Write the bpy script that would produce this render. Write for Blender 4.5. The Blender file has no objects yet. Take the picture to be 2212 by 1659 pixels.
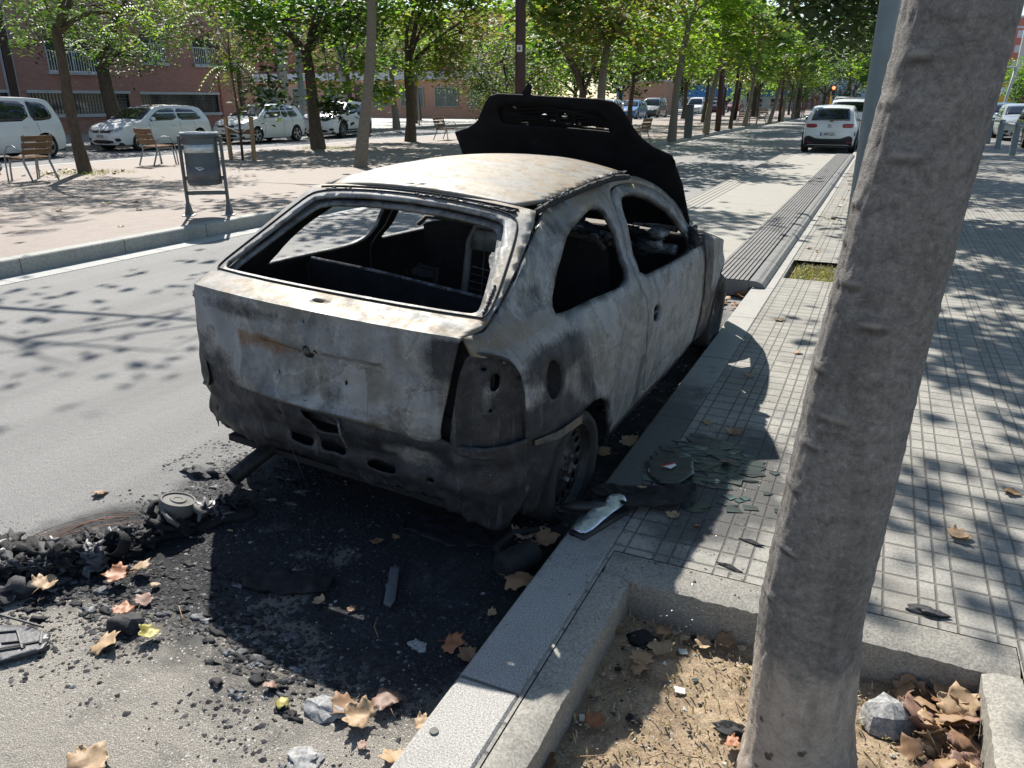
import bpy, bmesh, math, random
from mathutils import Vector, Matrix, noise as mn
from mathutils.geometry import delaunay_2d_cdt
random.seed(7)
S=bpy.context.scene
COL=S.collection
PI=math.pi
rad=math.radians
# ---------------------------------------------------------------- camera
CAMH=1.68
cam=bpy.data.cameras.new('camera'); camo=bpy.data.objects.new('camera',cam); COL.objects.link(camo)
camo.location=(0,0,CAMH); camo.rotation_euler=(rad(90-20.3),0,rad(24.95))
cam.sensor_fit='HORIZONTAL'; cam.sensor_width=36; cam.lens=36*1661/2212
cam.clip_start=.05; cam.clip_end=2500
S.camera=camo
# ---------------------------------------------------------------- sky and sun
SUN=Vector((-.65,.73,1.0)).normalized()
w=bpy.data.worlds.new('World'); S.world=w; w.use_nodes=True
nt=w.node_tree; bg=nt.nodes['Background']
sky=nt.nodes.new('ShaderNodeTexSky'); sky.sky_type='NISHITA'; sky.sun_disc=False
sky.sun_elevation=math.asin(SUN.z); sky.sun_rotation=math.atan2(SUN.x,SUN.y)
sky.air_density=1.0; sky.dust_density=.5; sky.ozone_density=1.0
nt.links.new(sky.outputs[0],bg.inputs[0]); bg.inputs[1].default_value=.095
sl=bpy.data.lights.new('sun','SUN'); sl.energy=5.0; sl.angle=rad(.55); sl.color=(1,.955,.88)
so=bpy.data.objects.new('sun',sl); COL.objects.link(so); so.rotation_euler=(-SUN).to_track_quat('-Z','Y').to_euler(); so.location=(0,0,30)
vs=S.view_settings; S.display_settings.display_device='sRGB'
vs.view_transform='Standard'; vs.look='None'; vs.gamma=1; vs.exposure=.85; vs.use_curve_mapping=False
# ---------------------------------------------------------------- materials
class NM:
    def __init__(s,name,rough=.8,metal=0,spec=.5):
        s.m=bpy.data.materials.new(name); s.m.use_nodes=True; s.t=s.m.node_tree; s.n=s.t.nodes; s.l=s.t.links
        s.b=s.n['Principled BSDF']; s.b.inputs['Roughness'].default_value=rough; s.b.inputs['Metallic'].default_value=metal
        s.b.inputs['Specular IOR Level'].default_value=spec
        s.tc=s.n.new('ShaderNodeTexCoord'); s.co=s.tc.outputs['Object']
    def V(s,x): return x
    def set(s,inp,x):
        if hasattr(x,'links') or isinstance(x,bpy.types.NodeSocket): s.l.new(x,inp)
        elif isinstance(x,tuple) and len(x)==3 and inp.type=='RGBA': inp.default_value=(*x,1)
        else: inp.default_value=x
    def noise(s,scale,detail=5,rough=.6,dist=0,co=None,col=False,sc=None):
        n=s.n.new('ShaderNodeTexNoise'); co=co or s.co
        if sc:
            mp=s.n.new('ShaderNodeMapping'); mp.inputs['Scale'].default_value=sc; s.l.new(co,mp.inputs[0]); co=mp.outputs[0]
        s.l.new(co,n.inputs['Vector']); n.inputs['Scale'].default_value=scale; n.inputs['Detail'].default_value=detail
        n.inputs['Roughness'].default_value=rough; n.inputs['Distortion'].default_value=dist
        return n.outputs['Color'] if col else n.outputs['Fac']
    def vor(s,scale,feat='F1',co=None,out='Distance',rnd=1):
        n=s.n.new('ShaderNodeTexVoronoi'); n.feature=feat; s.l.new(co or s.co,n.inputs['Vector']); n.inputs['Scale'].default_value=scale
        n.inputs['Randomness'].default_value=rnd
        return n.outputs[out]
    def ramp(s,x,stops,interp='LINEAR'):
        n=s.n.new('ShaderNodeValToRGB'); e=n.color_ramp.elements; n.color_ramp.interpolation=interp
        while len(e)<len(stops): e.new(.5)
        for k,(p,c) in zip(e,stops):
            k.position=p; k.color=(*c,1) if isinstance(c,tuple) else (c,c,c,1)
        s.l.new(x,n.inputs[0]); return n.outputs[0]
    def mix(s,f,a,b,mode='MIX'):
        n=s.n.new('ShaderNodeMix'); n.data_type='RGBA'; n.blend_type=mode
        s.set(n.inputs[0],f); s.set(n.inputs[6],a); s.set(n.inputs[7],b); return n.outputs[2]
    def math(s,op,a,b=0,c=0,clamp=False):
        n=s.n.new('ShaderNodeMath'); n.operation=op; n.use_clamp=clamp
        s.set(n.inputs[0],a); s.set(n.inputs[1],b); s.set(n.inputs[2],c); return n.outputs[0]
    def attr(s,name):
        n=s.n.new('ShaderNodeAttribute'); n.attribute_name=name; return n.outputs['Fac']
    def xyz(s,co=None):
        n=s.n.new('ShaderNodeSeparateXYZ'); s.l.new(co or s.co,n.inputs[0]); return n.outputs
    def island(s):
        n=s.n.new('ShaderNodeNewGeometry'); return n.outputs['Random Per Island']
    def objrand(s):
        n=s.n.new('ShaderNodeObjectInfo'); return n.outputs['Random']
    def bump(s,h,strength=.3,dist=.01,chain=None):
        n=s.n.new('ShaderNodeBump'); n.inputs['Strength'].default_value=strength; n.inputs['Distance'].default_value=dist
        s.l.new(h,n.inputs['Height'])
        if chain: s.l.new(chain,n.inputs['Normal'])
        s.l.new(n.outputs[0],s.b.inputs['Normal']); return n.outputs[0]
    def col(s,x): s.set(s.b.inputs['Base Color'],x); return s
    def rough(s,x): s.set(s.b.inputs['Roughness'],x); return s
def simple(name,c,rough=.7,metal=0,var=.15,scale=8,bump=0,bscale=60,spec=.5,coat=0,bd=.004):
    m=NM(name,rough,metal,spec)
    f=m.noise(scale,4)
    lo=tuple(max(0,v*(1-var)) for v in c); hi=tuple(min(1,v*(1+var)) for v in c)
    m.col(m.ramp(f,[(.3,lo),(.7,hi)]))
    if bump: m.bump(m.noise(bscale,3),bump,bd)
    if coat: m.b.inputs['Coat Weight'].default_value=coat; m.b.inputs['Coat Roughness'].default_value=.05
    return m.m
M={}
# asphalt with the burnt patch around the wreck
def asphalt(name,burn=True,base=(.24,.236,.228)):
    m=NM(name,.85,0,.4)
    g=m.noise(160,3,.75); g2=m.vor(190); big=m.noise(1.1,4)
    lo=tuple(v*.62 for v in base); hi=tuple(min(1,v*1.75) for v in base)
    c=m.ramp(g,[(.33,lo),(.5,base),(.66,hi)])
    sp=m.ramp(g2,[(.06,(1,1,1)),(.16,(0,0,0))])
    wh=m.mix(m.math('MULTIPLY',sp,.55),c,(.46,.44,.41))
    s2=m.math('MULTIPLY',m.ramp(m.vor(75),[(.10,(1,1,1)),(.2,(0,0,0))]),.5); wh=m.mix(s2,wh,(.46,.45,.43))  # larger pale aggregate specks, sparkle painted into the colour
    c=m.mix(m.math('MULTIPLY',big,.25),wh,(.17,.165,.155))
    tr=m.ramp(m.noise(1.6,4,.6,.2,sc=(1,.06,1)),[(.46,(0,0,0)),(.62,(1,1,1))]); c=m.mix(m.math('MULTIPLY',tr,.28),c,(.10,.098,.094))
    if burn:
        x=m.xyz()
        def blob(cx,cy,rx,ry):
            a=m.math('DIVIDE',m.math('SUBTRACT',x[0],cx),rx); b=m.math('DIVIDE',m.math('SUBTRACT',x[1],cy),ry)
            return m.math('SQRT',m.math('ADD',m.math('MULTIPLY',a,a),m.math('MULTIPLY',b,b)))
        d=m.math('MINIMUM',blob(-1.75,4.2,1.15,3.1),blob(-1.6,2.15,1.2,.98))  # burn mask, widened over the wreck's cast shadow to deepen it
        d=m.math('MINIMUM',d,blob(-2.45,1.75,.55,.42))
        n1=m.noise(5,6,.65); 
        dd=m.math('ADD',d,m.math('MULTIPLY',m.math('SUBTRACT',n1,.5),.9))
        heavy=m.ramp(dd,[(.62,(1,1,1)),(1.0,(0,0,0))])
        light=m.ramp(m.math('ADD',d,m.math('MULTIPLY',m.math('SUBTRACT',m.noise(2.3,4),.5),.8)),[(.7,(1,1,1)),(2.3,(0,0,0))])
        c=m.mix(m.math('MULTIPLY',light,.75),c,(.03,.03,.032))
        # bare sandy patches inside the burn and tan asphalt by the foreground
        tan=m.ramp(m.math('ADD',blob(-1.7,1.2,1.5,.6),m.math('MULTIPLY',m.math('SUBTRACT',m.noise(6,5),.5),.6)),[(.6,(1,1,1)),(1.15,(0,0,0))])
        tanc=m.ramp(m.noise(240,2,.8),[(.36,(.10,.09,.075)),(.47,(.26,.235,.195)),(.56,(.33,.30,.255)),(.66,(.55,.52,.46))])
        c=m.mix(m.math('MULTIPLY',tan,.85),c,tanc)
        hc=m.ramp(m.noise(55,7,.85),[(.3,(.004,.005,.006)),(.53,(.012,.013,.016)),(.63,(.045,.047,.052)),(.74,(.16,.16,.17))])
        ap=m.math('MULTIPLY',m.ramp(m.noise(4.5,6,.7,.7),[(.5,(0,0,0)),(.66,(1,1,1))]),m.ramp(m.noise(70,5,.85),[(.42,(0,0,0)),(.62,(1,1,1))])); hc=m.mix(m.math('MULTIPLY',ap,.6),hc,(.10,.105,.115))
        c=m.mix(heavy,c,hc)
        pt=m.math('MULTIPLY',m.ramp(m.noise(3.1,5,.6,.4),[(.60,(0,0,0)),(.64,(1,1,1))]),m.ramp(blob(-1.75,1.75,.75,.5),[(.7,(1,1,1)),(1.2,(0,0,0))]))
        c=m.mix(pt,c,(.15,.135,.11))
        bare=m.ramp(m.math('ADD',m.math('MINIMUM',blob(-1.60,1.55,.26,.15),blob(-1.72,1.72,.09,.22)),m.math('MULTIPLY',m.math('SUBTRACT',m.noise(12,6,.75),.5),1.1)),[(.80,(1,1,1)),(.95,(0,0,0))])
        c=m.mix(m.math('MULTIPLY',bare,.9),c,m.ramp(m.noise(150,4,.8),[(.3,(.10,.09,.075)),(.6,(.19,.17,.14))]))
        b0=m.bump(m.noise(26,6,.75),.6,.03)
        m.bump(m.noise(180,3,.7),.8,.006,b0)
    else: m.bump(g,.6,.006)
    m.col(c); return m.m
M['asphalt']=asphalt('asphalt')
M['asphalt_far']=asphalt('service_asphalt',False,(.12,.12,.125))
def tiles():
    m=NM('paving',.85,0,.35)
    x=m.xyz()
    def groove(c,off,p,wd):
        a=m.math('FRACT',m.math('DIVIDE',m.math('SUBTRACT',c,off),p)); a=m.math('ABSOLUTE',m.math('SUBTRACT',a,.5))
        return m.ramp(a,[(.5-wd/p,(0,0,0)),(.5-wd/p*.35,(1,1,1))])
    gx=groove(x[0],.27+.055,.11,.0058); gy=groove(x[1],2.62+.055,.11,.0088)
    gx2=groove(x[0],.27+.11,.22,.0064)
    gr=m.math('MAXIMUM',m.math('MAXIMUM',gx,gy),gx2)
    n=m.noise(90,6,.7); n2=m.noise(6,5,.7); n3=m.noise(1.2,4)
    c=m.ramp(n,[(.32,(.20,.188,.162)),(.5,(.35,.333,.292)),(.68,(.46,.44,.395))])
    wear=m.ramp(n2,[(.42,(.0,.0,.0)),(.62,(1,1,1))])
    c=m.mix(m.math('MULTIPLY',wear,.42),c,(.17,.163,.15))
    c=m.mix(m.math('MULTIPLY',n3,.35),c,(.17,.17,.165))
    # per-square tone
    vx=m.n.new('ShaderNodeVectorMath'); vx.operation='SNAP'; m.l.new(m.co,vx.inputs[0]); vx.inputs[1].default_value=(.11,.11,10)
    wn=m.n.new('ShaderNodeTexWhiteNoise'); m.l.new(vx.outputs[0],wn.inputs[0])
    c=m.mix(m.math('MULTIPLY',wn.outputs[0],.34),c,(.14,.135,.125))
    sp=m.math('MULTIPLY',m.ramp(m.vor(7.5),[(.07,(1,1,1)),(.11,(0,0,0))]),m.ramp(m.noise(3,3),[(.5,(0,0,0)),(.56,(1,1,1))])); c=m.mix(m.math('MULTIPLY',sp,.5),c,(.07,.068,.064))
    du=m.ramp(m.noise(2.2,7,.72,.5),[(.52,(0,0,0)),(.60,(1,1,1))]); c=m.mix(m.math('MULTIPLY',du,.28),c,(.12,.105,.085))
    # ash and soot dusted by the broken glass
    a=m.math('DIVIDE',m.math('SUBTRACT',x[0],-.42),.55); b=m.math('DIVIDE',m.math('SUBTRACT',x[1],3.1),1.2)
    d=m.math('ADD',m.math('SQRT',m.math('ADD',m.math('MULTIPLY',a,a),m.math('MULTIPLY',b,b))),m.math('MULTIPLY',m.noise(4,5),.8))
    c=m.mix(m.ramp(d,[(.8,(.82,.82,.82)),(1.5,(0,0,0))]),c,(.045,.046,.047))
    c=m.mix(m.math("MULTIPLY",gr,.62),c,(.06,.055,.047))
    m.col(c)
    h=m.math('ADD',m.math('MULTIPLY',gr,-1),m.math('MULTIPLY',n,.25))
    m.bump(h,.7,.006); return m.m
M['paving']=tiles()
def stone(name,c,speck=.5,scale=220,bump=.3,joint=None,stain=.3):
    m=NM(name,.8,0,.4)
    g=m.noise(scale,2,.8)
    k=speck
    col=m.ramp(g,[(.36,tuple(v*(1-k) for v in c)),(.5,c),(.64,tuple(min(1,v*(1+k)) for v in c))])
    st=m.ramp(m.noise(5,6,.7),[(.45,(0,0,0)),(.7,(1,1,1))])
    col=m.mix(m.math('MULTIPLY',st,stain),col,tuple(v*.35 for v in c))
    if joint:
        x=m.xyz()[joint[0]]
        a=m.math('ABSOLUTE',m.math('SUBTRACT',m.math('FRACT',m.math('DIVIDE',m.math('SUBTRACT',x,joint[1]),joint[2])),.5))
        j=m.ramp(a,[(.5-.008/joint[2],(0,0,0)),(.5-.003/joint[2],(1,1,1))])
        col=m.mix(m.math('MULTIPLY',j,.9),col,(.03,.03,.03))
    if name in('granite','concrete'):
        xx=m.xyz(); q=m.math('ADD',m.math('ABSOLUTE',m.math('DIVIDE',m.math('SUBTRACT',xx[1],3.4),2.1)),m.math('MULTIPLY',m.noise(5,6,.75),.9)); col=m.mix(m.ramp(q,[(.75,(.8,.8,.8)),(1.5,(0,0,0))]),col,(.05,.05,.05))
    m.col(col); m.bump(m.noise(scale*.6,4,.7),bump,.004); return m.m
M['granite']=stone('granite',(.33,.318,.295),.45,200,.3,(1,2.13+.55,1.1),.25)
M['granite_far']=stone('granite_kerb',(.31,.315,.29),.2,60,.2,(1,6.2,1.25),.3)
M['gutter']=stone('gutter_concrete',(.33,.33,.32),.2,60,.2,(1,5.9,.62),.1)
M['concrete']=stone('concrete',(.28,.265,.23),.3,120,.5,None,.45)
M['concrete_wall']=stone('pale_concrete',(.36,.35,.33),.12,20,.2,None,.3)
M['platform']=stone('platform_deck',(.30,.285,.25),.18,150,.15,(1,12.6,2.05),.12)
M['median']=stone('median_paving',(.245,.202,.176),.28,140,.4,None,.22)
M['soil']=(lambda m:(m.col(m.mix(m.ramp(m.noise(9,5),[(.4,0.),(.65,1.)]),m.ramp(m.noise(120,5,.8),[(.3,(.16,.11,.07)),(.48,(.36,.27,.175)),(.66,(.56,.46,.34))]),m.ramp(m.noise(150,4,.8),[(.35,(.10,.07,.047)),(.6,(.30,.225,.15))]))),m.bump(m.noise(70,6,.8),.8,.010),m.m)[2])(NM('soil',.95,0,.2))
M['earth']=simple('earth',(.2,.17,.13),.95,0,.3,.5,.3,5)
# burnt sheet metal; soot, rust and pale are per-vertex stains with a shape of their own
def burnt():
    m=NM('burnt_paint',.58,.15,.4)
    a=m.noise(1.3,3,.45,1.5); b=m.noise(3.0,4,.5,1.4); c=m.noise(42,7,.8); d=m.noise(150,3,.75); st=m.noise(10,6,.65,.25,sc=(1,1,.10)); e=m.noise(2.2,3,.5,.4)
    base=m.ramp(a,[(.30,(.06,.063,.07)),(.39,(.16,.168,.18)),(.44,(.27,.275,.27)),(.475,(.175,.17,.152)),(.53,(.20,.205,.215)),(.58,(.26,.258,.248)),(.63,(.15,.145,.13)),(.72,(.09,.085,.078))])
    c2=m.ramp(b,[(.34,(.07,.075,.085)),(.43,(.18,.187,.20)),(.465,(.31,.315,.315)),(.49,(.165,.16,.145)),(.56,(.215,.215,.215)),(.63,(.16,.152,.13)),(.72,(.10,.092,.078))])
    base=m.mix(m.ramp(e,[(.42,(.1,.1,.1)),(.58,(.7,.7,.7))]),base,c2)
    base=m.mix(m.math('MULTIPLY',m.ramp(st,[(.48,(0,0,0)),(.66,(1,1,1))]),.35),base,(.075,.073,.066))
    base=m.mix(m.math('MULTIPLY',m.ramp(c,[(.47,(0,0,0)),(.60,(1,1,1))]),.35),base,(.065,.062,.055))
    base=m.mix(m.math('MULTIPLY',m.ramp(d,[(.60,(0,0,0)),(.68,(1,1,1))]),.22),base,(.36,.36,.35))
    z1=m.noise(2.4,7,.62,.9); z2=m.noise(3.7,7,.66,.7); z3=m.noise(6.5,7,.68,.4)
    base=m.mix(m.math('MULTIPLY',m.ramp(z1,[(.515,(0,0,0)),(.53,(1,1,1))]),.42),base,(.30,.305,.31))
    base=m.mix(m.math('MULTIPLY',m.ramp(z1,[(.500,(0,0,0)),(.512,(1,1,1)),(.522,(1,1,1)),(.535,(0,0,0))]),.40),base,(.085,.075,.06))
    base=m.mix(m.math('MULTIPLY',m.ramp(z2,[(.56,(0,0,0)),(.57,(1,1,1))]),.38),base,(.145,.135,.11))
    base=m.mix(m.math('MULTIPLY',m.ramp(z2,[(.55,(0,0,0)),(.56,(1,1,1)),(.575,(0,0,0))]),.45),base,(.38,.38,.36))
    base=m.mix(m.math('MULTIPLY',m.ramp(z3,[(.60,(0,0,0)),(.62,(1,1,1))]),.55),base,(.09,.08,.068))
    pale=m.attr('pale')
    br=m.noise(7,6,.7,.6,sc=(.35,1.6,1))
    pc=m.ramp(br,[(.28,(.09,.095,.105)),(.38,(.155,.157,.155)),(.44,(.19,.18,.15)),(.50,(.19,.12,.055)),(.55,(.19,.168,.128)),(.60,(.18,.138,.08)),(.67,(.15,.153,.155)),(.8,(.105,.105,.098))])
    pc=m.mix(m.math('MULTIPLY',m.ramp(z2,[(.53,(0,0,0)),(.56,(1,1,1))]),.5),pc,(.215,.165,.10)); pc=m.mix(m.math('MULTIPLY',m.ramp(z1,[(.52,(0,0,0)),(.54,(1,1,1))]),.4),pc,(.19,.20,.215))
    pc=m.mix(m.math('MULTIPLY',m.ramp(c,[(.46,(0,0,0)),(.60,(1,1,1))]),.45),pc,(.14,.13,.105))
    pc=m.mix(m.math('MULTIPLY',m.ramp(d,[(.58,(0,0,0)),(.66,(1,1,1))]),.3),pc,(.38,.37,.34))
    base=m.mix(pale,base,pc)
    rust=m.attr('rust'); rn=m.noise(9,7,.75,.8)
    rf=m.ramp(m.math('ADD',rust,m.math('MULTIPLY',m.math('SUBTRACT',rn,.5),1.3)),[(.45,(0,0,0)),(.75,(1,1,1))])
    rc=m.ramp(m.noise(26,6,.8),[(.3,(.03,.02,.015)),(.43,(.085,.05,.028)),(.55,(.19,.10,.045)),(.63,(.10,.075,.05)),(.75,(.04,.03,.025))])
    base=m.mix(m.math('MULTIPLY',rf,.85),base,rc)
    soot=m.attr('soot'); sn=m.noise(5,8,.74,.8); sn2=m.noise(70,5,.8)
    sv=m.math('ADD',soot,m.math('MULTIPLY',m.math('SUBTRACT',sn,.5),1.15)); sv=m.math('ADD',sv,m.math('MULTIPLY',m.math('SUBTRACT',sn2,.5),.5)); sv=m.math('ADD',sv,m.math('MULTIPLY',m.math('SUBTRACT',st,.5),.6))
    sf=m.ramp(sv,[(.30,(0,0,0)),(.52,(.55,.55,.55)),(.72,(1,1,1))])
    sc=m.ramp(m.noise(13,8,.8,.25),[(.33,(.007,.008,.011)),(.50,(.014,.016,.020)),(.57,(.034,.036,.042)),(.61,(.011,.012,.016)),(.66,(.028,.031,.038)),(.69,(.15,.158,.17)),(.72,(.02,.022,.027)),(.8,(.08,.08,.082))])
    fl=m.math('MULTIPLY',m.ramp(m.vor(46),[(.10,(1,1,1)),(.16,(0,0,0))]),m.ramp(m.noise(8,4,.7),[(.55,(0,0,0)),(.62,(1,1,1))])); sc=m.mix(m.math('MULTIPLY',fl,.6),sc,(.20,.20,.205))
    dr=m.ramp(m.noise(22,6,.7,.1,sc=(1,1,.09)),[(.60,(0,0,0)),(.64,(1,1,1))]); sc=m.mix(m.math('MULTIPLY',dr,.30),sc,(.13,.135,.145))
    base=m.mix(m.math('MULTIPLY',sf,.975),base,sc)
    m.col(base)
    m.rough(m.ramp(m.noise(12,4),[(.3,.40),(.7,.72)]))
    b1=m.bump(m.noise(6,3),.28,.014); m.bump(m.noise(110,5,.8),.3,.002,b1)
    return m.m
M['burnt']=burnt()
M['char']=(lambda m:(m.col(m.ramp(m.noise(14,6,.7),[(.35,(.007,.007,.008)),(.6,(.016,.016,.018)),(.72,(.04,.038,.036)),(.8,(.10,.10,.105))])),m.bump(m.noise(60,5,.8),.7,.006),m.m)[2])(NM('char',.75,0,.35))
M['charhood']=(lambda m:(m.col(m.ramp(m.noise(6,6,.7),[(.35,(.005,.005,.006)),(.66,(.011,.011,.012)),(.76,(.035,.034,.034))])),m.bump(m.noise(12,4),.4,.01),m.m)[2])(NM('sooty_hood',.85,0,.15))
M['ash']=(lambda m:(m.col(m.ramp(m.noise(16,6,.75,.5),[(.35,(.02,.02,.022)),(.5,(.12,.12,.125)),(.62,(.36,.36,.36)),(.75,(.10,.09,.08))])),m.bump(m.noise(60,5,.8),.8,.006),m.m)[2])(NM('ash',.85,0,.3))
M['scorched']=(lambda m:(m.col(m.ramp(m.noise(9,6,.7,.6),[(.35,(.035,.034,.035)),(.5,(.09,.085,.078)),(.62,(.15,.11,.075)),(.7,(.05,.048,.047)),(.82,(.28,.27,.26))])),m.bump(m.noise(80,5,.8),.5,.003),m.m)[2])(NM('scorched_steel',.6,.3,.4))
M['rimdark']=simple('burnt_rim_steel',(.035,.034,.034),.55,.5,.5,22,.3,90)
M['debris']=(lambda m:(m.col(m.mix(m.ramp(m.noise(40,5,.8),[(.45,0.),(.6,1.)]),m.ramp(m.island(),[(0,(.006,.006,.008)),(.6,(.014,.014,.017)),(.85,(.03,.03,.034)),(.95,(.09,.09,.1)),(1,(.25,.25,.26))]),(.014,.014,.016))),m.bump(m.noise(90,4,.8),.8,.004),m.m)[2])(NM('burnt_debris',.7,0,.45))
def leafmat(name,cols,trans=.45,rough=.55,isl=True):
    m=NM(name,rough,0,.4)
    f=m.island() if isl else m.objrand()
    n=len(cols); c=m.ramp(f,[(i/max(1,n-1),cc) for i,cc in enumerate(cols)])
    c=m.mix(m.math('MULTIPLY',m.noise(25,3),.35),c,tuple(v*.5 for v in cols[0]))
    m.col(c)
    tr=m.n.new('ShaderNodeBsdfTranslucent'); mx=m.n.new('ShaderNodeMixShader'); out=m.n['Material Output']
    tc=m.mix(1.,c,(1.6,1.75,.75),'MULTIPLY'); m.l.new(tc,tr.inputs[0])
    mx.inputs[0].default_value=trans; m.l.new(m.b.outputs[0],mx.inputs[1]); m.l.new(tr.outputs[0],mx.inputs[2]); m.l.new(mx.outputs[0],out.inputs[0])
    return m.m
M['leaf_lime']=leafmat('lime_leaves',[(.09,.17,.025),(.15,.26,.035),(.23,.34,.045),(.30,.32,.05)],.6)
M['leaf_green']=leafmat('green_leaves',[(.04,.09,.02),(.07,.15,.028),(.11,.20,.036),(.17,.23,.045)],.5)
M['leaf_dark']=leafmat('dark_leaves',[(.02,.045,.014),(.035,.07,.02),(.05,.085,.025),(.085,.09,.04)],.35)
M['leaf_dry']=leafmat('mixed_leaves',[(.08,.14,.025),(.15,.21,.04),(.20,.15,.06),(.22,.19,.08),(.14,.22,.035)],.5)
M['leaf_brown']=leafmat('dry_leaf',[(.34,.20,.11),(.42,.28,.16),(.24,.12,.07),(.46,.33,.20),(.30,.16,.09)],.25,.6,False)
M['leaf_flat']=leafmat('dry_leaf_litter',[(.33,.17,.08),(.42,.26,.14),(.22,.10,.05),(.45,.32,.18)],.2,.7)
def bark(name,c1,c2,sc=(1,1,.35),scale=14,b=.6):
    m=NM(name,.9,0,.25)
    f=m.noise(scale,6,.7,.3,sc=sc); g=m.noise(scale*6,4,.7)
    c=m.ramp(f,[(.32,c1),(.68,c2)]); c=m.mix(m.math('MULTIPLY',g,.4),c,tuple(v*.4 for v in c1)); m.col(c)
    m.bump(f,b,.02,m.bump(g,.4,.005)); return m.m
M['bark']=bark('brown_bark',(.06,.045,.035),(.14,.11,.085))
M['bark_pale']=bark('pale_bark',(.15,.13,.105),(.27,.24,.2),(1,1,2.))
def plane_bark():
    m=NM('plane_tree_bark',.9,0,.25)
    z=m.xyz()[2]
    f=m.noise(30,6,.75,.4); g=m.noise(210,5,.8); st=m.noise(26,5,.7,.5,sc=(1,1,3.2)); big=m.noise(4,4)
    up=m.ramp(m.math('ADD',m.math('MULTIPLY',m.noise(60,7,.82,.3),.55),m.math('ADD',m.math('MULTIPLY',m.noise(9,5,.7,.4,sc=(1,1,1.8)),.12),m.math('MULTIPLY',m.noise(14,7,.75,.5,sc=(1,1,1.8)),.33))),[(.37,(.085,.076,.068)),(.46,(.16,.147,.133)),(.53,(.215,.20,.184)),(.62,(.31,.292,.272))])
    lo=m.ramp(f,[(.3,(.30,.25,.205)),(.6,(.46,.40,.335)),(.75,(.50,.46,.40))])
    pk=m.ramp(m.math('ADD',m.vor(15),m.math('MULTIPLY',m.noise(60,3),.10)),[(.20,(1,1,1)),(.25,(0,0,0))]); pk=m.math('MULTIPLY',pk,m.ramp(m.noise(9,3),[(.49,(0,0,0)),(.53,(1,1,1))])); lo=m.mix(m.math('MULTIPLY',pk,.85),lo,(.055,.038,.027))
    k=m.ramp(m.math('ADD',z,m.math('MULTIPLY',m.math('SUBTRACT',m.noise(16,5),.5),.22)),[(.36,(0,0,0)),(.42,(1,1,1))])
    c=m.mix(k,lo,up)
    vs_=m.ramp(m.noise(7,5,.7,.3,sc=(1.6,1.6,.22)),[(.5,(0,0,0)),(.68,(1,1,1))]); c=m.mix(m.math('MULTIPLY',vs_,.38),c,(.05,.042,.036))
    c=m.mix(m.math('MULTIPLY',m.ramp(g,[(.45,(0,0,0)),(.7,(1,1,1))]),.4),c,(.06,.055,.05))
    sc=m.ramp(st,[(.63,(0,0,0)),(.68,(1,1,1))]); c=m.mix(m.math('MULTIPLY',sc,.35),c,(.32,.30,.27))
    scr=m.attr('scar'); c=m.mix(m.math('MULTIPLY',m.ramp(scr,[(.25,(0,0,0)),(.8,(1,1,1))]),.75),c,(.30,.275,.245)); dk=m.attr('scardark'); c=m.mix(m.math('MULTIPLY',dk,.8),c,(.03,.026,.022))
    m.col(c); b=m.bump(st,.5,.008); m.bump(g,.7,.004,b); return m.m
M['bark_plane']=plane_bark()
def brick(name,c1,c2,mort,w=.30,h=.075):
    m=NM(name,.9,0,.2)
    x=m.xyz(); cb=m.n.new('ShaderNodeCombineXYZ'); m.l.new(m.math('ADD',x[0],x[1]),cb.inputs[0]); m.l.new(x[2],cb.inputs[1])
    t=m.n.new('ShaderNodeTexBrick'); m.l.new(cb.outputs[0],t.inputs[0]); t.inputs['Scale'].default_value=1
    t.inputs['Brick Width'].default_value=w; t.inputs['Row Height'].default_value=h; t.inputs['Mortar Size'].default_value=.008
    t.inputs['Color1'].default_value=(*c1,1); t.inputs['Color2'].default_value=(*c2,1); t.inputs['Mortar'].default_value=(*mort,1)
    c=m.mix(m.math('MULTIPLY',m.noise(1.3,5),.45),t.outputs[0],tuple(v*.45 for v in c1)); m.col(c); return m.m
M['brick']=brick('dark_red_brick',(.46,.235,.195),(.36,.175,.145),(.34,.26,.23))
M['brick2']=brick('orange_brick',(.58,.34,.235),(.48,.27,.19),(.46,.35,.28))
M['glass']=simple('window_glass',(.03,.04,.045),.08,0,.3,3,spec=.8)
M['glassgreen']=simple('greenish_window',(.08,.115,.105),.25,0,.3,2)
M['carglass']=simple('car_glass',(.012,.016,.018),.05,0,.3,2,spec=.9)
M['winframe']=simple('window_frame',(.30,.36,.30),.5)
M['white']=simple('white_car_paint',(.72,.735,.74),.3,0,.03,2,coat=.6)
M['silver']=simple('silver_car_paint',(.42,.46,.44),.3,.4,.05,2,coat=.6)
M['olive']=simple('olive_car_paint',(.07,.065,.05),.25,.4,.05,2,coat=.8)
M['blue']=simple('blue_car_paint',(.03,.16,.38),.3,.2,.05,2,coat=.6)
M['greycar']=simple('grey_car_paint',(.10,.105,.11),.35,.3,.05,2,coat=.6)
M['redcar']=simple('red_car_paint',(.22,.02,.025),.3,.1,.05,2,coat=.6)
M['blackp']=simple('black_plastic',(.018,.018,.02),.55,0,.2,6)
M['tyre']=simple('tyre_rubber',(.02,.02,.021),.85,0,.2,8)
M['alloy']=simple('alloy_rim',(.42,.43,.44),.35,.7,.1)
M['redlamp']=simple('red_lamp',(.35,.02,.03),.15,0,.3,20,coat=.5)
M['lampglass']=simple('headlamp_glass',(.35,.37,.39),.12,.3,.5,25,coat=.6)
M['plate']=simple('number_plate',(.72,.72,.70),.5)
M['plateblue']=simple('plate_blue',(.02,.06,.35),.5)
M['chrome']=simple('chrome',(.6,.6,.62),.15,.9,.05)
M['wood']=bark('bench_wood',(.14,.08,.045),(.27,.165,.10),(.3,3,3),10,.3)
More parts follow.
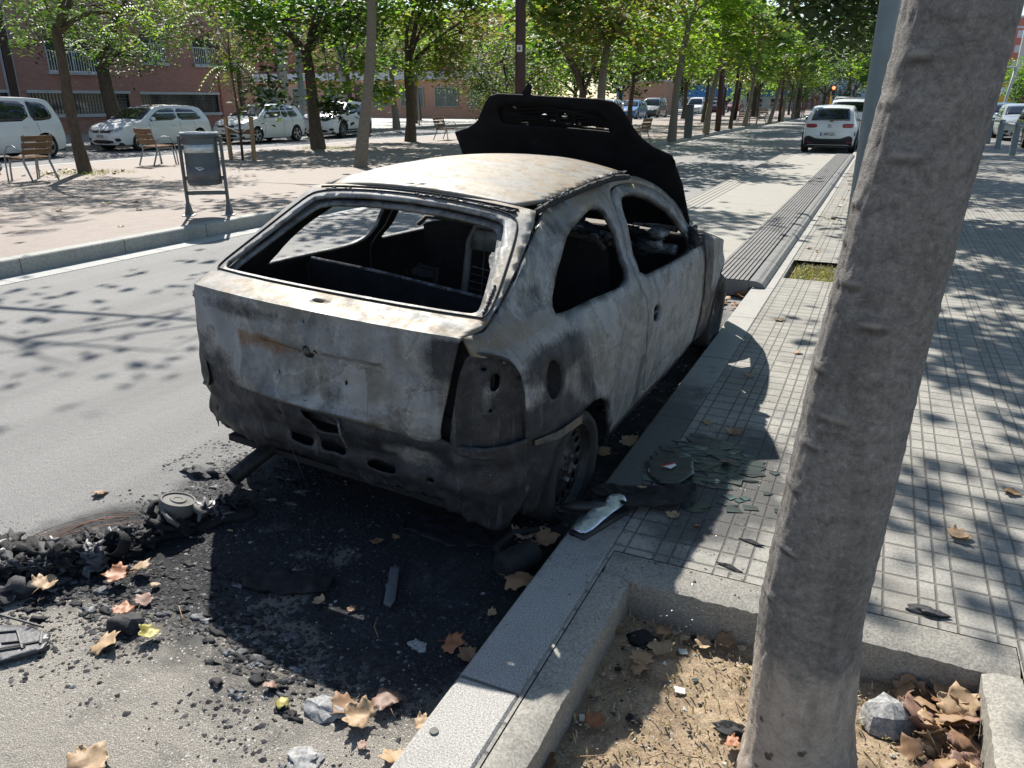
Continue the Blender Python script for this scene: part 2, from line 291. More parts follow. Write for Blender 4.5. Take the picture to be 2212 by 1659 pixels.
M['woodpale']=bark('stake_wood',(.3,.19,.11),(.42,.29,.18),(3,3,.4),10,.3)
M['steel']=simple('galvanised_steel',(.26,.28,.29),.5,.5,.15,12)
M['binmetal']=simple('grey_bin_paint',(.075,.085,.09),.45,.2,.12,6,.1,80)
M['polegrey']=simple('blue_grey_pole',(.17,.215,.235),.5,.1,.1,6,.15,150)
M['polebrown']=simple('brown_pole',(.045,.018,.017),.5,.1,.2,6)
M['foil']=simple('worn_silver',(.5,.52,.52),.4,.5,.2,9)
M['paper']=simple('paper',(.7,.69,.66),.7,0,.1)
M['yellow']=simple('yellow_paint',(.65,.42,.03),.5)
M['orange']=simple('orange_paint',(.75,.2,.03),.5)
M['bluewall']=simple('blue_wall',(.03,.15,.38),.6)
M['palewall']=simple('pale_wall',(.42,.44,.47),.7,0,.08,1)
M['greyblue']=simple('grey_blue_cladding',(.33,.4,.5),.6,0,.05,1)
M['redwall']=simple('red_brick_far',(.36,.13,.10),.8,0,.1,2)
M['palm']=bark('palm_trunk',(.05,.04,.03),(.13,.11,.09),(1,1,3),9,1)
M['glassshard']=simple('sooty_green_glass',(.026,.036,.034),.35,0,.45,9,.15,30,spec=.8)
M['glassclear']=simple('pale_green_glass',(.075,.11,.10),.2,0,.3,9,.1,30,spec=.8)
M['mirror']=(lambda m:(m.col(m.ramp(m.noise(14,4,.7),[(.35,(.5,.55,.62)),(.55,(.85,.88,.93)),(.7,(.65,.72,.8))])),m.bump(m.noise(18,3),.4,.01),m.m)[2])(NM('crumpled_mirror',.32,.75,.5))  # mottled blue-white base paints reflected sky into the glass
M['grey_rubber']=simple('grey_rubber',(.10,.10,.105),.6,0,.15,20,.2,80)
M['matplastic']=simple('dark_mat',(.055,.055,.062),.45,0,.3,20,.3,60)
M['cap']=simple('ash_grey_cap',(.10,.097,.09),.7,0,.12,20,.2,80)
M['rock']=stone('rough_grey_stone',(.27,.27,.265),.35,60,1.,None,.4)
M['wire']=simple('rusty_wire',(.22,.1,.06),.6,.5)
M['signred']=simple('red_sticker',(.5,.02,.03),.5)
M['strip']=simple('dark_ribbed_rubber',(.155,.15,.146),.75,0,.15,8,.2,80)
M['nose']=simple('rubber_nosing',(.16,.16,.155),.7,0,.15,8)
M['flower']=simple('red_flower',(.45,.06,.07),.6)
M['grass']=leafmat('grass_blades',[(.10,.14,.03),(.16,.19,.05),(.25,.22,.09),(.3,.18,.08)],.4)
M['pigeon']=simple('pigeon_feathers',(.13,.13,.15),.7,0,.4,30)
M['straw']=leafmat('straw',[(.42,.33,.2),(.5,.4,.26),(.3,.22,.13)],.2)
M['steelburnt']=simple('ashy_steel',(.16,.17,.175),.5,.5,.4,18,.3,80)
# ---------------------------------------------------------------- helpers
class MB:
    def __init__(s): s.v=[]; s.f=[]; s.m=[]; s.mats=[]; s.at={}
    def mi(s,mat):
        m=M[mat]
        if m not in s.mats: s.mats.append(m)
        return s.mats.index(m)
    def add(s,vs,fs,mat):
        k=len(s.v); i=s.mi(mat)
        s.v+= [tuple(v) for v in vs]; s.f+=[tuple(a+k for a in f) for f in fs]; s.m+=[i]*len(fs); return s
    def box(s,c,d,mat,rot=None,bev=0):
        x,y,z=[a/2 for a in d]; R=rot or Matrix.Identity(3)
        if bev:
            b=min(bev,x*.9,y*.9,z*.9); vs=[];
            for sx in(-1,1):
                for sy in(-1,1):
                    for sz in(-1,1):
                        vs+=[(sx*(x-b),sy*(y-b),sz*z),(sx*(x-b),sy*y,sz*(z-b)),(sx*x,sy*(y-b),sz*(z-b))]
            bm=bmesh.new(); [bm.verts.new(v) for v in vs]; bmesh.ops.convex_hull(bm,input=bm.verts)
            bm.verts.index_update(); V=[v.co.copy() for v in bm.verts]; F=[[v.index for v in f.verts] for f in bm.faces]; bm.free()
            return s.add([R@v+Vector(c) for v in V],F,mat)
        V=[Vector((a,b_,c_)) for a in(-x,x) for b_ in(-y,y) for c_ in(-z,z)]
        F=[(0,1,3,2),(4,6,7,5),(0,4,5,1),(2,3,7,6),(0,2,6,4),(1,5,7,3)]
        return s.add([R@v+Vector(c) for v in V],F,mat)
    def tube(s,pts,r,mat,n=8,cap=True):
        pts=[Vector(p) for p in pts]; rs=r if isinstance(r,(list,tuple)) else [r]*len(pts)
        vs=[];fs=[]; up=None
        for i,p in enumerate(pts):
            t=(pts[min(i+1,len(pts)-1)]-pts[max(i-1,0)])
            if t.length<1e-9: t=Vector((0,0,1))
            t.normalize()
            if up is None: up=t.orthogonal().normalized()
            up=(up-t*up.dot(t)); up=up.normalized() if up.length>1e-6 else t.orthogonal().normalized()
            b=t.cross(up)
            for k in range(n):
                a=2*PI*k/n; vs.append(p+(up*math.cos(a)+b*math.sin(a))*rs[i])
        for i in range(len(pts)-1):
            for k in range(n):
                a=i*n+k;b=i*n+(k+1)%n; fs.append((a,b,b+n,a+n))
        if cap: fs.append(tuple(range(n-1,-1,-1))); fs.append(tuple((len(pts)-1)*n+k for k in range(n)))
        return s.add(vs,fs,mat)
    def lathe(s,prof,mat,n=24,c=(0,0,0),R=None,sx=1,sy=1):
        R=R or Matrix.Identity(3); vs=[];fs=[];c=Vector(c)
        for r,z in prof:
            for k in range(n): a=2*PI*k/n; vs.append(R@Vector((r*math.cos(a)*sx,r*math.sin(a)*sy,z))+c)
        for i in range(len(prof)-1):
            for k in range(n): a=i*n+k;b=i*n+(k+1)%n; fs.append((a,b,b+n,a+n))
        return s.add(vs,fs,mat)
    def poly(s,pts,mat,thick=None,axis=(0,0,1)):
        n=len(pts); P=[Vector(p) for p in pts]
        if not thick: return s.add(P,[tuple(range(n))],mat)
        A=Vector(axis).normalized()*thick
        return s.add(P+[p+A for p in P],[tuple(range(n-1,-1,-1)),tuple(range(n,2*n))]+[(i,(i+1)%n,n+(i+1)%n,n+i) for i in range(n)],mat)
    def blob(s,c,r,mat,sub=2,amp=.3,seed=0,sq=(1,1,1),freq=1.5):
        bm=bmesh.new(); bmesh.ops.create_icosphere(bm,subdivisions=sub,radius=1)
        V=[]
        for v in bm.verts:
            d=v.co.normalized(); k=1+amp*mn.noise(d*freq+Vector((seed*3.1,seed*1.7,seed)))*1.6
            V.append(Vector((d.x*k*r*sq[0],d.y*k*r*sq[1],d.z*k*r*sq[2]))+Vector(c))
        F=[[v.index for v in f.verts] for f in bm.faces]; bm.free(); return s.add(V,F,mat)
    def build(s,name,parent=None,smooth=False,loc=None,rot=None,angle=None):
        me=bpy.data.meshes.new(name); me.from_pydata(s.v,[],s.f)
        for m in s.mats: me.materials.append(m)
        me.polygons.foreach_set('material_index',s.m)
        if smooth or angle:
            me.polygons.foreach_set('use_smooth',[True]*len(me.polygons))
            if angle: me.set_sharp_from_angle(angle=rad(angle))
        for k,a in s.at.items():
            at=me.attributes.new(k,'FLOAT','POINT'); at.data.foreach_set('value',a)
        me.update(); o=bpy.data.objects.new(name,me); COL.objects.link(o)
        if parent: o.parent=parent
        if loc is not None: o.location=loc
        if rot is not None: o.rotation_euler=rot
        return o
def tag(o,label=None,cat=None,group=None,kind=None):
    if label: o['label']=label
    if cat: o['category']=cat
    if group: o['group']=group
    if kind: o['kind']=kind
    return o
def thing(name,label,cat,loc=(0,0,0),rz=0,group=None):
    o=bpy.data.objects.new(name,None); COL.objects.link(o); o.location=loc; o.rotation_euler=(0,0,rz); o.empty_display_size=.1
    return tag(o,label,cat,group)
def kids(o): return list(o.children)
def dup(root,loc,rz=None,label=None,group=None,scale=None):
    def rec(o,par):
        c=o.copy(); COL.objects.link(c)
        if par is not None: c.parent=par; c.matrix_parent_inverse=o.matrix_parent_inverse.copy()
        for ch in kids(o): rec(ch,c)
        return c
    r=rec(root,None); r.location=loc
    if rz is not None: r.rotation_euler=(0,0,rz)
    if label: r['label']=label
    if group: r['group']=group
    if scale: r.scale=scale
    return r
def tab(T,x):
    if x<=T[0][0]: return T[0][1]
    for (a,b),(c,d) in zip(T,T[1:]):
        if x<=c:
            t=(x-a)/(c-a); t=t*t*(3-2*t)*.35+t*.65
            return b+(d-b)*t
    return T[-1][1]
def inpoly(x,y,P):
    r=False;j=len(P)-1
    for i in range(len(P)):
        xi,yi=P[i];xj,yj=P[j]
        if (yi>y)!=(yj>y) and x<(xj-xi)*(y-yi)/(yj-yi)+xi: r=not r
        j=i
    return r
def chaik(P,n=2):
    for _ in range(n):
        Q=[]
        for i in range(len(P)):
            a=P[i];b=P[(i+1)%len(P)]
            Q+=[(a[0]*.78+b[0]*.22,a[1]*.78+b[1]*.22),(a[0]*.22+b[0]*.78,a[1]*.22+b[1]*.78)]
        P=Q
    return P
def dens(P,step):
    Q=[]
    for i in range(len(P)):
        a=P[i];b=P[(i+1)%len(P)]; L=math.hypot(b[0]-a[0],b[1]-a[1]); k=max(1,int(L/step+.5))
        for j in range(k): Q.append((a[0]+(b[0]-a[0])*j/k,a[1]+(b[1]-a[1])*j/k))
    return Q
def ell(cx,cy,rx,ry,n=14,e=2.):
    return [(cx+rx*math.copysign(abs(math.cos(2*PI*k/n))**(2/e),math.cos(2*PI*k/n)),cy+ry*math.copysign(abs(math.sin(2*PI*k/n))**(2/e),math.sin(2*PI*k/n))) for k in range(n)]
def cdt(outline,holes=(),step=.03,creases=()):
    O=dens(outline,step); H=[dens(h,step) for h in holes]
    V=[];E=[]
    for L in [O]+H:
        k=len(V); V+=L; E+=[(k+i,k+(i+1)%len(L)) for i in range(len(L))]
    for L in creases:
        k=len(V); Q=[]
        for a,b in zip(L,L[1:]):
            n=max(1,int(math.hypot(b[0]-a[0],b[1]-a[1])/step)); Q+=[(a[0]+(b[0]-a[0])*j/n,a[1]+(b[1]-a[1])*j/n) for j in range(n)]
        Q.append(L[-1]); V+=Q; E+=[(k+i,k+i+1) for i in range(len(Q)-1)]
    xs=[p[0] for p in O];ys=[p[1] for p in O]
    nx=int((max(xs)-min(xs))/step)+1; ny=int((max(ys)-min(ys))/(step*.87))+1
    bset={}
    for p in V: bset.setdefault((int(p[0]/step),int(p[1]/step)),[]).append(p)
    for j in range(ny+1):
        y=min(ys)+j*step*.87
        for i in range(nx+1):
            x=min(xs)+(i+(j%2)*.5)*step
            if not inpoly(x,y,O) or any(inpoly(x,y,h) for h in H): continue
            cx,cy=int(x/step),int(y/step); ok=True
            for a in(-1,0,1):
                for b in(-1,0,1):
                    for q in bset.get((cx+a,cy+b),()):
                        if (q[0]-x)**2+(q[1]-y)**2<(step*.45)**2: ok=False
            if ok: V.append((x,y))
    r=delaunay_2d_cdt([Vector(v) for v in V],E,[],0,1e-6)
    ov,of=r[0],r[2]; F=[]
    for f in of:
        cx=sum(ov[i].x for i in f)/3; cy=sum(ov[i].y for i in f)/3
        if inpoly(cx,cy,O) and not any(inpoly(cx,cy,h) for h in H): F.append(tuple(f))
    return [(v.x,v.y) for v in ov],F
def sheet(name,outline,holes,fn,mat,parent=None,step=.03,thick=0,inner=None,attrs=None,flip=False,smooth=True,rim=None,creases=(),angle=None):
    V,F=cdt(outline,holes,step,creases)
    P=[Vector(fn(*v)) for v in V]
    # orient
    if flip: F=[f[::-1] for f in F]
    mb=MB(); mb.add(P,F,mat)
    if attrs:
        for k,g in attrs.items(): mb.at[k]=[max(0,min(1,g(p,v))) for p,v in zip(P,V)]
    o=mb.build(name,parent,smooth,angle=angle)
    if thick:
        if inner: o.data.materials.append(M[inner])
        s=o.modifiers.new('s','SOLIDIFY'); s.thickness=thick; s.offset=-1
        if inner: s.material_offset=1; s.material_offset_rim=0 if rim is None else rim
    return o
def textmesh(txt,size,mat,parent,loc,rot,name='lettering',xs=1,ext=.002):
    c=bpy.data.curves.new(name,'FONT'); c.body=txt; c.size=size; c.extrude=ext; c.align_x='CENTER'; c.align_y='CENTER'
    o=bpy.data.objects.new(name,c); COL.objects.link(o); bpy.context.view_layer.update()
    me=bpy.data.meshes.new_from_object(o.evaluated_get(bpy.context.evaluated_depsgraph_get())); COL.objects.unlink(o); bpy.data.objects.remove(o)
    me.materials.clear(); me.materials.append(M[mat]); q=bpy.data.objects.new(name,me); COL.objects.link(q)
    q.parent=parent; q.location=loc; q.rotation_euler=rot; q.scale=(xs,1,1); return q
def dome(x,a,b): # smooth falloff 1 below a, 0 above b
    t=max(0,min(1,(x-a)/(b-a))); return 1-t*t*(3-2*t)
# ---------------------------------------------------------------- setting
def rect(name,x0,x1,y0,y1,z,mat,holes=(),kind='structure',step=None):
    def q(a,b): return [(a[0],b[0]),(a[1],b[0]),(a[1],b[1]),(a[0],b[1])]
    O=q((x0,x1),(y0,y1)); H=[q((h[0],h[1]),(h[2],h[3])) for h in holes]
    V=[];E=[];fs=[]
    for L in [O]+H:
        k=len(V);V+=L;E+=[(k+i,k+(i+1)%4) for i in range(4)]
    r=delaunay_2d_cdt([Vector(v) for v in V],E,[],0,1e-6)
    for f in r[2]:
        cx=sum(r[0][i].x for i in f)/len(f);cy=sum(r[0][i].y for i in f)/len(f)
        if inpoly(cx,cy,O) and not any(inpoly(cx,cy,h) for h in H): fs.append(tuple(f))
    mb=MB(); mb.add([(v.x,v.y,z) for v in r[0]],fs,mat); o=mb.build(name); return tag(o,kind=kind)
KZ=.10
rect('ground',-900,900,-200,1500,-.12,'earth')
rect('road',-7.86,-.9,-20,400,0,'asphalt')
# sidewalk with two tree pits
PIT=(-.60,.485,.35,2.27); PIT2=(-.65,-.27,7.62,8.48)
rect('sidewalk',-.71,4.0,-6,120,KZ,'paving',[(-.70,.59,.25,2.41),(PIT2[0]-.05,PIT2[1]+.05,PIT2[2]-.05,PIT2[3]+.05)])
mb=MB(); mb.box((-.81,60,.03),(.20,160,.14),'granite',bev=.012); tag(mb.build('kerb'),kind='structure')
# pit border frames
def ragged_beam(name,x0,x1,y0,y1,z1,mat,z0=-.09):
    # beam with worn edge towards the pit
    mb=MB(); long_x=(x1-x0)>(y1-y0); L=(x1-x0) if long_x else (y1-y0); n=int(L/.02)
    vs=[];fs=[]
    for i in range(n+1):
        t=i/n; j=mn.noise(Vector((t*L*7,x0*5,y0*3)))*.005+mn.noise(Vector((t*L*28,x0*5,y0*3)))*.003; j2=mn.noise(Vector((t*L*55,x0*5+4,y0*3)))*.004
        if long_x: x=x0+L*t; P=[(x,y1),(x,y0+.045+j),(x,y0+.004+j+j2)]
        else:
            y=y0+L*t
            if x0<0: P=[(x0,y),(x1-.045+j,y),(x1-.004+j+j2,y)]
            else: P=[(x1,y),(x0+.045+j,y),(x0+.004+j+j2,y)]
        e=P[2]
        vs+=[(*P[0],z1),(*P[1],z1),(*e,z1-.018+j2),(*e,z0)]
    for i in range(n):
        for k in range(3): a=i*4+k; fs.append((a,a+1,a+5,a+4))
    mb.add(vs,fs,mat); return tag(mb.build(name,smooth=True,angle=40),kind='structure')
ragged_beam('pit_edging',-.698,-.595,.2,2.262,KZ-.004,'concrete')
ragged_beam('pit_edging',-.698,.588,2.265,2.408,KZ-.002,'concrete')
ragged_beam('pit_edging',.485,.588,.2,2.262,KZ-.004,'concrete')
# soil in the near pit: bumpy
def bumpy(name,x0,x1,y0,y1,z,amp,fr,mat,n=60):
    vs=[];fs=[]; ny=int(n*(y1-y0)/(x1-x0))
    for j in range(ny+1):
        for i in range(n+1):
            x=x0+(x1-x0)*i/n;y=y0+(y1-y0)*j/ny
            vs.append((x,y,z+amp*(mn.noise(Vector((x*fr,y*fr,0)))+.5*mn.noise(Vector((x*fr*3,y*fr*3,3)))+.25*mn.noise(Vector((x*fr*9,y*fr*9,3))))))
    for j in range(ny):
        for i in range(n): a=j*(n+1)+i; fs.append((a,a+1,a+n+2,a+n+1))
    mb=MB(); mb.add(vs,fs,mat); return tag(mb.build(name,smooth=True),kind='structure')
bumpy('soil',-.62,.50,.2,2.3,-.055,.018,6,'soil',110)
bumpy('soil',PIT2[0]-.06,PIT2[1]+.06,PIT2[2]-.06,PIT2[3]+.06,.03,.01,9,'soil',20)
# median
MZ=.16; mx0,mx1=-18.6,-8.03
rect('median',mx0,mx1,-20,200,MZ,'median')
mb=MB(); mb.box((-7.94,90,.03),(.19,230,2*(MZ+.004)-.06),'granite_far',bev=.012); tag(mb.build('kerb'),kind='structure')
rect('gutter',-7.846,-7.52,-20,200,.004,'gutter')
mb=MB(); mb.box((-18.75,90,.03),(.3,230,2*(MZ+.004)-.06),'gutter',bev=.012); tag(mb.build('kerb'),kind='structure')
rect('service_road',-25.4,-18.9,-20,150,.02,'asphalt_far')
rect('pavement',-60,-25.55,-20,400,.17,'concrete_wall')
mb=MB(); mb.box((-25.47,60,.0),(.17,160,.35),'granite_far'); tag(mb.build('kerb'),kind='structure')
rect('car_park_road',4.0,18,20,120,.03,'asphalt_far')
rect('verge',4.0,60,-20,20,.08,'median'); rect('plaza',18,300,20,400,.04,'concrete_wall')
rect('crossing_road',-60,60,120,140,.06,'asphalt_far')
# bus boarding platform: pale deck, grooved borders, dark ribbed rubber strip
def platform():
    t=thing('boarding_platform','low pale modular bus boarding platform with a dark ribbed rubber strip, beyond the wreck','platform',(0,0,0))
    y0,y1=7.08,25.8; z=.145
    mb=MB(); mb.box((-1.82,(y0+y1)/2+.0,z/2+.004),(2.0,y1-y0,z),'platform',bev=.01); mb.build('deck',t)
    mb=MB()
    for i in range(5): mb.box((-2.78+i*.085,(y0+y1)/2,z+.006),(.012,y1-y0,.006),'strip')
    mb.build('groove_lines',t)
    mb=MB()
    # ribbed strip profile
    xs=[];n=9; x=-1.30; prof=[]
    for i in range(n):
        prof+=[(x,z+.004),(x,z+.02),(x+.028,z+.02),(x+.028,z+.004)]; x+=.0405
    prof.append((x,z+.004))
    ys=[]; y=y0-.05
    k=0
    while y<y1: ys.append((y,min(y1,y+.99))); y+=1.0
    for a,b in ys:
        vs=[(p[0],a,p[1]) for p in prof]+[(p[0],b,p[1]) for p in prof]; m=len(prof)
        mb.add(vs,[(i,i+1,m+i+1,m+i) for i in range(m-1)],'strip')
        mb.add([(p[0],a,p[1]) for p in prof]+[(p[0],a,.02) for p in prof],[(i,m+i,m+i+1,i+1) for i in range(m-1)],'strip')
    mb.build('ribbed_strip',t)
    mb=MB()
    for a,b in ys:
        pr=[(-.93,z+.018),(-.87,z+.016),(-.82,z-.002),(-.795,z-.03),(-.79,KZ+.004)]
        m=len(pr); mb.add([(p[0],a,p[1]) for p in pr]+[(p[0],b,p[1]) for p in pr],[(i,i+1,m+i+1,m+i) for i in range(m-1)],'nose')
        mb.add([(p[0],a,p[1]) for p in pr]+[(-.93,a,KZ+.004)],[tuple(range(m,-1,-1))],'nose')
    mb.build('nosing',t,smooth=False)
platform()
# ---------------------------------------------------------------- burnt-out hatchback
UB=[(.10,.76),(.20,.80),(.30,.835),(.45,.85),(.60,.857),(.75,.85),(.85,.835),(.93,.80),(.98,.765),(1.05,.715),(1.15,.675),(1.25,.62),(1.30,.585),(1.34,.545),(1.38,.50)]
UF=[(-.72,.80),(-.65,.84),(-.5,.92),(-.3,.97),(0,1),(1.6,1),(2.1,.985),(2.5,.945),(2.8,.88),(3.1,.76),(3.35,.60)]
PLu=[(0,0),(.15,.15),(.3,.3),(.45,.45),(.62,.62),(.70,.70),(.78,.765),(.86,.80),(.96,.815),(1.1,.83)]
PLv=[(0,-.662),(.15,-.660),(.3,-.652),(.45,-.636),(.62,-.61),(.70,-.575),(.78,-.51),(.86,-.44),(.96,-.34),(1.1,-.2)]
VW=[(.1,.12),(.2,.09),(.35,.04),(.5,-.01),(.6,-.045),(.7,-.05),(.8,-.035),(.95,-.015),(1.03,.0)]
def arch_flare(v,w):
    d=math.hypot(v-0,w-.27); return .018*math.exp(-((d-.34)/.05)**2) if w>.25 else 0
def sideP(v,w,o=0,sg=1):
    return (sg*(tab(UB,w)*tab(UF,v)+o+arch_flare(v,w)+.003*mn.noise(Vector((v*4,w*4,sg)))),v,w)
def rearP(s,w,o=0):
    a=abs(s);sg=1 if s>=0 else -1
    k=max(0,1-a/1.0)
    return (sg*tab(PLu,a),tab(PLv,a)+tab(VW,w)*(.3+.7*k)-o,w)
def crown(u,h=.55): return 1-(u/h)**2
def tgP(u,t):
    if t<.40:
        x,v,w_=rearP(u,.62+t)
        # recess for the number plate, crease and fire dents
        bx=dome(abs(u-.05),.29,.32)*dome(abs(t-.16),.085,.105)
        v+=.024*bx+.004*mn.noise(Vector((u*6,t*6,1)))+.012*dome(abs(t-.015),.0,.03)
        return (x,v,w_)
    xe,ve,we=rearP(u,1.02)
    if t<.58:
        k=(t-.40)/.18; return (u,ve+.135*k,we+.004+.036*k+.010*crown(u,.66))
    k=t-.58; c=crown(u,.66)
    v0=-.475-.050*c; w0=1.060+.006*c
    kk=min(k,.555); v=v0+(.955-.02*c)*kk; w_=w0+.462*kk+.050*c*kk/.55-.03*math.sin(PI*kk/.555)*0
    if k>.555: v+=(k-.555)*.97; w_+=(k-.555)*.30
    return (u,v,w_)
def wr_dark(p,v): return 0
def build_wreck():
    W=thing('burnt_car','burnt-out three-door hatchback with bare scorched panels and its bonnet flung open, jammed against the kerb','burnt car')
    Rm=Matrix.Rotation(rad(-2.5),3,'Z')@Matrix.Rotation(rad(1.7),3,'X')@Matrix.Rotation(rad(2.5),3,'Y')
    rw=Vector((-1.065,2.81,.21)); W.location=rw-Rm@Vector((.77,0,.30)); W.rotation_euler=Rm.to_euler()
    door=[(.832,.33),(.782,.598),(.79,.821),(.735,.931),(.786,1.076),(.832,1.255),(.862,1.305),(.93,1.328),(1.06,1.334),(1.193,1.325),(1.33,1.302),(1.457,1.265),(1.60,1.195),(1.705,1.12),(1.80,1.02),(1.86,.95),(1.875,.85),(1.895,.6),(1.88,.34),(1.84,.305),(1.4,.295),(1.0,.31)]
    qwin=chaik([(-.12,1.0),(-.02,1.09),(.103,1.165),(.269,1.236),(.45,1.268),(.60,1.285),(.685,1.268),(.718,1.228),(.725,1.15),(.715,1.056),(.69,.985),(.632,.965),(.55,.955),(.2,.978),(-.06,.99)],1)
    dwin=chaik([(.803,.945),(.845,1.03),(.885,1.14),(.93,1.26),(.985,1.283),(1.10,1.282),(1.205,1.268),(1.388,1.215),(1.568,1.13),(1.70,1.02),(1.72,.95),(1.68,.915),(1.45,.912),(1.1,.926)],1)
    door=chaik(door,1)
    WD=(dens(qwin,.03),dens(dwin,.03))
    side=[(-.60,1.028),(-.52,1.03),(-.468,1.046),(-.33,1.118),(-.181,1.2),(-.04,1.262),(.06,1.297),(.153,1.328),(.4,1.352),(.7,1.366),(1.0,1.368),(1.2,1.358),(1.35,1.335),(1.5,1.285),(1.62,1.225),(1.75,1.14),(1.87,1.05),(1.95,.99),(1.93,.955),(1.912,.85),(1.925,.6),(1.92,.34),(1.90,.26),(1.6,.235),(.9,.225),(.33,.24),
      (.325,.30),(.315,.38),(.28,.46),(.22,.53),(.14,.578),(.04,.60),(-.06,.596),(-.16,.565),(-.24,.51),(-.30,.43),(-.335,.34),(-.35,.24),(-.40,.26),(-.43,.35),(-.42,.50),(-.435,.637),(-.447,.798),(-.455,.86),(-.48,.905),(-.53,.945),(-.60,.968)]
    tailcut=None
    def clipdoor(P,e):
        cx=sum(p[0] for p in P)/len(P);cy=sum(p[1] for p in P)/len(P)
        return [(x+(cx-x)*e/max(.05,math.hypot(x-cx,y-cy)),y+(cy-y)*e/max(.05,math.hypot(x-cx,y-cy))) for x,y in P]
    def s_soot(p,q):
        v,w_=q
        s=.02+.30*dome(v,-.2,.4)*dome(w_,.7,.95)
        s=max(s,.98*dome(math.hypot((v+.20+(.88-w_)*.5)/.32,(w_-.86)/.09),.35,1.25))           # smoke under the shoulder
        s=max(s,.9*dome((w_-.30-.30*dome(v,-.15,.25)+.02),.02,.22)) if v<.35 else s
        s=max(s,1.05*dome(w_,.66,.82)*dome(v,-.30,-.02)); s=max(s,.9*dome(w_,.5,.62)*dome(v,.15,.42))
        s=max(s,.8*dome(w_,.26,.36))
        s=max(s,.95*dome(abs(v-2.02),.10,.22)*dome(w_,.95,1.02)) # streak behind the front wheel
        s=max(s,.9*dome(abs(v-1.80),.02,.12)*dome(abs(w_-.96),.03,.10))
        s=max(s,.62*dome(math.hypot((v-.02)/.16,(w_-.72)/.30),.2,1.1))
        s=max(s,.55*dome(abs(v-.74),.0,.14)*dome(abs(w_-.45),.1,.2))
        s=max(s,.45*dome(abs(v+.22),.05,.16)*dome(abs(w_-1.07),.03,.09))
        s=max(s,.42*dome(abs(v-.15),.05,.2)*dome(abs(w_-1.26),.01,.06))
        for P in WD:
            d=min(math.hypot(v-a,w_-b) for a,b in P); s=max(s,.60*dome(d,.0,.045))
        d=math.hypot((v+.257)/.075,(w_-.79)/.09); s=max(s,.9*dome(d,.9,1.35))
        return s
    def s_pale(p,q):
        v,w_=q
        return max(.85*dome(abs(w_-1.0+.01),.0,.06)*dome(v,-.2,.05),.9*dome(w_*-1,-1.33,-1.24),.7*dome(abs(v+.50),.05,.25)*dome(abs(w_-1.0),.02,.07),.5*dome(v*-1,-2.5,-2.2)*dome(w_*-1,-.75,-.65))
    def s_rust(p,q):
        v,w_=q
        return max(.5*dome(abs(w_-1.34),.0,.03)*dome(abs(v-.9),.2,.6),.35*dome(abs(v-.05),.05,.2)*dome(abs(w_-.72),.05,.2),.3)
    for sg in (1,-1):
        fl=sg<0
        fuel=[ell(-.257,.79,.060,.078,20)] if sg>0 else []
        f=lambda v,w_,sg=sg: sideP(v,w_,0,sg)
        sheet('side_panel',side,[qwin,door]+fuel,f,'burnt',W,.032,.022,'char',dict(soot=s_soot,pale=s_pale,rust=s_rust),flip=fl)
        d2=clipdoor(door,.006)
        hd=[chaik([(.872,.70),(.868,.785),(.99,.775),(1.0,.685)],2)] if sg>0 else []
        holes=[ell(1.0+.085*i,.40+.006*(i%3),.007,.008,8) for i in range(4)]+[ell(1.2,.475,.008,.009,8),ell(1.36,.50,.008,.009,8)] if sg>0 else []
        f2=lambda v,w_,sg=sg: sideP(v,w_,.003+.010*dome(min([abs(w_-.93)]),.0,.04)*(w_>.93)*0,sg)
        d=sheet('door',d2,[dwin]+hd+holes,f2,'burnt',W,.03,.028,'char',dict(soot=s_soot,pale=s_pale,rust=s_rust),flip=fl)
        if sg>0: tag(d,'scorched pale door with an empty handle hole')
        # front wing
        fen=[(1.94,.29),(1.95,.6),(1.935,.86),(1.965,.95),(2.05,.935),(2.3,.87),(2.6,.80),(2.9,.73),(3.12,.66),(3.26,.56),(3.30,.45),(3.24,.34),(2.92,.33),(2.90,.42),(2.85,.52),(2.76,.60),(2.64,.645),(2.5,.65),(2.36,.615),(2.25,.54),(2.19,.44),(2.165,.32),(2.14,.24),(1.96,.25)]
        sheet('front_wing',fen,[],lambda v,w_,sg=sg: sideP(v,w_,.002+.02*math.exp(-((math.hypot(v-2.53,w_-.3)-.36)/.05)**2),sg),'burnt',W,.035,.01,'char',
              dict(soot=lambda p,q: max(.95*dome(q[0],2.03,2.22),.7*dome(q[1],.5,.66),s_soot(p,q)),pale=lambda p,q:.5*dome(-q[1],-.85,-.7),rust=lambda p,q:.2),flip=fl)
        # top of the wing rolling inwards
        sheet('wing_top',[(1.96,0),(3.1,0),(3.0,.10),(1.98,.12)],[],lambda v,s,sg=sg:(sg*(tab(UB,.955-.14*((v-1.96)/1.0)**1.2)*tab(UF,v)-s-.004+.0),v,(.935 if v<2.05 else .935-(v-2.05)*.25)+.02*math.sin(min(1,s/.1)*PI/2)),'burnt',W,.04,.008,'char',dict(soot=lambda p,q:.35,pale=lambda p,q:.4,rust=lambda p,q:.2),flip=not fl)
        # inner wheel arches
        for vc in (0,2.53):
            mb=MB(); pts=[]
            for k in range(13):
                a=PI*k/12; pts.append((vc+.36*math.cos(a),.28+.34*math.sin(a)))
            vs=[(sg*.79*tab(UF,vc),a,b) for a,b in pts]+[(sg*.50,a,b) for a,b in pts]; n=len(pts)
            mb.add(vs,[(i,i+1,n+i+1,n+i) for i in range(n-1)]+[tuple(range(n,2*n))],'char'); mb.build('wheel_arch',W)
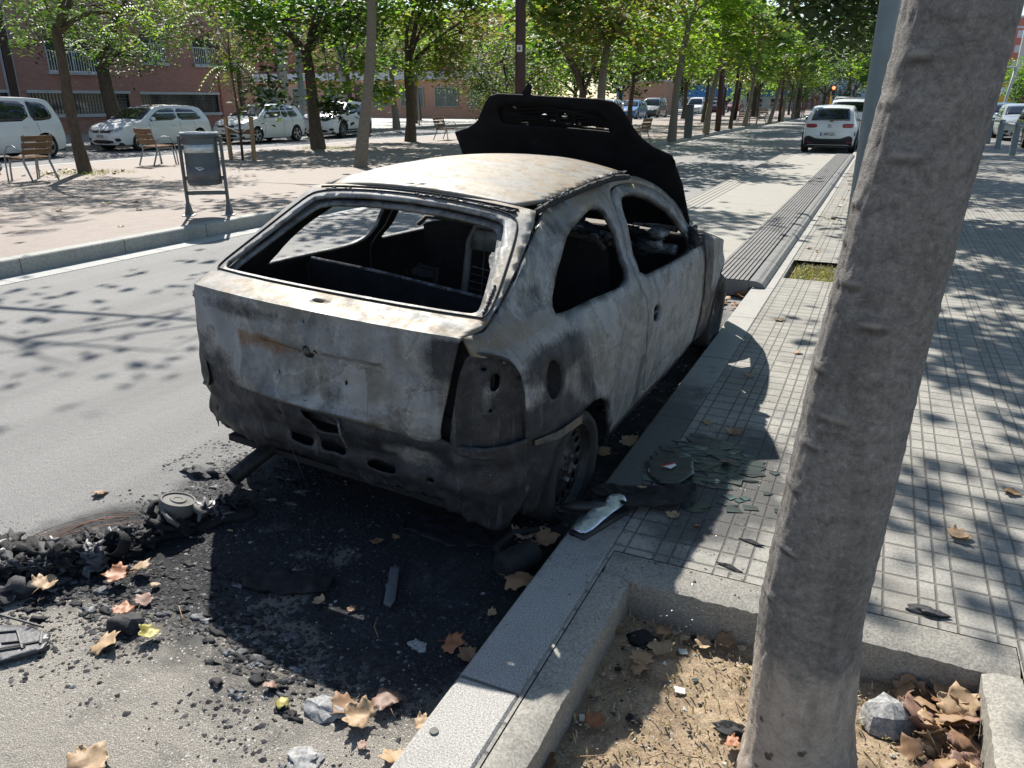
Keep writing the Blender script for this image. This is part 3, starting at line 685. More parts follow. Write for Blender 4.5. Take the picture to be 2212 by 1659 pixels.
        # fuel filler recess
        if sg>0:
            mb=MB(); n=20; vs=[]; 
            for k,(a,b) in enumerate(ell(-.257,.79,.060,.078,n)):
                p=sideP(a,b,-.003); vs.append(p)
            for a,b in ell(-.257,.79,.052,.068,n): vs.append(sideP(a,b,-.05))
            mb.add(vs,[(k,(k+1)%n,n+(k+1)%n,n+k) for k in range(n)]+[tuple(range(n,2*n))],'char')
            fr=mb.build('fuel_filler_recess',W,True)
            mb=MB(); mb.tube([sideP(-.257,.77,-.05),sideP(-.257,.77,-.035)],.02,'char',12); mb.build('filler_neck',fr)
            mb=MB(); q=chaik([(.872,.70),(.868,.785),(.99,.775),(1.0,.685)],2)
            mb.poly([sideP(a,b,-.03) for a,b in q],'char'); mb.tube([sideP(.9,.73,-.02),sideP(.97,.735,-.012)],.008,'ash',6); mb.build('handle_mount',d)
    # --- roof
    def e(v): return tab([(.06,1.338),(.3,1.362),(.7,1.378),(1.0,1.378),(1.3,1.352)],v)
    def roofP(u,v): 
        c=crown(u,.56); return (u,v-.075*c*(1-(v-.1)/1.2)+.09*c*max(0,(v-.1)/1.2),e(v)+.052*c+.004*mn.noise(Vector((u*3,v*3,5))))
    roof=chaik([(-.53,.10),(-.535,.7),(-.52,1.22),(-.3,1.24),(.3,1.24),(.52,1.22),(.535,.7),(.53,.10),(.25,.098),(-.25,.098)],1)
    ro=sheet('roof',roof,[ell(-.03,.145,.012,.007,8),ell(.02,.15,.012,.007,8)],roofP,'burnt',W,.04,.012,'char',
        dict(soot=lambda p,q:.12+.25*dome(abs(abs(q[0])-.53),0,.03),pale=lambda p,q:.93,rust=lambda p,q:.22+.20*dome(math.hypot((q[0]+.1)/.45,(q[1]-1.0)/.3),.2,1.2)))
    tag(ro,'pale ash-grey roof with ochre heat stains')
    # roof ditch, headers and melted trim
    for sg in (1,-1):
        mb=MB(); P=[(sg*(.543-.0*i),.10+i*.062,e(.10+i*.062)-.012) for i in range(19)]
        mb.tube(P,.014,'char',6); mb.build('roof_ditch',W,True)
        mb=MB()
        for i in range(46 if sg>0 else 10):
            v=random.uniform(.12,1.22) if random.random()<.5 else random.uniform(.75,1.1); c=Vector((sg*(.545+random.uniform(-.008,.010)),v,e(v)+.006))
            mb.tube([c+Vector((random.uniform(-.006,.006),k*.018,random.uniform(0,.010))) for k in range(4)],[.002,.0035,.003,.001],random.choice(['char','ash','ash','burnt']),5)
        mb.build('melted_trim',W,True)
    mb=MB(); # windscreen header and cowl
    mb.tube([roofP(u/10,1.235)[:2]+(roofP(u/10,1.235)[2]-.022,) for u in range(-5,6)],.022,'burnt',8); mb.at['soot']=[.6]*len(mb.v); mb.at['pale']=[.3]*len(mb.v); mb.at['rust']=[.3]*len(mb.v); mb.build('windscreen_header',W,True)
    for v in (.80,):
        mb=MB(); mb.tube([(u/10,v,e(v)+.045*crown(u/10)-.03) for u in range(-5,6)],.02,'char',6); mb.build('roof_bow',W,True)
    # --- tailgate
    bl=[(-.655,.41),(-.648,.30),(-.64,.155),(-.60,.10),(-.50,.065),(-.38,.035),(-.2,.03),(-.03,.035),(.15,.028),(.35,.014),(.47,.002),(.525,.0),(.552,.02),(.565,.13),(.585,.25),(.612,.38),(.632,.42),(.655,.50),(.655,.58),(.652,.66),(.632,.85),(.603,1.02),(.580,1.12),(.56,1.175),(.3,1.185),(-.3,1.185),(-.56,1.175),(-.580,1.12),(-.603,1.02),(-.632,.85),(-.652,.66),(-.66,.58),(-.668,.48)]
    win=chaik([(-.612,.598),(-.55,.594),(-.3,.594),(.3,.594),(.54,.594),(.600,.598),(.602,.65),(.50,1.03),(.46,1.08),(.2,1.092),(-.2,1.092),(-.46,1.08),(-.50,1.03),(-.612,.65)],2)
    th=[ell(0.0,.262,.026,.022,14),ell(.045,.262,.012,.012,8),ell(-.055,.255,.012,.010,8),ell(-.16,.145,.009,.010,6),ell(.17,.165,.009,.010,6),ell(.0,.49,.028,.013,14),ell(-.02,.37,.005,.006,6)]
    def t_soot(p,q):
        u,t=q; s=.10*(t>.4)+(t<=.4)*(.14+.16*dome(-u,-.5,.1)*dome(t,.2,.4)+.10*dome(t,.02,.15))+0*dome(-u,-.1,.5)
        if t<.4: s=max(s,.75*dome(math.hypot((u+.52)/.22,(t-.06)/.16),.3,1.2)); s=max(s,.62*dome(math.hypot((u+.38)/.3,(t-.355)/.05),.3,1.1))
        s=max(s,.80*dome(math.hypot((u-.60)/.16,(t-.33)/.15),.3,1.1)*(t<.40))
        s=max(s,.62*dome(math.hypot((u+.66)/.22,(t-.07)/.22),.3,1.2))
        s=max(s,.50*dome(t,.0,.12)*dome(-u,-.1,.3))
        s=max(s,.45*dome(abs(t-.36),.0,.05)*dome(abs(u+.25),.1,.35)*(t<.4))
        s=max(s,.40*dome(abs(u-.05),.05,.25)*dome(abs(t-.12),.02,.09))
        d=min(math.hypot(u-a,t-b) for a,b in win[::2]); s=max(s,.5*dome(d,.0,.03)*(t>.6))
        s=max(s,.75*dome(abs(t-1.135),.006,.022)*dome(-u,-.5,.1)*(.5+.5*mn.noise(Vector((u*20,3,0)))+.3))
        s=max(s,.7*dome(abs(u-.62),0,.03)*dome(abs(t-.63),.0,.10))
        return s
    def t_rust(p,q):
        u,t=q
        nz=mn.noise(Vector((u*9,t*14,2)))*.5+mn.noise(Vector((u*25,t*30,2)))*.3
        return max(.80*dome(math.hypot((u+.22+.0*t)/.28,(t-.25+ (u+.22)*.05)/.05)+nz,.3,1.35),.65*dome(math.hypot((u+.42)/.1,(t-.42)/.06),.3,1.2),.55*dome(math.hypot((u+.36)/.12,(t-.36)/.05),.3,1.2),.5*dome(math.hypot((u-.32)/.22,(t-.06)/.03),.4,1.2),.45*dome(math.hypot((u+.45)/.1,(t-.2)/.16),.3,1.2),.22)
    def t_pale(p,q):
        u,t=q
        return max(.9*dome(abs(t-.49),.083,.093),.75*dome(-(t),-1.14,-1.08),.5*dome(abs(abs(u)-.60),.02,.06)*(t>.58))
    tg=sheet('tailgate',bl,[win]+th,tgP,'burnt',W,.026,.014,'char',dict(soot=t_soot,rust=t_rust,pale=t_pale),creases=[[(-.645,.40),(.618,.40)]],angle=32)
    # inner flange round the window
    fl2=chaik([(-.640,.582),(-.3,.580),(.3,.580),(.628,.582),(.628,.66),(.52,1.05),(.47,1.10),(.2,1.11),(-.2,1.11),(-.47,1.10),(-.52,1.05),(-.640,.66)],2)
    wi2=chaik([(-.590,.612),(-.53,.606),(-.3,.605),(.3,.605),(.52,.606),(.578,.612),(.58,.665),(.475,1.015),(.43,1.06),(.2,1.072),(-.2,1.072),(-.43,1.06),(-.475,1.015),(-.59,.665)],2)
    def inn(u,t):
        p=tgP(u,t); return (p[0],p[1]+.014,p[2]-.026)
    sheet('window_flange',fl2,[wi2],inn,'burnt',tg,.03,.012,'char',dict(soot=lambda p,q:.45,pale=lambda p,q:.25,rust=lambda p,q:.35))
    mb=MB()
    ring=chaik([(-.648,.577),(-.58,.574),(-.3,.574),(.3,.574),(.58,.574),(.642,.577),(.640,.66),(.545,1.06),(.49,1.118),(.2,1.128),(-.2,1.128),(-.49,1.118),(-.545,1.06),(-.645,.66)],2)
    for rg_,oo in ((ring,.003),):
        pp=[Vector(tgP(a,b))+Vector((0,-.001,oo)) for a,b in dens(rg_,.03)]; mb.tube(pp+[pp[0]],.0035,'char',5,cap=False)
    pp=[Vector(tgP(u/20,1.150))+Vector((0,0,.003)) for u in range(-10,11)]; mb.tube(pp,.004,'char',5)
    mb.build('frame_seam',tg,True)
    mb=MB(); c=Vector(tgP(0,.262)); mb.tube([c+Vector((0,.03,0)),c+Vector((0,-.002,0))],.014,'scorched',12); mb.tube([c+Vector((0,.02,0)),c+Vector((0,.012,0))],.03,'char',12); mb.build('lock_barrel',tg,True)
    mb=MB(); mb.poly([tgP(u,t)[0:1]+(tgP(u,t)[1]+.05,tgP(u,t)[2]) for u,t in [(-.5,.06),(.5,.06),(.56,.36),(-.56,.36)]],'char'); mb.build('inner_skin',tg)
    mb=MB(); mb.poly([(-.1,-.6,1.0),(.1,-.6,1.0),(.1,-.5,1.0),(-.1,-.5,1.0)],'char'); mb.build('wiper_recess',tg)
    # blistered trim along the spoiler seam
    mb=MB(); mb.tube([Vector(tgP(u/20,1.128))+Vector((0,0,.001)) for u in range(-9,11)],.004,'debris',5)
    for i in range(90):
        u=random.uniform(.05,.50) if i<75 else random.uniform(-.45,-.1); p=Vector(tgP(u,1.128+random.uniform(-.006,.008)))+Vector((0,0,.003))
        mb.blob(p,random.uniform(.003,.007),'debris',1,.5,i,(1.8,1,.6))
    mb.build('blistered_seal',tg,True); mb=MB(); mb.tube([Vector(tgP(.66-.10*(t-.58)/.55-.03,t)) for t in (.595,.62,.65,.68,.71,.745)],.0035,'debris',5)
    for i in range(40):
        t=random.uniform(.60,.74); p=Vector(tgP(.66-.10*(t-.58)/.55-.03,t))+Vector((0,0,.003)); mb.blob(p,random.uniform(.003,.006),random.choice(['debris','scorched']),1,.5,i)
    mb.build('blistered_seal',tg,True)
    # --- lamp recesses
    for sg in (1,-1):
        lr=chaik([(.585,.60),(.60,.75),(.62,.88),(.648,.972),(.70,.976),(.76,.955),(.812,.91),(.845,.83),(.862,.74),(.89,.62),(.87,.56),(.7,.56)],1)
        lrd=dens(lr,.008)
        def lp(s,w_,sg=sg):
            ed=min(math.hypot(s-a,w_-b) for a,b in lrd); o=-.035*(1-dome(ed,.0,.035))-.006
            p=rearP(sg*s,w_,o); return (p[0]-sg*.5*abs(o)*dome(-s,-.82,-.68),p[1],p[2])
        hl=[chaik([(.708,.822),(.708,.885),(.742,.885),(.742,.822)],1),ell(.68,.905,.010,.007,8),ell(.715,.75,.008,.007,8)] if sg>0 else []
        sheet('lamp_recess',lr,hl,lp,'burnt',W,.022,.004,'char',dict(soot=lambda p,q: .92+.3*dome(-q[0],-.8,-.7)-.28*dome(math.hypot((q[0]-.72)/.08,(q[1]-.8)/.09),.3,1.1)+.25*dome(q[1],.6,.72),pale=lambda p,q:0,rust=lambda p,q:.36),flip=sg<0)
    for sg in (1,-1):
        mb=MB(); pp=[(s,w_) for s in (.50,.62,.70) for w_ in (.50,.75,.97)]; mb.add([rearP(sg*s,w_,-.085) for s,w_ in pp],[(i*3+j,i*3+j+1,i*3+j+4,i*3+j+3) for i in range(2) for j in range(2)],'char'); mb.build('gap_backing',W)  # black sheets added behind the lamps to block daylight through the gaps
    # --- crumpled rear valance with slots and a torn lower edge
    bot=[(-.80,.50),(-.795,.40),(-.77,.335),(-.74,.365),(-.70,.36),(-.63,.385),(-.55,.372),(-.487,.375),(-.42,.352),(-.353,.357),(-.30,.372),(-.239,.372),(-.14,.385),(-.053,.391),(.03,.375),(.104,.358),(.169,.33),(.25,.345),(.339,.361),(.392,.343),(.46,.358),(.526,.363),(.54,.335),(.555,.318),(.61,.305),(.656,.285),(.70,.262),(.746,.243),(.775,.25),(.805,.288),(.853,.35),(.91,.40),(.974,.451),(1.02,.52),(1.04,.585)]
    top=[(.93,.60),(.875,.615),(.72,.612),(.60,.62),(.545,.64),(.35,.66),(.0,.685),(-.3,.69),(-.50,.74),(-.64,.80),(-.66,.93),(-.70,.98),(-.76,.96),(-.80,.85),(-.82,.75),(-.79,.66),(-.83,.60)]
    slots=[ell(-.10,.478,.062,.020,16,3.2),ell(.062,.478,.062,.020,16,3.2),ell(.288,.450,.066,.022,16,3.2),ell(-.17,.585,.012,.012,10),ell(-.62,.47,.010,.012,8),ell(.50,.44,.012,.012,8),chaik([(-.07,.64),(.13,.622),(.13,.56),(.02,.545),(-.03,.585)],1)]
    def vp(s,w_):
        o=-.018-.012*math.sin(w_*40)*dome(abs(w_-.47),.05,.12)+.012*mn.noise(Vector((s*7,w_*9,2)))*dome(w_,.55,.62)+.009*mn.noise(Vector((s*22,w_*14,2)))+.016*math.exp(-((s-.62)/.018)**2)*dome(w_,.52,.6)-.012*math.exp(-((w_-.565)/.012)**2)*dome(abs(s-.1),.4,.5)
        if s>.55: o+=.02*dome(w_,.5,.6)
        return rearP(s,w_,o)
    def v_soot(p,q):
        s,w_=q; k=1.12
        k-=.85*dome(math.hypot((s-.43)/.17,(w_-.53)/.07),.2,1.2); k-=.35*dome(math.hypot((s+.45)/.2,(w_-.60)/.08),.2,1.2)
        k-=.22*dome(math.hypot((s-.1)/.5,(w_-.55)/.05),.3,1.2)
        k-=.42*dome(abs(s-.62-.03*math.sin(w_*30)),.0,.022)*dome(abs(w_-.4),.05,.2)
        k-=.55*dome(math.hypot((s-.88)/.035,(w_-.38)/.07),.3,1.2)
        k-=.30*dome(math.hypot((s+.76)/.05,(w_-.80)/.2),.4,1.2)
        return k
    bt=[]
    for i,(a,b) in enumerate(dens(bot+top,.02)):
        if b<.52 and i<140: b+=.022*mn.noise(Vector((a*32,b*10,7)))
        bt.append((a,b))
    va=sheet('rear_valance',bt,slots,vp,'burnt',W,.022,.006,'char',dict(soot=v_soot,pale=lambda p,q:.0,rust=lambda p,q:.3))
    mb=MB()
    mb.tube([rearP(.13,.64,-.01),rearP(.15,.58,.004),rearP(.165,.52,.006)],[.004,.005,.003],'ash',5)
    mb.build('hanging_wire',va,True); mb=MB()
    mb.tube([rearP(-.17,.585,.0),rearP(-.165,.5,.004),rearP(-.15,.38,.006),rearP(-.15,.2,.0)],.0016,'scorched',4)
    mb.build('hanging_wire',va,True); mb=MB()
    mb.tube([rearP(-.80,.40,-.01),rearP(-.81,.33,-.0),rearP(-.80,.29,.0)],[.008,.006,.002],'char',5)
    mb.build('hanging_wire',va,True)
    mb=MB(); mb.box((.02,-.585,.60),(.22,.05,.10),'scorched',bev=.01); mb.box((0,-.57,.54),(1.2,.02,.32),'char'); mb.build('bumper_beam',va)
    # torn flap of sill metal behind the rear wheel
    mb=MB()
    mb.add([sideP(-.41,.60,.012),sideP(-.25,.585,.018),sideP(-.10,.60,.02),sideP(-.12,.568,.03),sideP(-.27,.555,.02),sideP(-.40,.575,.01)],[(0,1,4,5),(1,2,3,4)],'scorched'); mb.build('torn_flange',W)
    # --- floor, tanks, exhaust, spare wheel well
    mb=MB(); mb.box((0,.95,.27),(1.36,2.9,.03),'char'); mb.box((0,2.15,.62),(1.3,.03,.62),'char'); mb.box((0,-.3,.42),(.92,.5,.02),'char'); mb.build('floor_pan',W)
    for v in (-.56,):
        mb=MB(); mb.lathe([(.0,.29),(.12,.29),(.19,.31),(.22,.38),(.22,.42)],'char',20,(-.12,-.34,.0)); mb.build('spare_wheel_well',W,True)
    mb=MB(); mb.tube([(-.30,.2,.33),(-.38,-.2,.33),(-.42,-.42,.30),(-.455,-.58,.245),(-.475,-.69,.205)],.036,'rimdark',14,cap=False); mb.tube([(-.36,-.12,.33),(-.43,-.40,.31)],.085,'scorched',14)
    mb.build('exhaust_pipe',W,True)
    mb=MB(); mb.tube([(-.7,0,.33),(.7,0,.33)],.035,'char',8); mb.tube([(-.45,-.30,.35),(-.45,-.28,.55)],[.06,.06],'scorched',12); mb.build('rear_axle',W,True)
    # --- wheels
    WM='rimdark'
    def wheel(u,v,w_,sg,r,tyre,steer=0,name='wheel'):
        wt=bpy.data.objects.new(name,None); COL.objects.link(wt); wt.parent=W; wt.location=(u,v,w_); wt.rotation_euler=(0,rad(90*sg),rad(steer))
        mb=MB()
        mb.lathe([(.205,-.11),(.207,-.10),(.190,-.09),(.182,-.05),(.186,.02),(.192,.055),(.207,.062),(.209,.072),(.196,.072),(.184,.050),(.176,.040)],WM,48)
        mb.build('rim',wt,True,angle=50)
        # disc with ventilation holes
        holes=[ell(.145*math.cos(2*PI*k/15),.145*math.sin(2*PI*k/15),.016,.016,8) for k in range(15)]+[ell(.052*math.cos(2*PI*k/4+.4),.052*math.sin(2*PI*k/4+.4),.008,.008,6) for k in range(4)]
        circ=ell(0,0,.178,.178,40)
        def dp(x,y):
            q=math.hypot(x,y); return (x,y,.040 if q>.165 else .028+.012*((q-.11)/.055)**2 if q>.11 else .028+.02*dome(q,.05,.085))
        sheet('wheel_disc',circ,holes,dp,WM,wt,.016,.004)
        mb=MB()
        for k in range(4):
            a=2*PI*k/4+.4+PI/4; mb.tube([(.052*math.cos(a),.052*math.sin(a),.045),(.052*math.cos(a),.052*math.sin(a),.062)],.010,'ash',6)
        mb.tube([(0,0,.03),(0,0,.062)],.026,'scorched',14); mb.build('hub',wt,True,angle=40)
        mb=MB(); mb.lathe([(.0,-.05),(.17,-.05)],'char',24); mb.build('brake_drum',wt)
        mb=MB()
        if tyre: mb.lathe([(.20,-.10),(r-.02,-.105),(r,-.08),(r,.07),(r-.02,.095),(.215,.085),(.205,.07)],'tyre',40)
        else:
            for k in range(5): mb.lathe([(.208+.004*k,-.06+.02*k),(.215+.003*k,-.05+.022*k)],'char',40)
        mb.build('tyre_remains',wt,True)
        return wt
    wheel(.745,0,.285,1,.255,True,0)
    wheel(.735,2.53,.30,1,.27,True,3)
    wheel(-.745,0,.285,-1,.285,True); wheel(-.735,2.53,.30,-1,.29,True)
    # --- interior
    mb=MB(); P=[(-.72,.17,.955),(-.70,.16,.965),(-.3,.155,.955),(.05,.15,.93),(.33,.15,.915),(.34,.14,.45),(-.70,.14,.45),(-.735,.16,.93)]
    mb.poly(P,'char',.03,(0,1,0)); mb.tube([(-.70,.165,.968),(-.3,.16,.958),(.33,.155,.918)],.008,'ash',6); mb.tube([(-.1,.2,.95),(-.1,.22,1.0),(0,.22,.995),(0,.2,.94)],.012,'char',6); mb.box((-.06,.20,.975),(.12,.05,.04),'char',bev=.01)
    mb.build('rear_seat_panel',W)
    def frame(n,u0,u1,v,w0,w1,lean,parts=True):
        mb=MB(); f=lambda w_:v+lean*(w_-w0)
        mb.tube([(u0,f(w0),w0),(u0+.015,f(w1-.08),w1-.08),(u0+.05,f(w1),w1),(u1-.05,f(w1),w1),(u1-.015,f(w1-.08),w1-.08),(u1,f(w0),w0)],.018,'steelburnt',8)
        mb.box(((u0+u1)/2,f(w1-.07),w1-.07),(u1-u0-.04,.012,.10),'steelburnt',bev=.005)
        for k in range(6): mb.tube([(u0,f(w0+.1+.035*k),w0+.1+.035*k),((u0+u1)/2,f(w0+.1+.035*k)-.02,w0+.09+.035*k),(u1,f(w0+.1+.035*k),w0+.1+.035*k)],.0022,'ash' if k%2 else 'scorched',4)
        mb.tube([(u0+.1,f(w0),w0),(u0+.1,f(w1),w1)],.003,'scorched',4); mb.build(n,W,True,angle=50)
    frame('rear_seat_frame',.02,.40,.40,.70,1.17,.14)
    for u in (-.36,.36):
        mb=MB(); n=10; vs=[];fs=[]
        for j in range(n+1):
            for i in range(n+1):
                a=i/n*2-1;b=j/n; vs.append((u+a*(.23-.03*b),1.02-.12*b+.05*a*a+.005*mn.noise(Vector((a*5,b*5,u))),.45+.62*b-.05*a*a*b))
        for j in range(n):
            for i in range(n): q=j*(n+1)+i; fs.append((q,q+1,q+n+2,q+n+1))
        mb.add(vs,fs,'char'); mb.tube([(u-.2,.9,1.03),(u-.14,.9,1.08),(u+.14,.9,1.08),(u+.2,.9,1.03)],.014,'scorched',6)
        mb.box((u,1.3,.50),(.46,.5,.12),'char',bev=.04)
        mb.build('front_seat_frame',W,True,angle=60)
    mb=MB(); mb.tube([(-.66,1.72,.90),(.70,1.74,.88)],.032,'ash',10); mb.tube([(-.66,1.86,.99),(.0,1.93,1.0),(.66,1.86,.98)],.022,'ash',8)
    mb.tube([(.3,1.6,.9),(.36,1.5,.97)],.02,'scorched',8); mb.build('dashboard_beam',W,True)
    mb=MB()
    rr=random.Random(3)
    for i in range(46): 
        c=(rr.uniform(-.1,.62),rr.uniform(1.5,1.8),rr.uniform(.90,.99)); mb.blob(c,rr.uniform(.02,.05),rr.choice(['ash','debris','char']),2,.7,i,(1.4,1.2,.6),2.5)
    for i in range(26):
        c=(rr.uniform(-.62,-.1),rr.uniform(1.5,1.85),rr.uniform(.90,.97)); mb.blob(c,rr.uniform(.02,.05),rr.choice(['ash','debris','char']),2,.7,i,(1.4,1.2,.6),2.5)
    mb.build('melted_dashboard',W,True)
    mb=MB()
    for i in range(60): mb.blob((rr.uniform(-.6,.6),rr.uniform(-.4,1.9),rr.uniform(.29,.34)),rr.uniform(.02,.06),rr.choice(['debris','char','ash']),1,.6,i,(1.3,1.3,.5))
    mb.build('cabin_rubble',W,True)
    # mirror stump on the door
    mb=MB()
    for i in range(9): mb.blob(sideP(1.76+rr.uniform(-.05,.07),.955+rr.uniform(-.03,.05),.02),rr.uniform(.015,.035),rr.choice(['char','debris']),2,.6,i)
    mb.build('mirror_stump',W,True)
    # engine bay and front panel
    mb=MB(); mb.box((0,2.65,.55),(.9,.7,.35),'char',bev=.05); mb.box((.3,2.6,.66),(.25,.3,.16),'scorched',bev=.03); mb.tube([(-.4,2.4,.75),(.1,2.35,.8),(.5,2.45,.75)],.03,'scorched',8); mb.build('engine',W)
    mb=MB(); mb.box((0,3.12,.48),(1.0,.04,.28),'char'); mb.box((0,3.05,.63),(1.1,.08,.05),'scorched',bev=.01); mb.box((0,3.16,.40),(1.0,.04,.1),'scorched',bev=.01); mb.build('front_panel',W)
    mb=MB(); mb.box((0,1.98,.93),(1.34,.14,.03),'scorched',bev=.008); mb.build('cowl',W)
    # --- bonnet thrown open past upright
    th=rad(117); hc,hs=math.cos(th),math.sin(th)
    def hp(u,s):
        b=.03*(u/.7)**2; s2=s
        return (u+.0,1.915+s2*hc-b*hs+.004*mn.noise(Vector((u*4,s*4,0))),.94+s2*hs+b*hc*0)
    H=[(.735,.045),(.735,.12),(.70,.36),(.645,.545),(.60,.565),(.53,.595),(.47,.64),(.425,.70),(.395,.76),(.36,.82),(.325,.848),(.25,.862),(-.30,.866),(-.40,.865),(-.45,.85),(-.48,.82),(-.53,.745),(-.565,.69),(-.60,.66),(-.65,.63),(-.75,.595),(-.735,.48),(-.72,.05)]
    cut=[[(-.40,.80),(-.15,.808),(.20,.79),(.28,.74),(.31,.665),(.22,.668),(.05,.672),(-.15,.675),(-.40,.672),(-.42,.72)]]
    ho=sheet('bonnet',H,[chaik(c,1) for c in cut],hp,'charhood',W,.035,.012,'charhood',None,flip=True); tag(ho,'soot-black bonnet standing open with a slotted inner frame')
    # battered inner skin inside the slot: leaves thin gaps of daylight
    inner=[(-.44,.83),(.22,.82),(.33,.74),(.335,.64),(-.44,.64)]
    gaps=[[(.0,.686),(.27,.674),(.27,.682),(.0,.698)],[(-.13,.70),(-.06,.70),(-.07,.72)],[(-.30,.683),(-.24,.683),(-.25,.691)],[(-.02,.735),(.02,.74),(.01,.76),(-.01,.752)],[(-.16,.735),(-.10,.74),(-.12,.752)],[(-.33,.78),(-.30,.775),(-.315,.80)],[(.06,.705),(.10,.70),(.09,.72)]]
    sheet('bonnet_inner_skin',inner,gaps,lambda u,s:(lambda p:(p[0],p[1]+.012+.010*mn.noise(Vector((u*9,s*26,3))),p[2]+.0))(hp(u,s)),'charhood',ho,.02,.004)
    mb=MB(); 
    for k in range(7):
        s0=.70+.015*k; mb.tube([Vector(hp(-.36+.1*i,s0+.012*math.sin(i*1.1+k)))+Vector((0,-.004,0)) for i in range(7)],[.003,.005,.006,.004,.006,.005,.002],'charhood',5)
    mb.tube([Vector(hp(.02+.055*math.cos(a/10*2*PI),.735+.05*math.sin(a/10*2*PI)))+Vector((0,-.008,0)) for a in range(11)],.008,'charhood',6); mb.build('bonnet_ribs',ho,True)
    mb=MB(); c=Vector(hp(-.22,.86)); mb.poly([c+Vector((-.03,0,0)),c+Vector((.03,0,-.0)),c+Vector((.035,0,.055)),c+Vector((.01,.01,.07))],'charhood',.008,(0,1,0)); mb.build('bonnet_catch',ho)
    mb=MB(); mb.add([Vector(hp(a,b))+Vector((0,-.003,-.002)) for a,b in ((.49,.575),(.53,.56),(.58,.565),(.64,.545),(.66,.47),(.68,.38),(.66,.36),(.645,.44),(.62,.50),(.57,.52),(.53,.53),(.50,.555))],[tuple(range(12))],'greypaint' if 'greypaint' in M else 'scorched'); mb.build('unburnt_patch',ho)
    for u in (-.68,.69):
        mb=MB(); mb.tube([(u,1.98,.93),(u,1.95,.99),(u*.98,1.90,1.02)],.012,'char',6); mb.build('bonnet_hinge',W)
    return W
WRECK=build_wreck()
# ---------------------------------------------------------------- parked cars (front = +Y in car space)
def wheel_mesh(t,x,y,r,sg,rimmat='alloy',spokes=5,detail=True):
    wt=bpy.data.objects.new('wheel',None); COL.objects.link(wt); wt.parent=t; wt.location=(x,y,r); wt.rotation_euler=(0,rad(90*sg),0)
    mb=MB(); k=r*.66
    mb.lathe([(k,-.11),(r-.03,-.11),(r,-.08),(r,.08),(r-.03,.11),(k+.01,.105),(k,.09)],'tyre',28); mb.lathe([(0,.0),(k,.0)],'blackp',24); mb.build('tyre',wt,True,angle=40)
    mb=MB(); mb.lathe([(k-.015,.06),(k-.005,.100),(k+.005,.100),(k+.005,.04)],rimmat,28)
    for i in range(spokes):
        a=2*PI*i/spokes; R=Matrix.Rotation(a,3,'Z'); mb.box(R@Vector((k*.52,0,.085)),(k*.98,k*.2,.02),rimmat,R,.004)
        if spokes==5: mb.box(R@Vector((k*.7,.02,.088)),(k*.5,k*.16,.018),rimmat,R@Matrix.Rotation(.25,3,'Z'),.004)
    mb.lathe([(0,.10),(k*.2,.10),(k*.22,.07)],rimmat,12); mb.build('rim',wt,True,angle=35)
    return wt
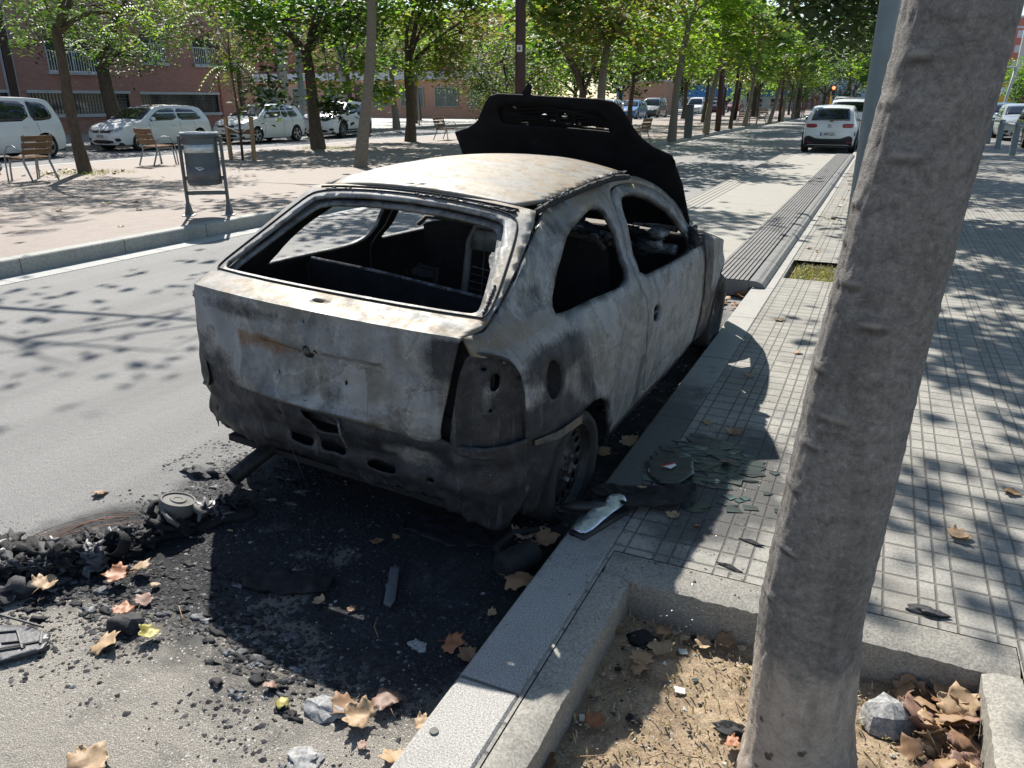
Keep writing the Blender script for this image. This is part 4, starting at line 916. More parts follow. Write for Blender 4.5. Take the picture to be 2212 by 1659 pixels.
def make_car(name,label,L=4.2,Wd=1.79,H=1.46,paint='white',kind='hatch',loc=(0,0,0),rz=0,wr=.32,group=None,front=True,rear=True,lod=0,belt=None,clad=False,roof=None,plate=None,grp_cat='car',nose=.74,cowl=1.0,glasscol='carglass',spokes=5,rimmat='alloy',two=False):
    t=thing(name,label,grp_cat,loc,rz,group)
    f=L/2; b=-L/2; hw=Wd/2; belt=belt or H*.63
    n=nose
    P=[(f-.10,.22),(f-.02,.34),(f,.50),(f-.03,n-.10),(f-.12,n),(f-.45,n+.10),(f-.95,cowl-.04)]
    iws=len(P)
    ch=cowl
    if kind=='hatch':
        P+=[(f-1.10,ch+.02),(f-1.75,H-.07),(f-2.05,H-.015),(f-2.6,H),(b+1.0,H-.02),(b+.50,H-.06)]; irw=len(P); P+=[(b+.40,H-.10),(b+.10,belt+.10)]; 
        P+=[(b+.06,belt),(b+.03,.78),(b+.0,.60),(b+.0,.42),(b+.08,.26)]
    elif kind=='mpv':
        P+=[(f-1.05,ch+.04),(f-1.85,H-.07),(f-2.2,H-.01),(f-2.9,H),(b+1.0,H-.02),(b+.42,H-.06)]; irw=len(P); P+=[(b+.34,H-.11),(b+.10,belt+.08)]
        P+=[(b+.07,belt),(b+.04,.8),(b+.0,.62),(b+.0,.42),(b+.08,.28)]
    elif kind=='van':
        P+=[(f-1.0,ch+.05),(f-1.6,H-.09),(f-1.9,H-.01),(f-2.6,H),(b+.8,H),(b+.20,H-.05)]; irw=len(P); P+=[(b+.13,H-.12),(b+.04,belt+.05)]
        P+=[(b+.03,belt),(b+.02,.8),(b+.0,.62),(b+.0,.42),(b+.06,.28)]
    # resample with tags
    pts=[];tags=[]
    for i in range(len(P)-1):
        a,c=P[i],P[i+1]; k=max(1,int(math.hypot(c[0]-a[0],c[1]-a[1])/(.07 if not lod else .2)))
        for j in range(k): pts.append((a[0]+(c[0]-a[0])*j/k,a[1]+(c[1]-a[1])*j/k)); tags.append(i+j/k)
    pts.append(P[-1]); tags.append(len(P)-1)
    # smooth slightly
    sm=list(pts)
    for _ in range(2): sm=[sm[0]]+[((sm[i-1][0]+2*sm[i][0]+sm[i+1][0])/4,(sm[i-1][1]+2*sm[i][1]+sm[i+1][1])/4) for i in range(1,len(sm)-1)]+[sm[-1]]
    pts=sm
    Tz=[(.15,.90),(.3,.965),(.55,1.0),(.75,.995),(belt,.965),(belt+.04,.93),(belt+(H-belt)*.5,.84),(H-.12,.755),(H,.70)]
    def hwid(y,z):
        k=tab(Tz,z)*hw
        d=min(f-y,y-b); 
        if d<.9: k*=1-.13*(1-max(0,d)/.9)**2.2
        return k
    def warp(x,y):
        q=(abs(x)/hw)**2.6
        if y>0: return y-q*.20*max(0,(y-(f-1.2))/1.2)**1.5
        return y+q*.13*max(0,((b+1.0)-y)/1.0)**1.5
    def topz(y,lo):
        best=None
        for (a,c) in zip(pts,pts[1:]):
            if (a[0]-y)*(c[0]-y)<=0 and abs(a[0]-c[0])>1e-6:
                z=a[1]+(c[1]-a[1])*(y-a[0])/(c[0]-a[0]); best=z if best is None else max(best,z)
        return best if best is not None else lo
    def sideS(y,z,o=0,sg=1): 
        x=hwid(y,z); return (sg*(x+o),warp(x,y),z)
    bp=[(y,z) for y,z in pts]
    fw=f-.86; rwv=b+ (.72 if kind!='mpv' else .80)
    def arch(c,r):
        return [(c+r*math.cos(a),wr+r*math.sin(a)) for a in [PI*k/12 for k in range(13)]]
    R=wr+.055; s0=.20
    low=[(b+.08,s0+.05)]+[(rwv-R-.0,s0+.02)]+arch(rwv,R)[::-1]+[(rwv+R,s0)]+[(fw-R,s0)]+arch(fw,R)[::-1]+[(fw+R,s0+.02)]
    outl=bp+low
    # body = one mesh: two sides + the over-the-top strip
    mb=MB()
    V,F=cdt(outl,[],.09 if not lod else .22)
    for sg in (1,-1):
        mb.add([sideS(y,z,0,sg) for y,z in V],[q if sg>0 else q[::-1] for q in F],paint)
    nU=10 if not lod else 4
    def topS(u,i,o=0):
        i0=int(i);fr=i-i0;a=pts[i0];c=pts[min(i0+1,len(pts)-1)]
        y=a[0]+(c[0]-a[0])*fr;z=a[1]+(c[1]-a[1])*fr
        x=hwid(y,z); ux=math.copysign(abs(u)**.85,u)
        bulge=(1-u*u)
        d=pts[min(i0+1,len(pts)-1)];e_=pts[max(i0-1,0)]; tx,tz=d[0]-e_[0],d[1]-e_[1]; l=math.hypot(tx,tz) or 1
        nx,nz=-tz/l*-1,tx/l*-1
        cb=.035 if z>belt*.9 else .012
        return (ux*x,warp(ux*x,y)+nx*(bulge*cb+o),z+nz*(bulge*cb+o))
    vs=[topS(-1+2*j/nU,i) for i in range(len(pts)) for j in range(nU+1)]
    fs=[(i*(nU+1)+j,i*(nU+1)+j+1,(i+1)*(nU+1)+j+1,(i+1)*(nU+1)+j) for i in range(len(pts)-1) for j in range(nU)]
    if roof:
        f1=[q for q in fs if not(irw-5<=tags[q[0]//(nU+1)]<irw-.6)]; f2=[q for q in fs if q not in f1]; mb.add(vs,f1,paint); mb.add(vs,f2,roof)
    else: mb.add(vs,fs,paint)
    # underside
    mb.box((0,0,.24),(Wd*.86,L*.93,.10),'blackp')
    bo=mb.build('body',t,True,angle=38)
    def strip(nm,u0,u1,i0,i1,mat,o=.006,nu=8,par=None,ni=6):
        m2=MB(); i0=min(range(len(tags)),key=lambda k:abs(tags[k]-i0)) if i0==int(i0) or True else i0; i1=min(range(len(tags)),key=lambda k:abs(tags[k]-i1))
        I=[i0+(i1-i0)*k/ni for k in range(ni+1)]
        vs=[topS(u0+(u1-u0)*j/nu,i,o) for i in I for j in range(nu+1)]
        m2.add(vs,[(i*(nu+1)+j,i*(nu+1)+j+1,(i+1)*(nu+1)+j+1,(i+1)*(nu+1)+j) for i in range(ni) for j in range(nu)],mat)
        o_=m2.build(nm,par or t,True); s=o_.modifiers.new('s','SOLIDIFY'); s.thickness=.012; s.offset=-1; return o_
    def fstrip(nm,poly,mat,o=.006,par=None,end=1,step=.05):
        # polygon in (x,z) on the front (end=1) or rear (end=-1) face
        rng=[i for i in range(len(pts)-1) if (tags[i]<iws+.0 if end>0 else tags[i]>=irw-.5)]
        def fn(x,z):
            bi=None;bd=9
            for i in rng:
                a,c=pts[i],pts[i+1]
                lo,hi=min(a[1],c[1]),max(a[1],c[1])
                if lo-1e-4<=z<=hi+1e-4 and hi>lo: bi=i+(z-a[1])/(c[1]-a[1]); break
                d=min(abs(a[1]-z),abs(c[1]-z))
                if d<bd: bd=d;bb=i
            if bi is None: bi=bb
            y=pts[int(bi)][0]; hx=hwid(y,z); u=math.copysign(min(1,abs(x)/hx)**(1/.85),x); 
            return topS(u,bi,o)
        return sheet(nm,poly,[],fn,mat,par or t,step,.008)
    # windscreen, rear window
    wt_=iws-.0
    strip('windscreen',-.90,.90,iws+.05,iws+.93,glasscol)
    if rear: strip('rear_window',-.84,.84,irw+.0,irw+.92,glasscol)
    # side windows
    g0=belt+.035; ys=[f-1.22,f-1.85,f-2.15,f-2.7,b+1.05,b+.62,b+.42]
    topc=lambda y: topz(y,H)-.085
    if kind=='hatch': wpoly=[(f-1.30,g0),(f-1.62,topc(f-1.62)-.04),(f-1.95,topc(f-1.95)),(f-2.4,topc(f-2.4)+.005),(b+1.1,topc(b+1.1)-.0),(b+.80,topc(b+.8)-.02),(b+.52,g0+.12),(b+.50,g0+.05),(b+.9,g0+.01)]
    elif kind=='mpv': wpoly=[(f-1.25,g0-.02),(f-1.7,topc(f-1.7)-.02),(f-2.1,topc(f-2.1)),(f-2.8,topc(f-2.8)),(b+1.1,topc(b+1.1)),(b+.55,topc(b+.55)-.02),(b+.36,g0+.18),(b+.42,g0+.06),(b+.8,g0+.02)]
    else: wpoly=[(f-1.15,g0-.02),(f-1.5,topc(f-1.5)-.02),(f-1.9,topc(f-1.9)),(f-2.6,topc(f-2.6)),(b+1.6,topc(b+1.6)),(b+.30,topc(b+.3)-.02),(b+.26,g0+.05),(b+1.2,g0)]
    doorx=[f-2.45,b+1.15] if kind!='van' else [f-2.3,b+1.3]
    if two: doorx=[f-2.62,b-.3]
    xs=[99]+doorx+[-99]
    def clip(poly,lo,hi):
        def cut(Pn,v,keep):
            Q=[]
            for i in range(len(Pn)):
                a=Pn[i];c=Pn[(i+1)%len(Pn)]; ia=keep(a[0]);ic=keep(c[0])
                if ia: Q.append(a)
                if ia!=ic: k=(v-a[0])/(c[0]-a[0]); Q.append((v,a[1]+(c[1]-a[1])*k))
            return Q
        return cut(cut(poly,lo,lambda y:y>=lo),hi,lambda y:y<=hi)
    for sg in (1,-1):
        segs=[(xs[1]+.03,99),(xs[2]+.03,xs[1]-.03),(-99,xs[2]-.03)]
        for lo,hi in segs:
            q=clip(wpoly,lo,hi)
            if len(q)>=3: sheet('side_window',chaik(q,1) if not lod else q,[],lambda y,z,sg=sg: sideS(y,z,.004,sg),glasscol,t,.12 if not lod else .3,.008,flip=sg<0)
        if not lod:
            # door shut lines and handles
            m2=MB()
            for y in [f-1.28]+doorx[:1]+([b+1.0] if kind!='hatch3' else []):
                zz=[.27+ (belt-.27)*k/6 for k in range(7)]; m2.tube([sideS(y-.05*math.sin(PI*k/6),z,.0015,sg) for k,z in enumerate(zz)],.0045,'blackp',4)
            m2.build('shut_lines',t)
            m2=MB()
            for y in ((doorx[0]+.18,doorx[1]+.10) if not two else (doorx[0]+.18,)): m2.tube([sideS(y,belt-.12,.012,sg),sideS(y+.06,belt-.118,.028,sg),sideS(y+.14,belt-.115,.028,sg),sideS(y+.2,belt-.112,.012,sg)],.014,paint,6)
            m2.build('door_handle',t,True)
            p=Vector(sideS(f-1.42,belt+.02,0,sg)); m2=MB(); m2.blob(p+Vector((sg*.13,.02,.09)),.085,paint,2,0.05,1,(1.1,.75,.85)); m2.box(p+Vector((sg*.04,0,.03)),(.12,.05,.03),'blackp'); m2.box(p+Vector((sg*.13,-.052,.09)),(.13,.01,.10),'glass',bev=.004); m2.build('mirror',t,True,angle=60)
        if clad:
            for c in (fw,rwv):
                o_=arch(c,R+.07);i_=arch(c,R-.005)
                sheet('arch_cladding',o_+i_[::-1],[],lambda y,z,sg=sg: sideS(y,z,.010,sg),'blackp',t,.08,.01,flip=sg<0)
            sheet('sill_cladding',[(rwv+R,.20),(fw-R,.20),(fw-R,.37),(rwv+R,.37)],[],lambda y,z,sg=sg: sideS(y,z,.010,sg),'blackp',t,.2,.01,flip=sg<0)
        for c in (fw,rwv):
            wheel_mesh(t,sg*(hw-.115),c,wr,sg,rimmat,spokes)
            m2=MB(); A=arch(c,R+.005); m2.add([(sg*(hw-.30),y,z) for y,z in A]+[(sg*(hw*.93),y,z) for y,z in A],[(i,i+1,len(A)+i+1,len(A)+i) for i in range(len(A)-1)]+[tuple(range(len(A)))],'blackp'); m2.build('wheel_arch',t)
    # front details
    if front:
        sy=lambda P_:[(-x,z) for x,z in P_][::-1]
        hl=[(.40,n-.14),(.74*hw/.895,n-.10),(.80*hw/.895,n-.01),(.70*hw/.895,n+.02),(.44,n-.06)]
        for q in (hl,sy(hl)): fstrip('headlight',chaik(q,1),'lampglass',.008)
        fstrip('grille',[(-.42,n-.16),(.42,n-.16),(.44,n-.07),(-.44,n-.07)],'blackp',.006)
        fstrip('lower_grille',chaik([(-.50,.27),(.50,.27),(.46,.38),(-.46,.38)],1),'blackp',.006)
        fl=[(.60,.33),(.78*hw/.895,.35),(.76*hw/.895,.44),(.56,.43)]
        for q in (fl,sy(fl)): fstrip('fog_lamp',chaik(q,1),'blackp',.006)
        if plate:
            pl=fstrip('number_plate',[(-.26,.44),(.26,.44),(.26,.55),(-.26,.55)],'plate',.016)
            textmesh(plate,.105,'blackp',pl,(0.0,f+.038,.495),(rad(90),0,rad(180)),xs=.85,ext=.003)
    if rear and kind:
        tl=[(.50,.84),(.80*hw/.895,.82),(.82*hw/.895,belt-.02),(.56,belt-.04)]
        for q in (tl,[(-x,z) for x,z in tl][::-1]): fstrip('tail_light',chaik(q,1),'redlamp',.010,end=-1)
        fstrip('rear_bumper_trim',[(-.7,.26),(.7,.26),(.74,.40),(-.74,.40)],'blackp',.008,end=-1)
        fstrip('number_plate',[(-.26,.60),(.26,.60),(.26,.71),(-.26,.71)],'plate',.012,end=-1)
    return t,dict(side=sideS,top=topS,fstrip=fstrip,strip=strip,f=f,b=b,hw=hw,belt=belt)
GS='cars parked along the service road'
# facing the camera: front = -Y so rz = pi
mv,_=make_car('minivan','white minivan at the left edge, its tail beside the left bench',4.8,1.85,1.72,'white','mpv',(-23.85,14.5,.02),PI,.34,GS,nose=.86,cowl=1.12,belt=1.02)
golf,g=make_car('parked_car','white hatchback with a dark roof and square badge-fronted bonnet, behind the backward-facing middle bench',4.27,1.80,1.46,'white','hatch',(-24.1,21.0,.02),PI,.32,GS,nose=.76,cowl=.98,roof='blackp',plate='5475 JCR',two=True)
# round emblem with V over W
mb=MB(); R=Matrix.Rotation(rad(-90),3,'X')
mb.lathe([(.062,0),(.062,.012),(.054,.012),(.054,0)],'chrome',20,(0,g['f']+.025,.655),R)
def stroke(mb,pts,r,mat,y,z0,sc): mb.tube([(x*sc,y,z0+z*sc) for x,z in pts],r,mat,5)
stroke(mb,[(-.45,.9),(0,.05),(.45,.9)],.006,'chrome',g['f']+.037,.655,.055); stroke(mb,[(-.85,.35),(-.4,-.85),(0,0),(.4,-.85),(.85,.35)],.006,'chrome',g['f']+.037,.655,.055)
mb.build('emblem',golf,True)
i20,g2=make_car('parked_car','white hatchback with a small oval-badged nose, between the dark-roofed car and the crossover',4.0,1.73,1.47,'white','hatch',(-23.75,26.2,.02),PI,.31,GS,nose=.78,cowl=1.0,plate='7901 JKT')
mb=MB(); mb.lathe([(.05,0),(.05,.01),(.042,.01),(.042,0)],'chrome',16,(0,g2['f']+.025,.69),Matrix.Rotation(rad(-90),3,'X'),1,.6); mb.build('emblem',i20,True)
suv,g3=make_car('parked_crossover','white crossover with black wheel-arch cladding, last in the row before the corner',4.3,1.80,1.56,'white','hatch',(-23.9,31.7,.02),PI+rad(10),.36,GS,clad=True,nose=.92,cowl=1.10,spokes=7,rimmat='steel')
# car on the road ahead, seen from behind
cit,c=make_car('parked_car','white crossover with red tail lights and black bumper, seen from behind past the boarding platform',4.17,1.74,1.48,'white','hatch',(-1.78,30.75,0),0,.33,None,clad=True,nose=.85,cowl=1.03,rear=False)
def cactus_rear():
    b=c['b']; fs=c['fstrip']
    c['strip']('rear_window',-.80,.80,13.0,13.95,'carglass')
    tl=[(.38,.80),(.72,.80),(.735,.90),(.70,.925),(.40,.915)]
    for q in (tl,[(-x,z) for x,z in tl][::-1]): fs('tail_light',chaik(q,1),'redlamp',.012,end=-1)
    fs('black_bumper',chaik([(-.82,.24),(.82,.24),(.84,.42),(.66,.56),(.52,.52),(.36,.46),(-.36,.46),(-.52,.52),(-.66,.56),(-.84,.42)],1),'blackp',.012,end=-1)
    p=fs('number_plate',[(-.26,.555),(.26,.555),(.26,.665),(-.26,.665)],'plate',.02,end=-1)
    fs('plate_band',[(-.26,.555),(-.22,.555),(-.22,.665),(-.26,.665)],'plateblue',.024,end=-1)
    textmesh('0007 LJX',.11,'blackp',p,(.02,b-.030,.610),(rad(90),0,0),xs=.82,ext=.003)
    for x in (-.62,.62): fs('reflector',[(x-.09,.33),(x+.09,.33),(x+.08,.36),(x-.08,.36)],'redlamp',.02,end=-1)
    mb=MB(); y=b-.012
    for z0 in (.80,.855): mb.tube([(-.06,y,z0),(0,y-.002,z0+.045),(.06,y,z0)],.008,'blackp',5)
    mb.build('emblem',cit,True)
    mb=MB(); mb.tube([(-.0,b+.02,1.03),(.22,b-.0,1.04)],.012,'blackp',6); mb.box((.04,b-.0,1.02),(.10,.05,.05),'blackp',bev=.01); mb.build('rear_wiper',cit)
    mb=MB(); mb.tube([(0,b+.9,1.48),(0,b+.84,1.62)],[.006,.004],'blackp',5); mb.build('aerial',cit)
    mb=MB()
    for x in (-.80,.80): mb.box((x,b+.02,.62),(.03,.05,.13),'blackp',bev=.01)
    mb.build('corner_vent',cit)
cactus_rear()
suv2,_=make_car('parked_suv','tall white car with roof rails in front of the crossover on the road ahead',4.6,1.86,1.68,'white','mpv',(-1.55,37.6,0),0,.35,None,nose=.9,cowl=1.1)
mb=MB()
for x in (-.62,.62): mb.tube([(x,-1.5,1.68),(x,-1.3,1.74),(x,1.0,1.74),(x,1.2,1.67)],.02,'steel',6)
for y in (-1.0,.5): mb.tube([(-.62,y,1.76),(.62,y,1.76)],.02,'steel',6)
mb.build('roof_rail',suv2,True)
# cars on the right of the sidewalk
make_car('parked_car','silver hatchback facing us behind the metal railing posts',4.0,1.72,1.46,'silver','hatch',(5.15,41.6,.03),PI,.31,'cars beyond the railing',nose=.80,cowl=1.02)
make_car('parked_car','pale car half hidden behind the silver hatchback and the leaning trunk',4.1,1.75,1.48,'silver','hatch',(5.1,47.5,.03),PI,.31,'cars beyond the railing',lod=1,nose=.80)
make_car('parked_car','glossy dark olive car at the right edge behind the railing posts',4.2,1.76,1.46,'olive','hatch',(5.35,35.8,.03),PI,.32,'cars beyond the railing',nose=.80,cowl=1.02)
# far row along the service road
far=[('white','mpv',(-18.2+.0,0),'far white car behind the pale trunk, first of the distant row',1.66),('blue','hatch',0,'bright blue car in the distant row',1.6),('greycar','van',0,'dark grey van in the distant row',1.8),('white','van',0,'white van in the distant row behind two trunks',1.85),('redcar','hatch',0,'dark red car in the distant row',1.5),('redcar','hatch',0,'last dark red car of the distant row, half behind a leafy shrub',1.5)]
spots=[(-19.6,59),(-19.8,66.5),(-20,74),(-19.9,92),(-19.9,103),(-19.9,117)]
for (p_,k_,_,lb,h_),(x_,y_) in zip(far,spots):
    make_car('parked_car',lb,4.3,1.8,h_,p_,k_,(x_,y_,.04),PI,.32,'distant row of parked cars',lod=1,nose=.85,cowl=1.05)
# ---------------------------------------------------------------- buildings
def brick_building():
    X=-34; t=thing('brick_building','dark red brick building with long barred basement windows behind the parked white cars','building',(0,0,0))
    y0,y1=-12,37.3; Ht=11
    wins=[(15.2,22.55,1.06,1.95),(23.4,28.55,1.06,1.95),(29.25,34.4,1.02,1.93)]; ups=[(24.6,27.25,2.86,4.3),(29.7,31.1,3.42,4.7),(17,20,2.86,4.3),(33,35,3.42,4.7)]
    O=[(y0,0),(y1,0),(y1,Ht),(y0,Ht)]
    H=[[(a,c),(b,c),(b,d),(a,d)] for a,b,c,d in wins+ups]
    V=[];E=[];fs=[]
    for L in [O]+H:
        k=len(V);V+=L;E+=[(k+i,k+(i+1)%4) for i in range(4)]
    r=delaunay_2d_cdt([Vector(v) for v in V],E,[],0,1e-6)
    for f in r[2]:
        cx=sum(r[0][i].x for i in f)/len(f);cy=sum(r[0][i].y for i in f)/len(f)
        if not any(inpoly(cx,cy,h) for h in H): fs.append(tuple(f))
    mb=MB(); mb.add([(X,v.x,v.y) for v in r[0]],fs,'brick'); mb.box((X-6,y1-.1,Ht/2),(11.9,.2,Ht),'brick'); mb.box((X-6.3,(y0+y1)/2,Ht/2),(12,y1-y0-.5,Ht-.1),'blackp'); mb.build('wall',t)
    for a,b,c,d in wins:
        mb=MB(); mb.box((X-.02,(a+b)/2,d+.06),(.22,b-a+.15,.12),'palewall'); mb.box((X-.0,(a+b)/2,c-.07),(.26,b-a+.15,.14),'palewall'); mb.box((X-.16,(a+b)/2,(c+d)/2),(.04,b-a,d-c),'glass')
        w=mb.build('window',t)
        mb=MB(); n=int((b-a)/.16)
        for i in range(n+1): mb.box((X-.05,a+(b-a)*i/n,(c+d)/2),(.02,.02,d-c),'binmetal')
        for k in range(6): mb.box((X-.03,(a+b)/2,c+(d-c)*(k+.5)/6),(.02,b-a,.02),'binmetal')
        mb.build('grille',w)
    for a,b,c,d in ups:
        mb=MB(); mb.box((X+.02,(a+b)/2,c-.06),(.3,b-a+.2,.12),'palewall'); mb.box((X-.12,(a+b)/2,(c+d)/2),(.04,b-a,d-c),'glass'); mb.box((X-.10,a+.05,(c+d)/2),(.10,.09,d-c),'palewall'); mb.box((X-.10,b-.05,(c+d)/2),(.10,.09,d-c),'palewall'); mb.box((X-.10,(a+b)/2,(c+d)/2),(.10,.07,d-c),'palewall')
        w=mb.build('window',t); mb=MB(); n=int((b-a)/.13)
        for i in range(n+1): mb.box((X+.08,a+(b-a)*i/n,c+.42),(.02,.02,.85),'white')
        mb.box((X+.08,(a+b)/2,c+.85),(.025,b-a,.03),'white'); mb.box((X+.08,(a+b)/2,c+.02),(.025,b-a,.03),'white'); mb.build('window_bars',w)
    mb=MB(); mb.box((X+.07,22.75,5.6),(.14,.36,10.8),'polebrown'); 
    for s in (-.22,.22): mb.box((X+.05,22.75+s,5.6),(.10,.05,10.8),'palewall')
    mb.build('downpipe_panel',t)
    mb=MB(); mb.tube([(X+.06,34.6,0),(X+.06,34.6,10)],.05,'redwall',6); mb.build('drainpipe',t)
brick_building()
def low_building():
    t=thing('low_brick_building','long low orange brick building with green-framed windows under a pale roof band','building',(0,62,0))
    x0,x1=-60,-29.5
    mb=MB(); mb.box(((x0+x1)/2,2.5,1.72),(x1-x0,5,3.2),'brick2'); mb.build('wall',t)
    mb=MB(); mb.box(((x0+x1)/2,2.3,3.62),(x1-x0+.5,5.6,.62),'palewall'); mb.box(((x0+x1)/2,2.3,3.96),(x1-x0+.3,5.4,.06),'concrete'); mb.build('roof_band',t)
    mb=MB(); mb.box(((x0+x1)/2-2,6,6.6),(x1-x0,4,5),'redwall'); mb.build('upper_storey',t)
    for a,b in [(-56,-53.5),(-51.8,-49.5),(-48.1,-45.2),(-42.7,-41.0),(-39.7,-37.4),(-36.2,-34.0),(-32.7,-30.5)]:
        mb=MB(); c,d=1.1,2.68; m=(a+b)/2; mb.box((m,-.02,(c+d)/2),(b-a,.05,d-c),'glassgreen')
        w=mb.build('window',t); mb=MB()
        for x in (a,m,b): mb.box((x,-.05,(c+d)/2),(.07,.07,d-c+.07),'winframe')
        for z in (c,d): mb.box((m,-.055,z),(b-a,.07,.07),'winframe')
        mb.build('frame',w)
    mb=MB(); mb.box((-44.2,-.05,1.5),(.9,.08,2.9),'polebrown'); mb.build('door',t)
low_building()
def block(name,label,x0,x1,y0,y1,h,mat,bands=(),win=None,cat='building'):
    t=thing(name,label,cat,((x0+x1)/2,y0,0)); w=(x1-x0)/2
    mb=MB(); mb.box((0,(y1-y0)/2,h/2),(2*w,y1-y0,h),mat); mb.build('wall',t)
    for z0,z1,m in bands:
        mb=MB(); mb.box((0,(y1-y0)/2,(z0+z1)/2),(2*w+.1,y1-y0+.1,z1-z0),m); mb.build('band',t)
    if win:
        n,rows,hh,m=win
        for z in rows:
            for i in range(n):
                x=-w+2*w*(i+.5)/n; mb=MB(); mb.box((x,-.06,z),(2*w/n*.62,.08,hh),m); q=mb.build('window',t)
                mb=MB(); mb.box((x,-.11,z),(.06,.05,hh),'white'); mb.build('frame',q)
    return t
block('brown_building','orange brown brick outbuilding behind the distant parked van',-29.5,-24.5,95,100,3.7,'brick2',[(3.7,3.85,'palewall')])
block('shop_unit','low warehouse with a blue band above a pale wall beyond the promenade',-44,-15,138,150,4.2,'palewall',[(2.1,3.9,'bluewall')],(8,[1.2],1.2,'glass'))
block('pale_building','grey blue panelled building at the end of the road behind the red traffic light',-12,-1.5,150,160,7.5,'greyblue',[(2.9,3.0,'palewall'),(4.5,4.6,'palewall'),(6.2,6.3,'palewall')],(5,[1.6,3.8,5.4],.9,'palewall'))
block('graffiti_building','low dark-doored grey building between the promenade trees at the end',-15.5,-9,141,150,3.8,'concrete_wall',[],(4,[1.4],2.3,'redwall'))
block('apartment_block','distant red brick apartment block with strips of white windows',12,46,215,230,18.5,'redwall',[(16.4,16.8,'palewall'),(18.5,18.9,'palewall')],(7,[6,9.2,12.2,15.2],1.5,'palewall'))
block('yellow_kiosk','yellow glazed kiosk beyond the silver car',4.9,9.3,83,88,2.3,'yellow',[(2.75,3.1,'yellow')],(3,[2.4],.55,'white'),'kiosk')
# ---------------------------------------------------------------- trees
def leaf_geo(mb,c,n,spread,size,mat,rng,droop=.3,asp=.55):
    for _ in range(n):
        p=Vector((c[0]+rng.gauss(0,spread),c[1]+rng.gauss(0,spread),c[2]+rng.gauss(0,spread*.6)))
        a=rng.uniform(0,2*PI); d=Vector((math.cos(a),math.sin(a),rng.uniform(-droop-.5,.35))).normalized()
        s=d.cross(Vector((rng.uniform(-.6,.6),rng.uniform(-.6,.6),1))).normalized(); L=size*rng.uniform(.6,1.3); W_=L*asp*.5
        up=s.cross(d)*W_*.25
        mb.add([p,p+d*L*.45+s*W_+up,p+d*L,p+d*L*.45-s*W_+up],[(0,1,2,3)],mat)
def make_tree(name,label,base,H0,fork,cc,cr,n,size,mats,r0=.13,lean=(0,0),bark='bark',seed=1,group=None,clumps=30,nl=7,spread=.45,droop=.3,asp=.55,extra=(),limbs=None,inner=.35,cat='tree',frond=False):
    rng=random.Random(seed); t=thing(name,label,cat,base,0,group)
    mb=MB(); top=Vector((lean[0],lean[1],fork)); P=[];Rr=[]
    for i in range(9):
        k=i/8; wob=.035*math.sin(k*5+seed)*fork/3
        P.append(Vector((lean[0]*k+wob,lean[1]*k+wob*.5,fork*k-.05*(i==0)))); Rr.append(r0*(1.25-.25*min(1,k*4) if k<.25 else 1-.28*k))
    mb.tube(P,Rr,bark,12,cap=False)
    C=[]
    for i in range(clumps):
        while True:
            v=Vector((rng.uniform(-1,1),rng.uniform(-1,1),rng.uniform(-1,1)))
            if inner<v.length<1: break
        C.append(Vector((cc[0]+v.x*cr[0],cc[1]+v.y*cr[1],cc[2]+v.z*cr[2])))
    C+= [Vector(e) for e in extra]
    L=limbs or [Vector(C[i]) for i in range(0,min(nl,len(C)))]
    for i,e in enumerate(L):
        e=Vector(e); s=P[-1]; m1=s+(e-s)*.35+Vector((rng.uniform(-.15,.15),rng.uniform(-.15,.15),.25)); m2=s+(e-s)*.7+Vector((rng.uniform(-.2,.2),rng.uniform(-.2,.2),.2))
        rr=Rr[-1]*rng.uniform(.5,.75)
        mb.tube([s-(Vector((0,0,.12))),s+(m1-s)*.5+Vector((0,0,.0)),m1,m2,e],[rr,rr*.85,rr*.65,rr*.4,rr*.12],bark,7,cap=False)
        for k in range(3):
            q=C[rng.randrange(len(C))]; 
            if (q-m2).length<cr[0]*1.3: mb.tube([m2,(m2+q)/2+Vector((0,0,.1)),q],[rr*.3,rr*.2,rr*.05],bark,5,cap=False)
    mb.build('trunk',t,True)
    mb=MB(); per=max(1,int(n*1.5)//len(C))
    for i,c in enumerate(C):
        m=mats[i%len(mats)] if rng.random()<.8 else rng.choice(mats)
        if frond:
            for _ in range(max(1,per//16)):
                p=Vector((c.x+rng.gauss(0,spread),c.y+rng.gauss(0,spread),c.z+rng.gauss(0,spread*.6))); a=rng.uniform(0,2*PI); d=Vector((math.cos(a),math.sin(a),.15)); s=Vector((-math.sin(a),math.cos(a),0))
                for k in range(8):
                    q=p+d*(.055*k*size/.14)+Vector((0,0,-.006*k*k*size/.14))
                    for sg in (1,-1): mb.add([q,q+s*sg*size*.5+Vector((0,0,-.02))+d*.02,q+s*sg*size*.95+Vector((0,0,-.06))+d*.05,q+s*sg*size*.5+Vector((0,0,-.035))+d*.065],[(0,1,2,3)],m)
        else: leaf_geo(mb,c,per,spread*rng.uniform(.7,1.3),size,m,rng,droop,asp)
    mb.build('crown',t); return t
GP='trees along the promenade'; GR='trees in the kerbside row'
Mz=.16
make_tree('street_tree','dark forked tree on the promenade beside the left bench',(-15.9,11.9,Mz),0,2.9,(.3,.3,4.6),(3.0,3.0,1.7),5200,.15,['leaf_green','leaf_dark','leaf_green','leaf_lime'],.125,(-.0,-.1),'bark',3,GP,34,5,.42,.5,.4,[(.6,.2,3.3),(-1.2,-.5,3.2),(1.8,1,3.5)],frond=True)
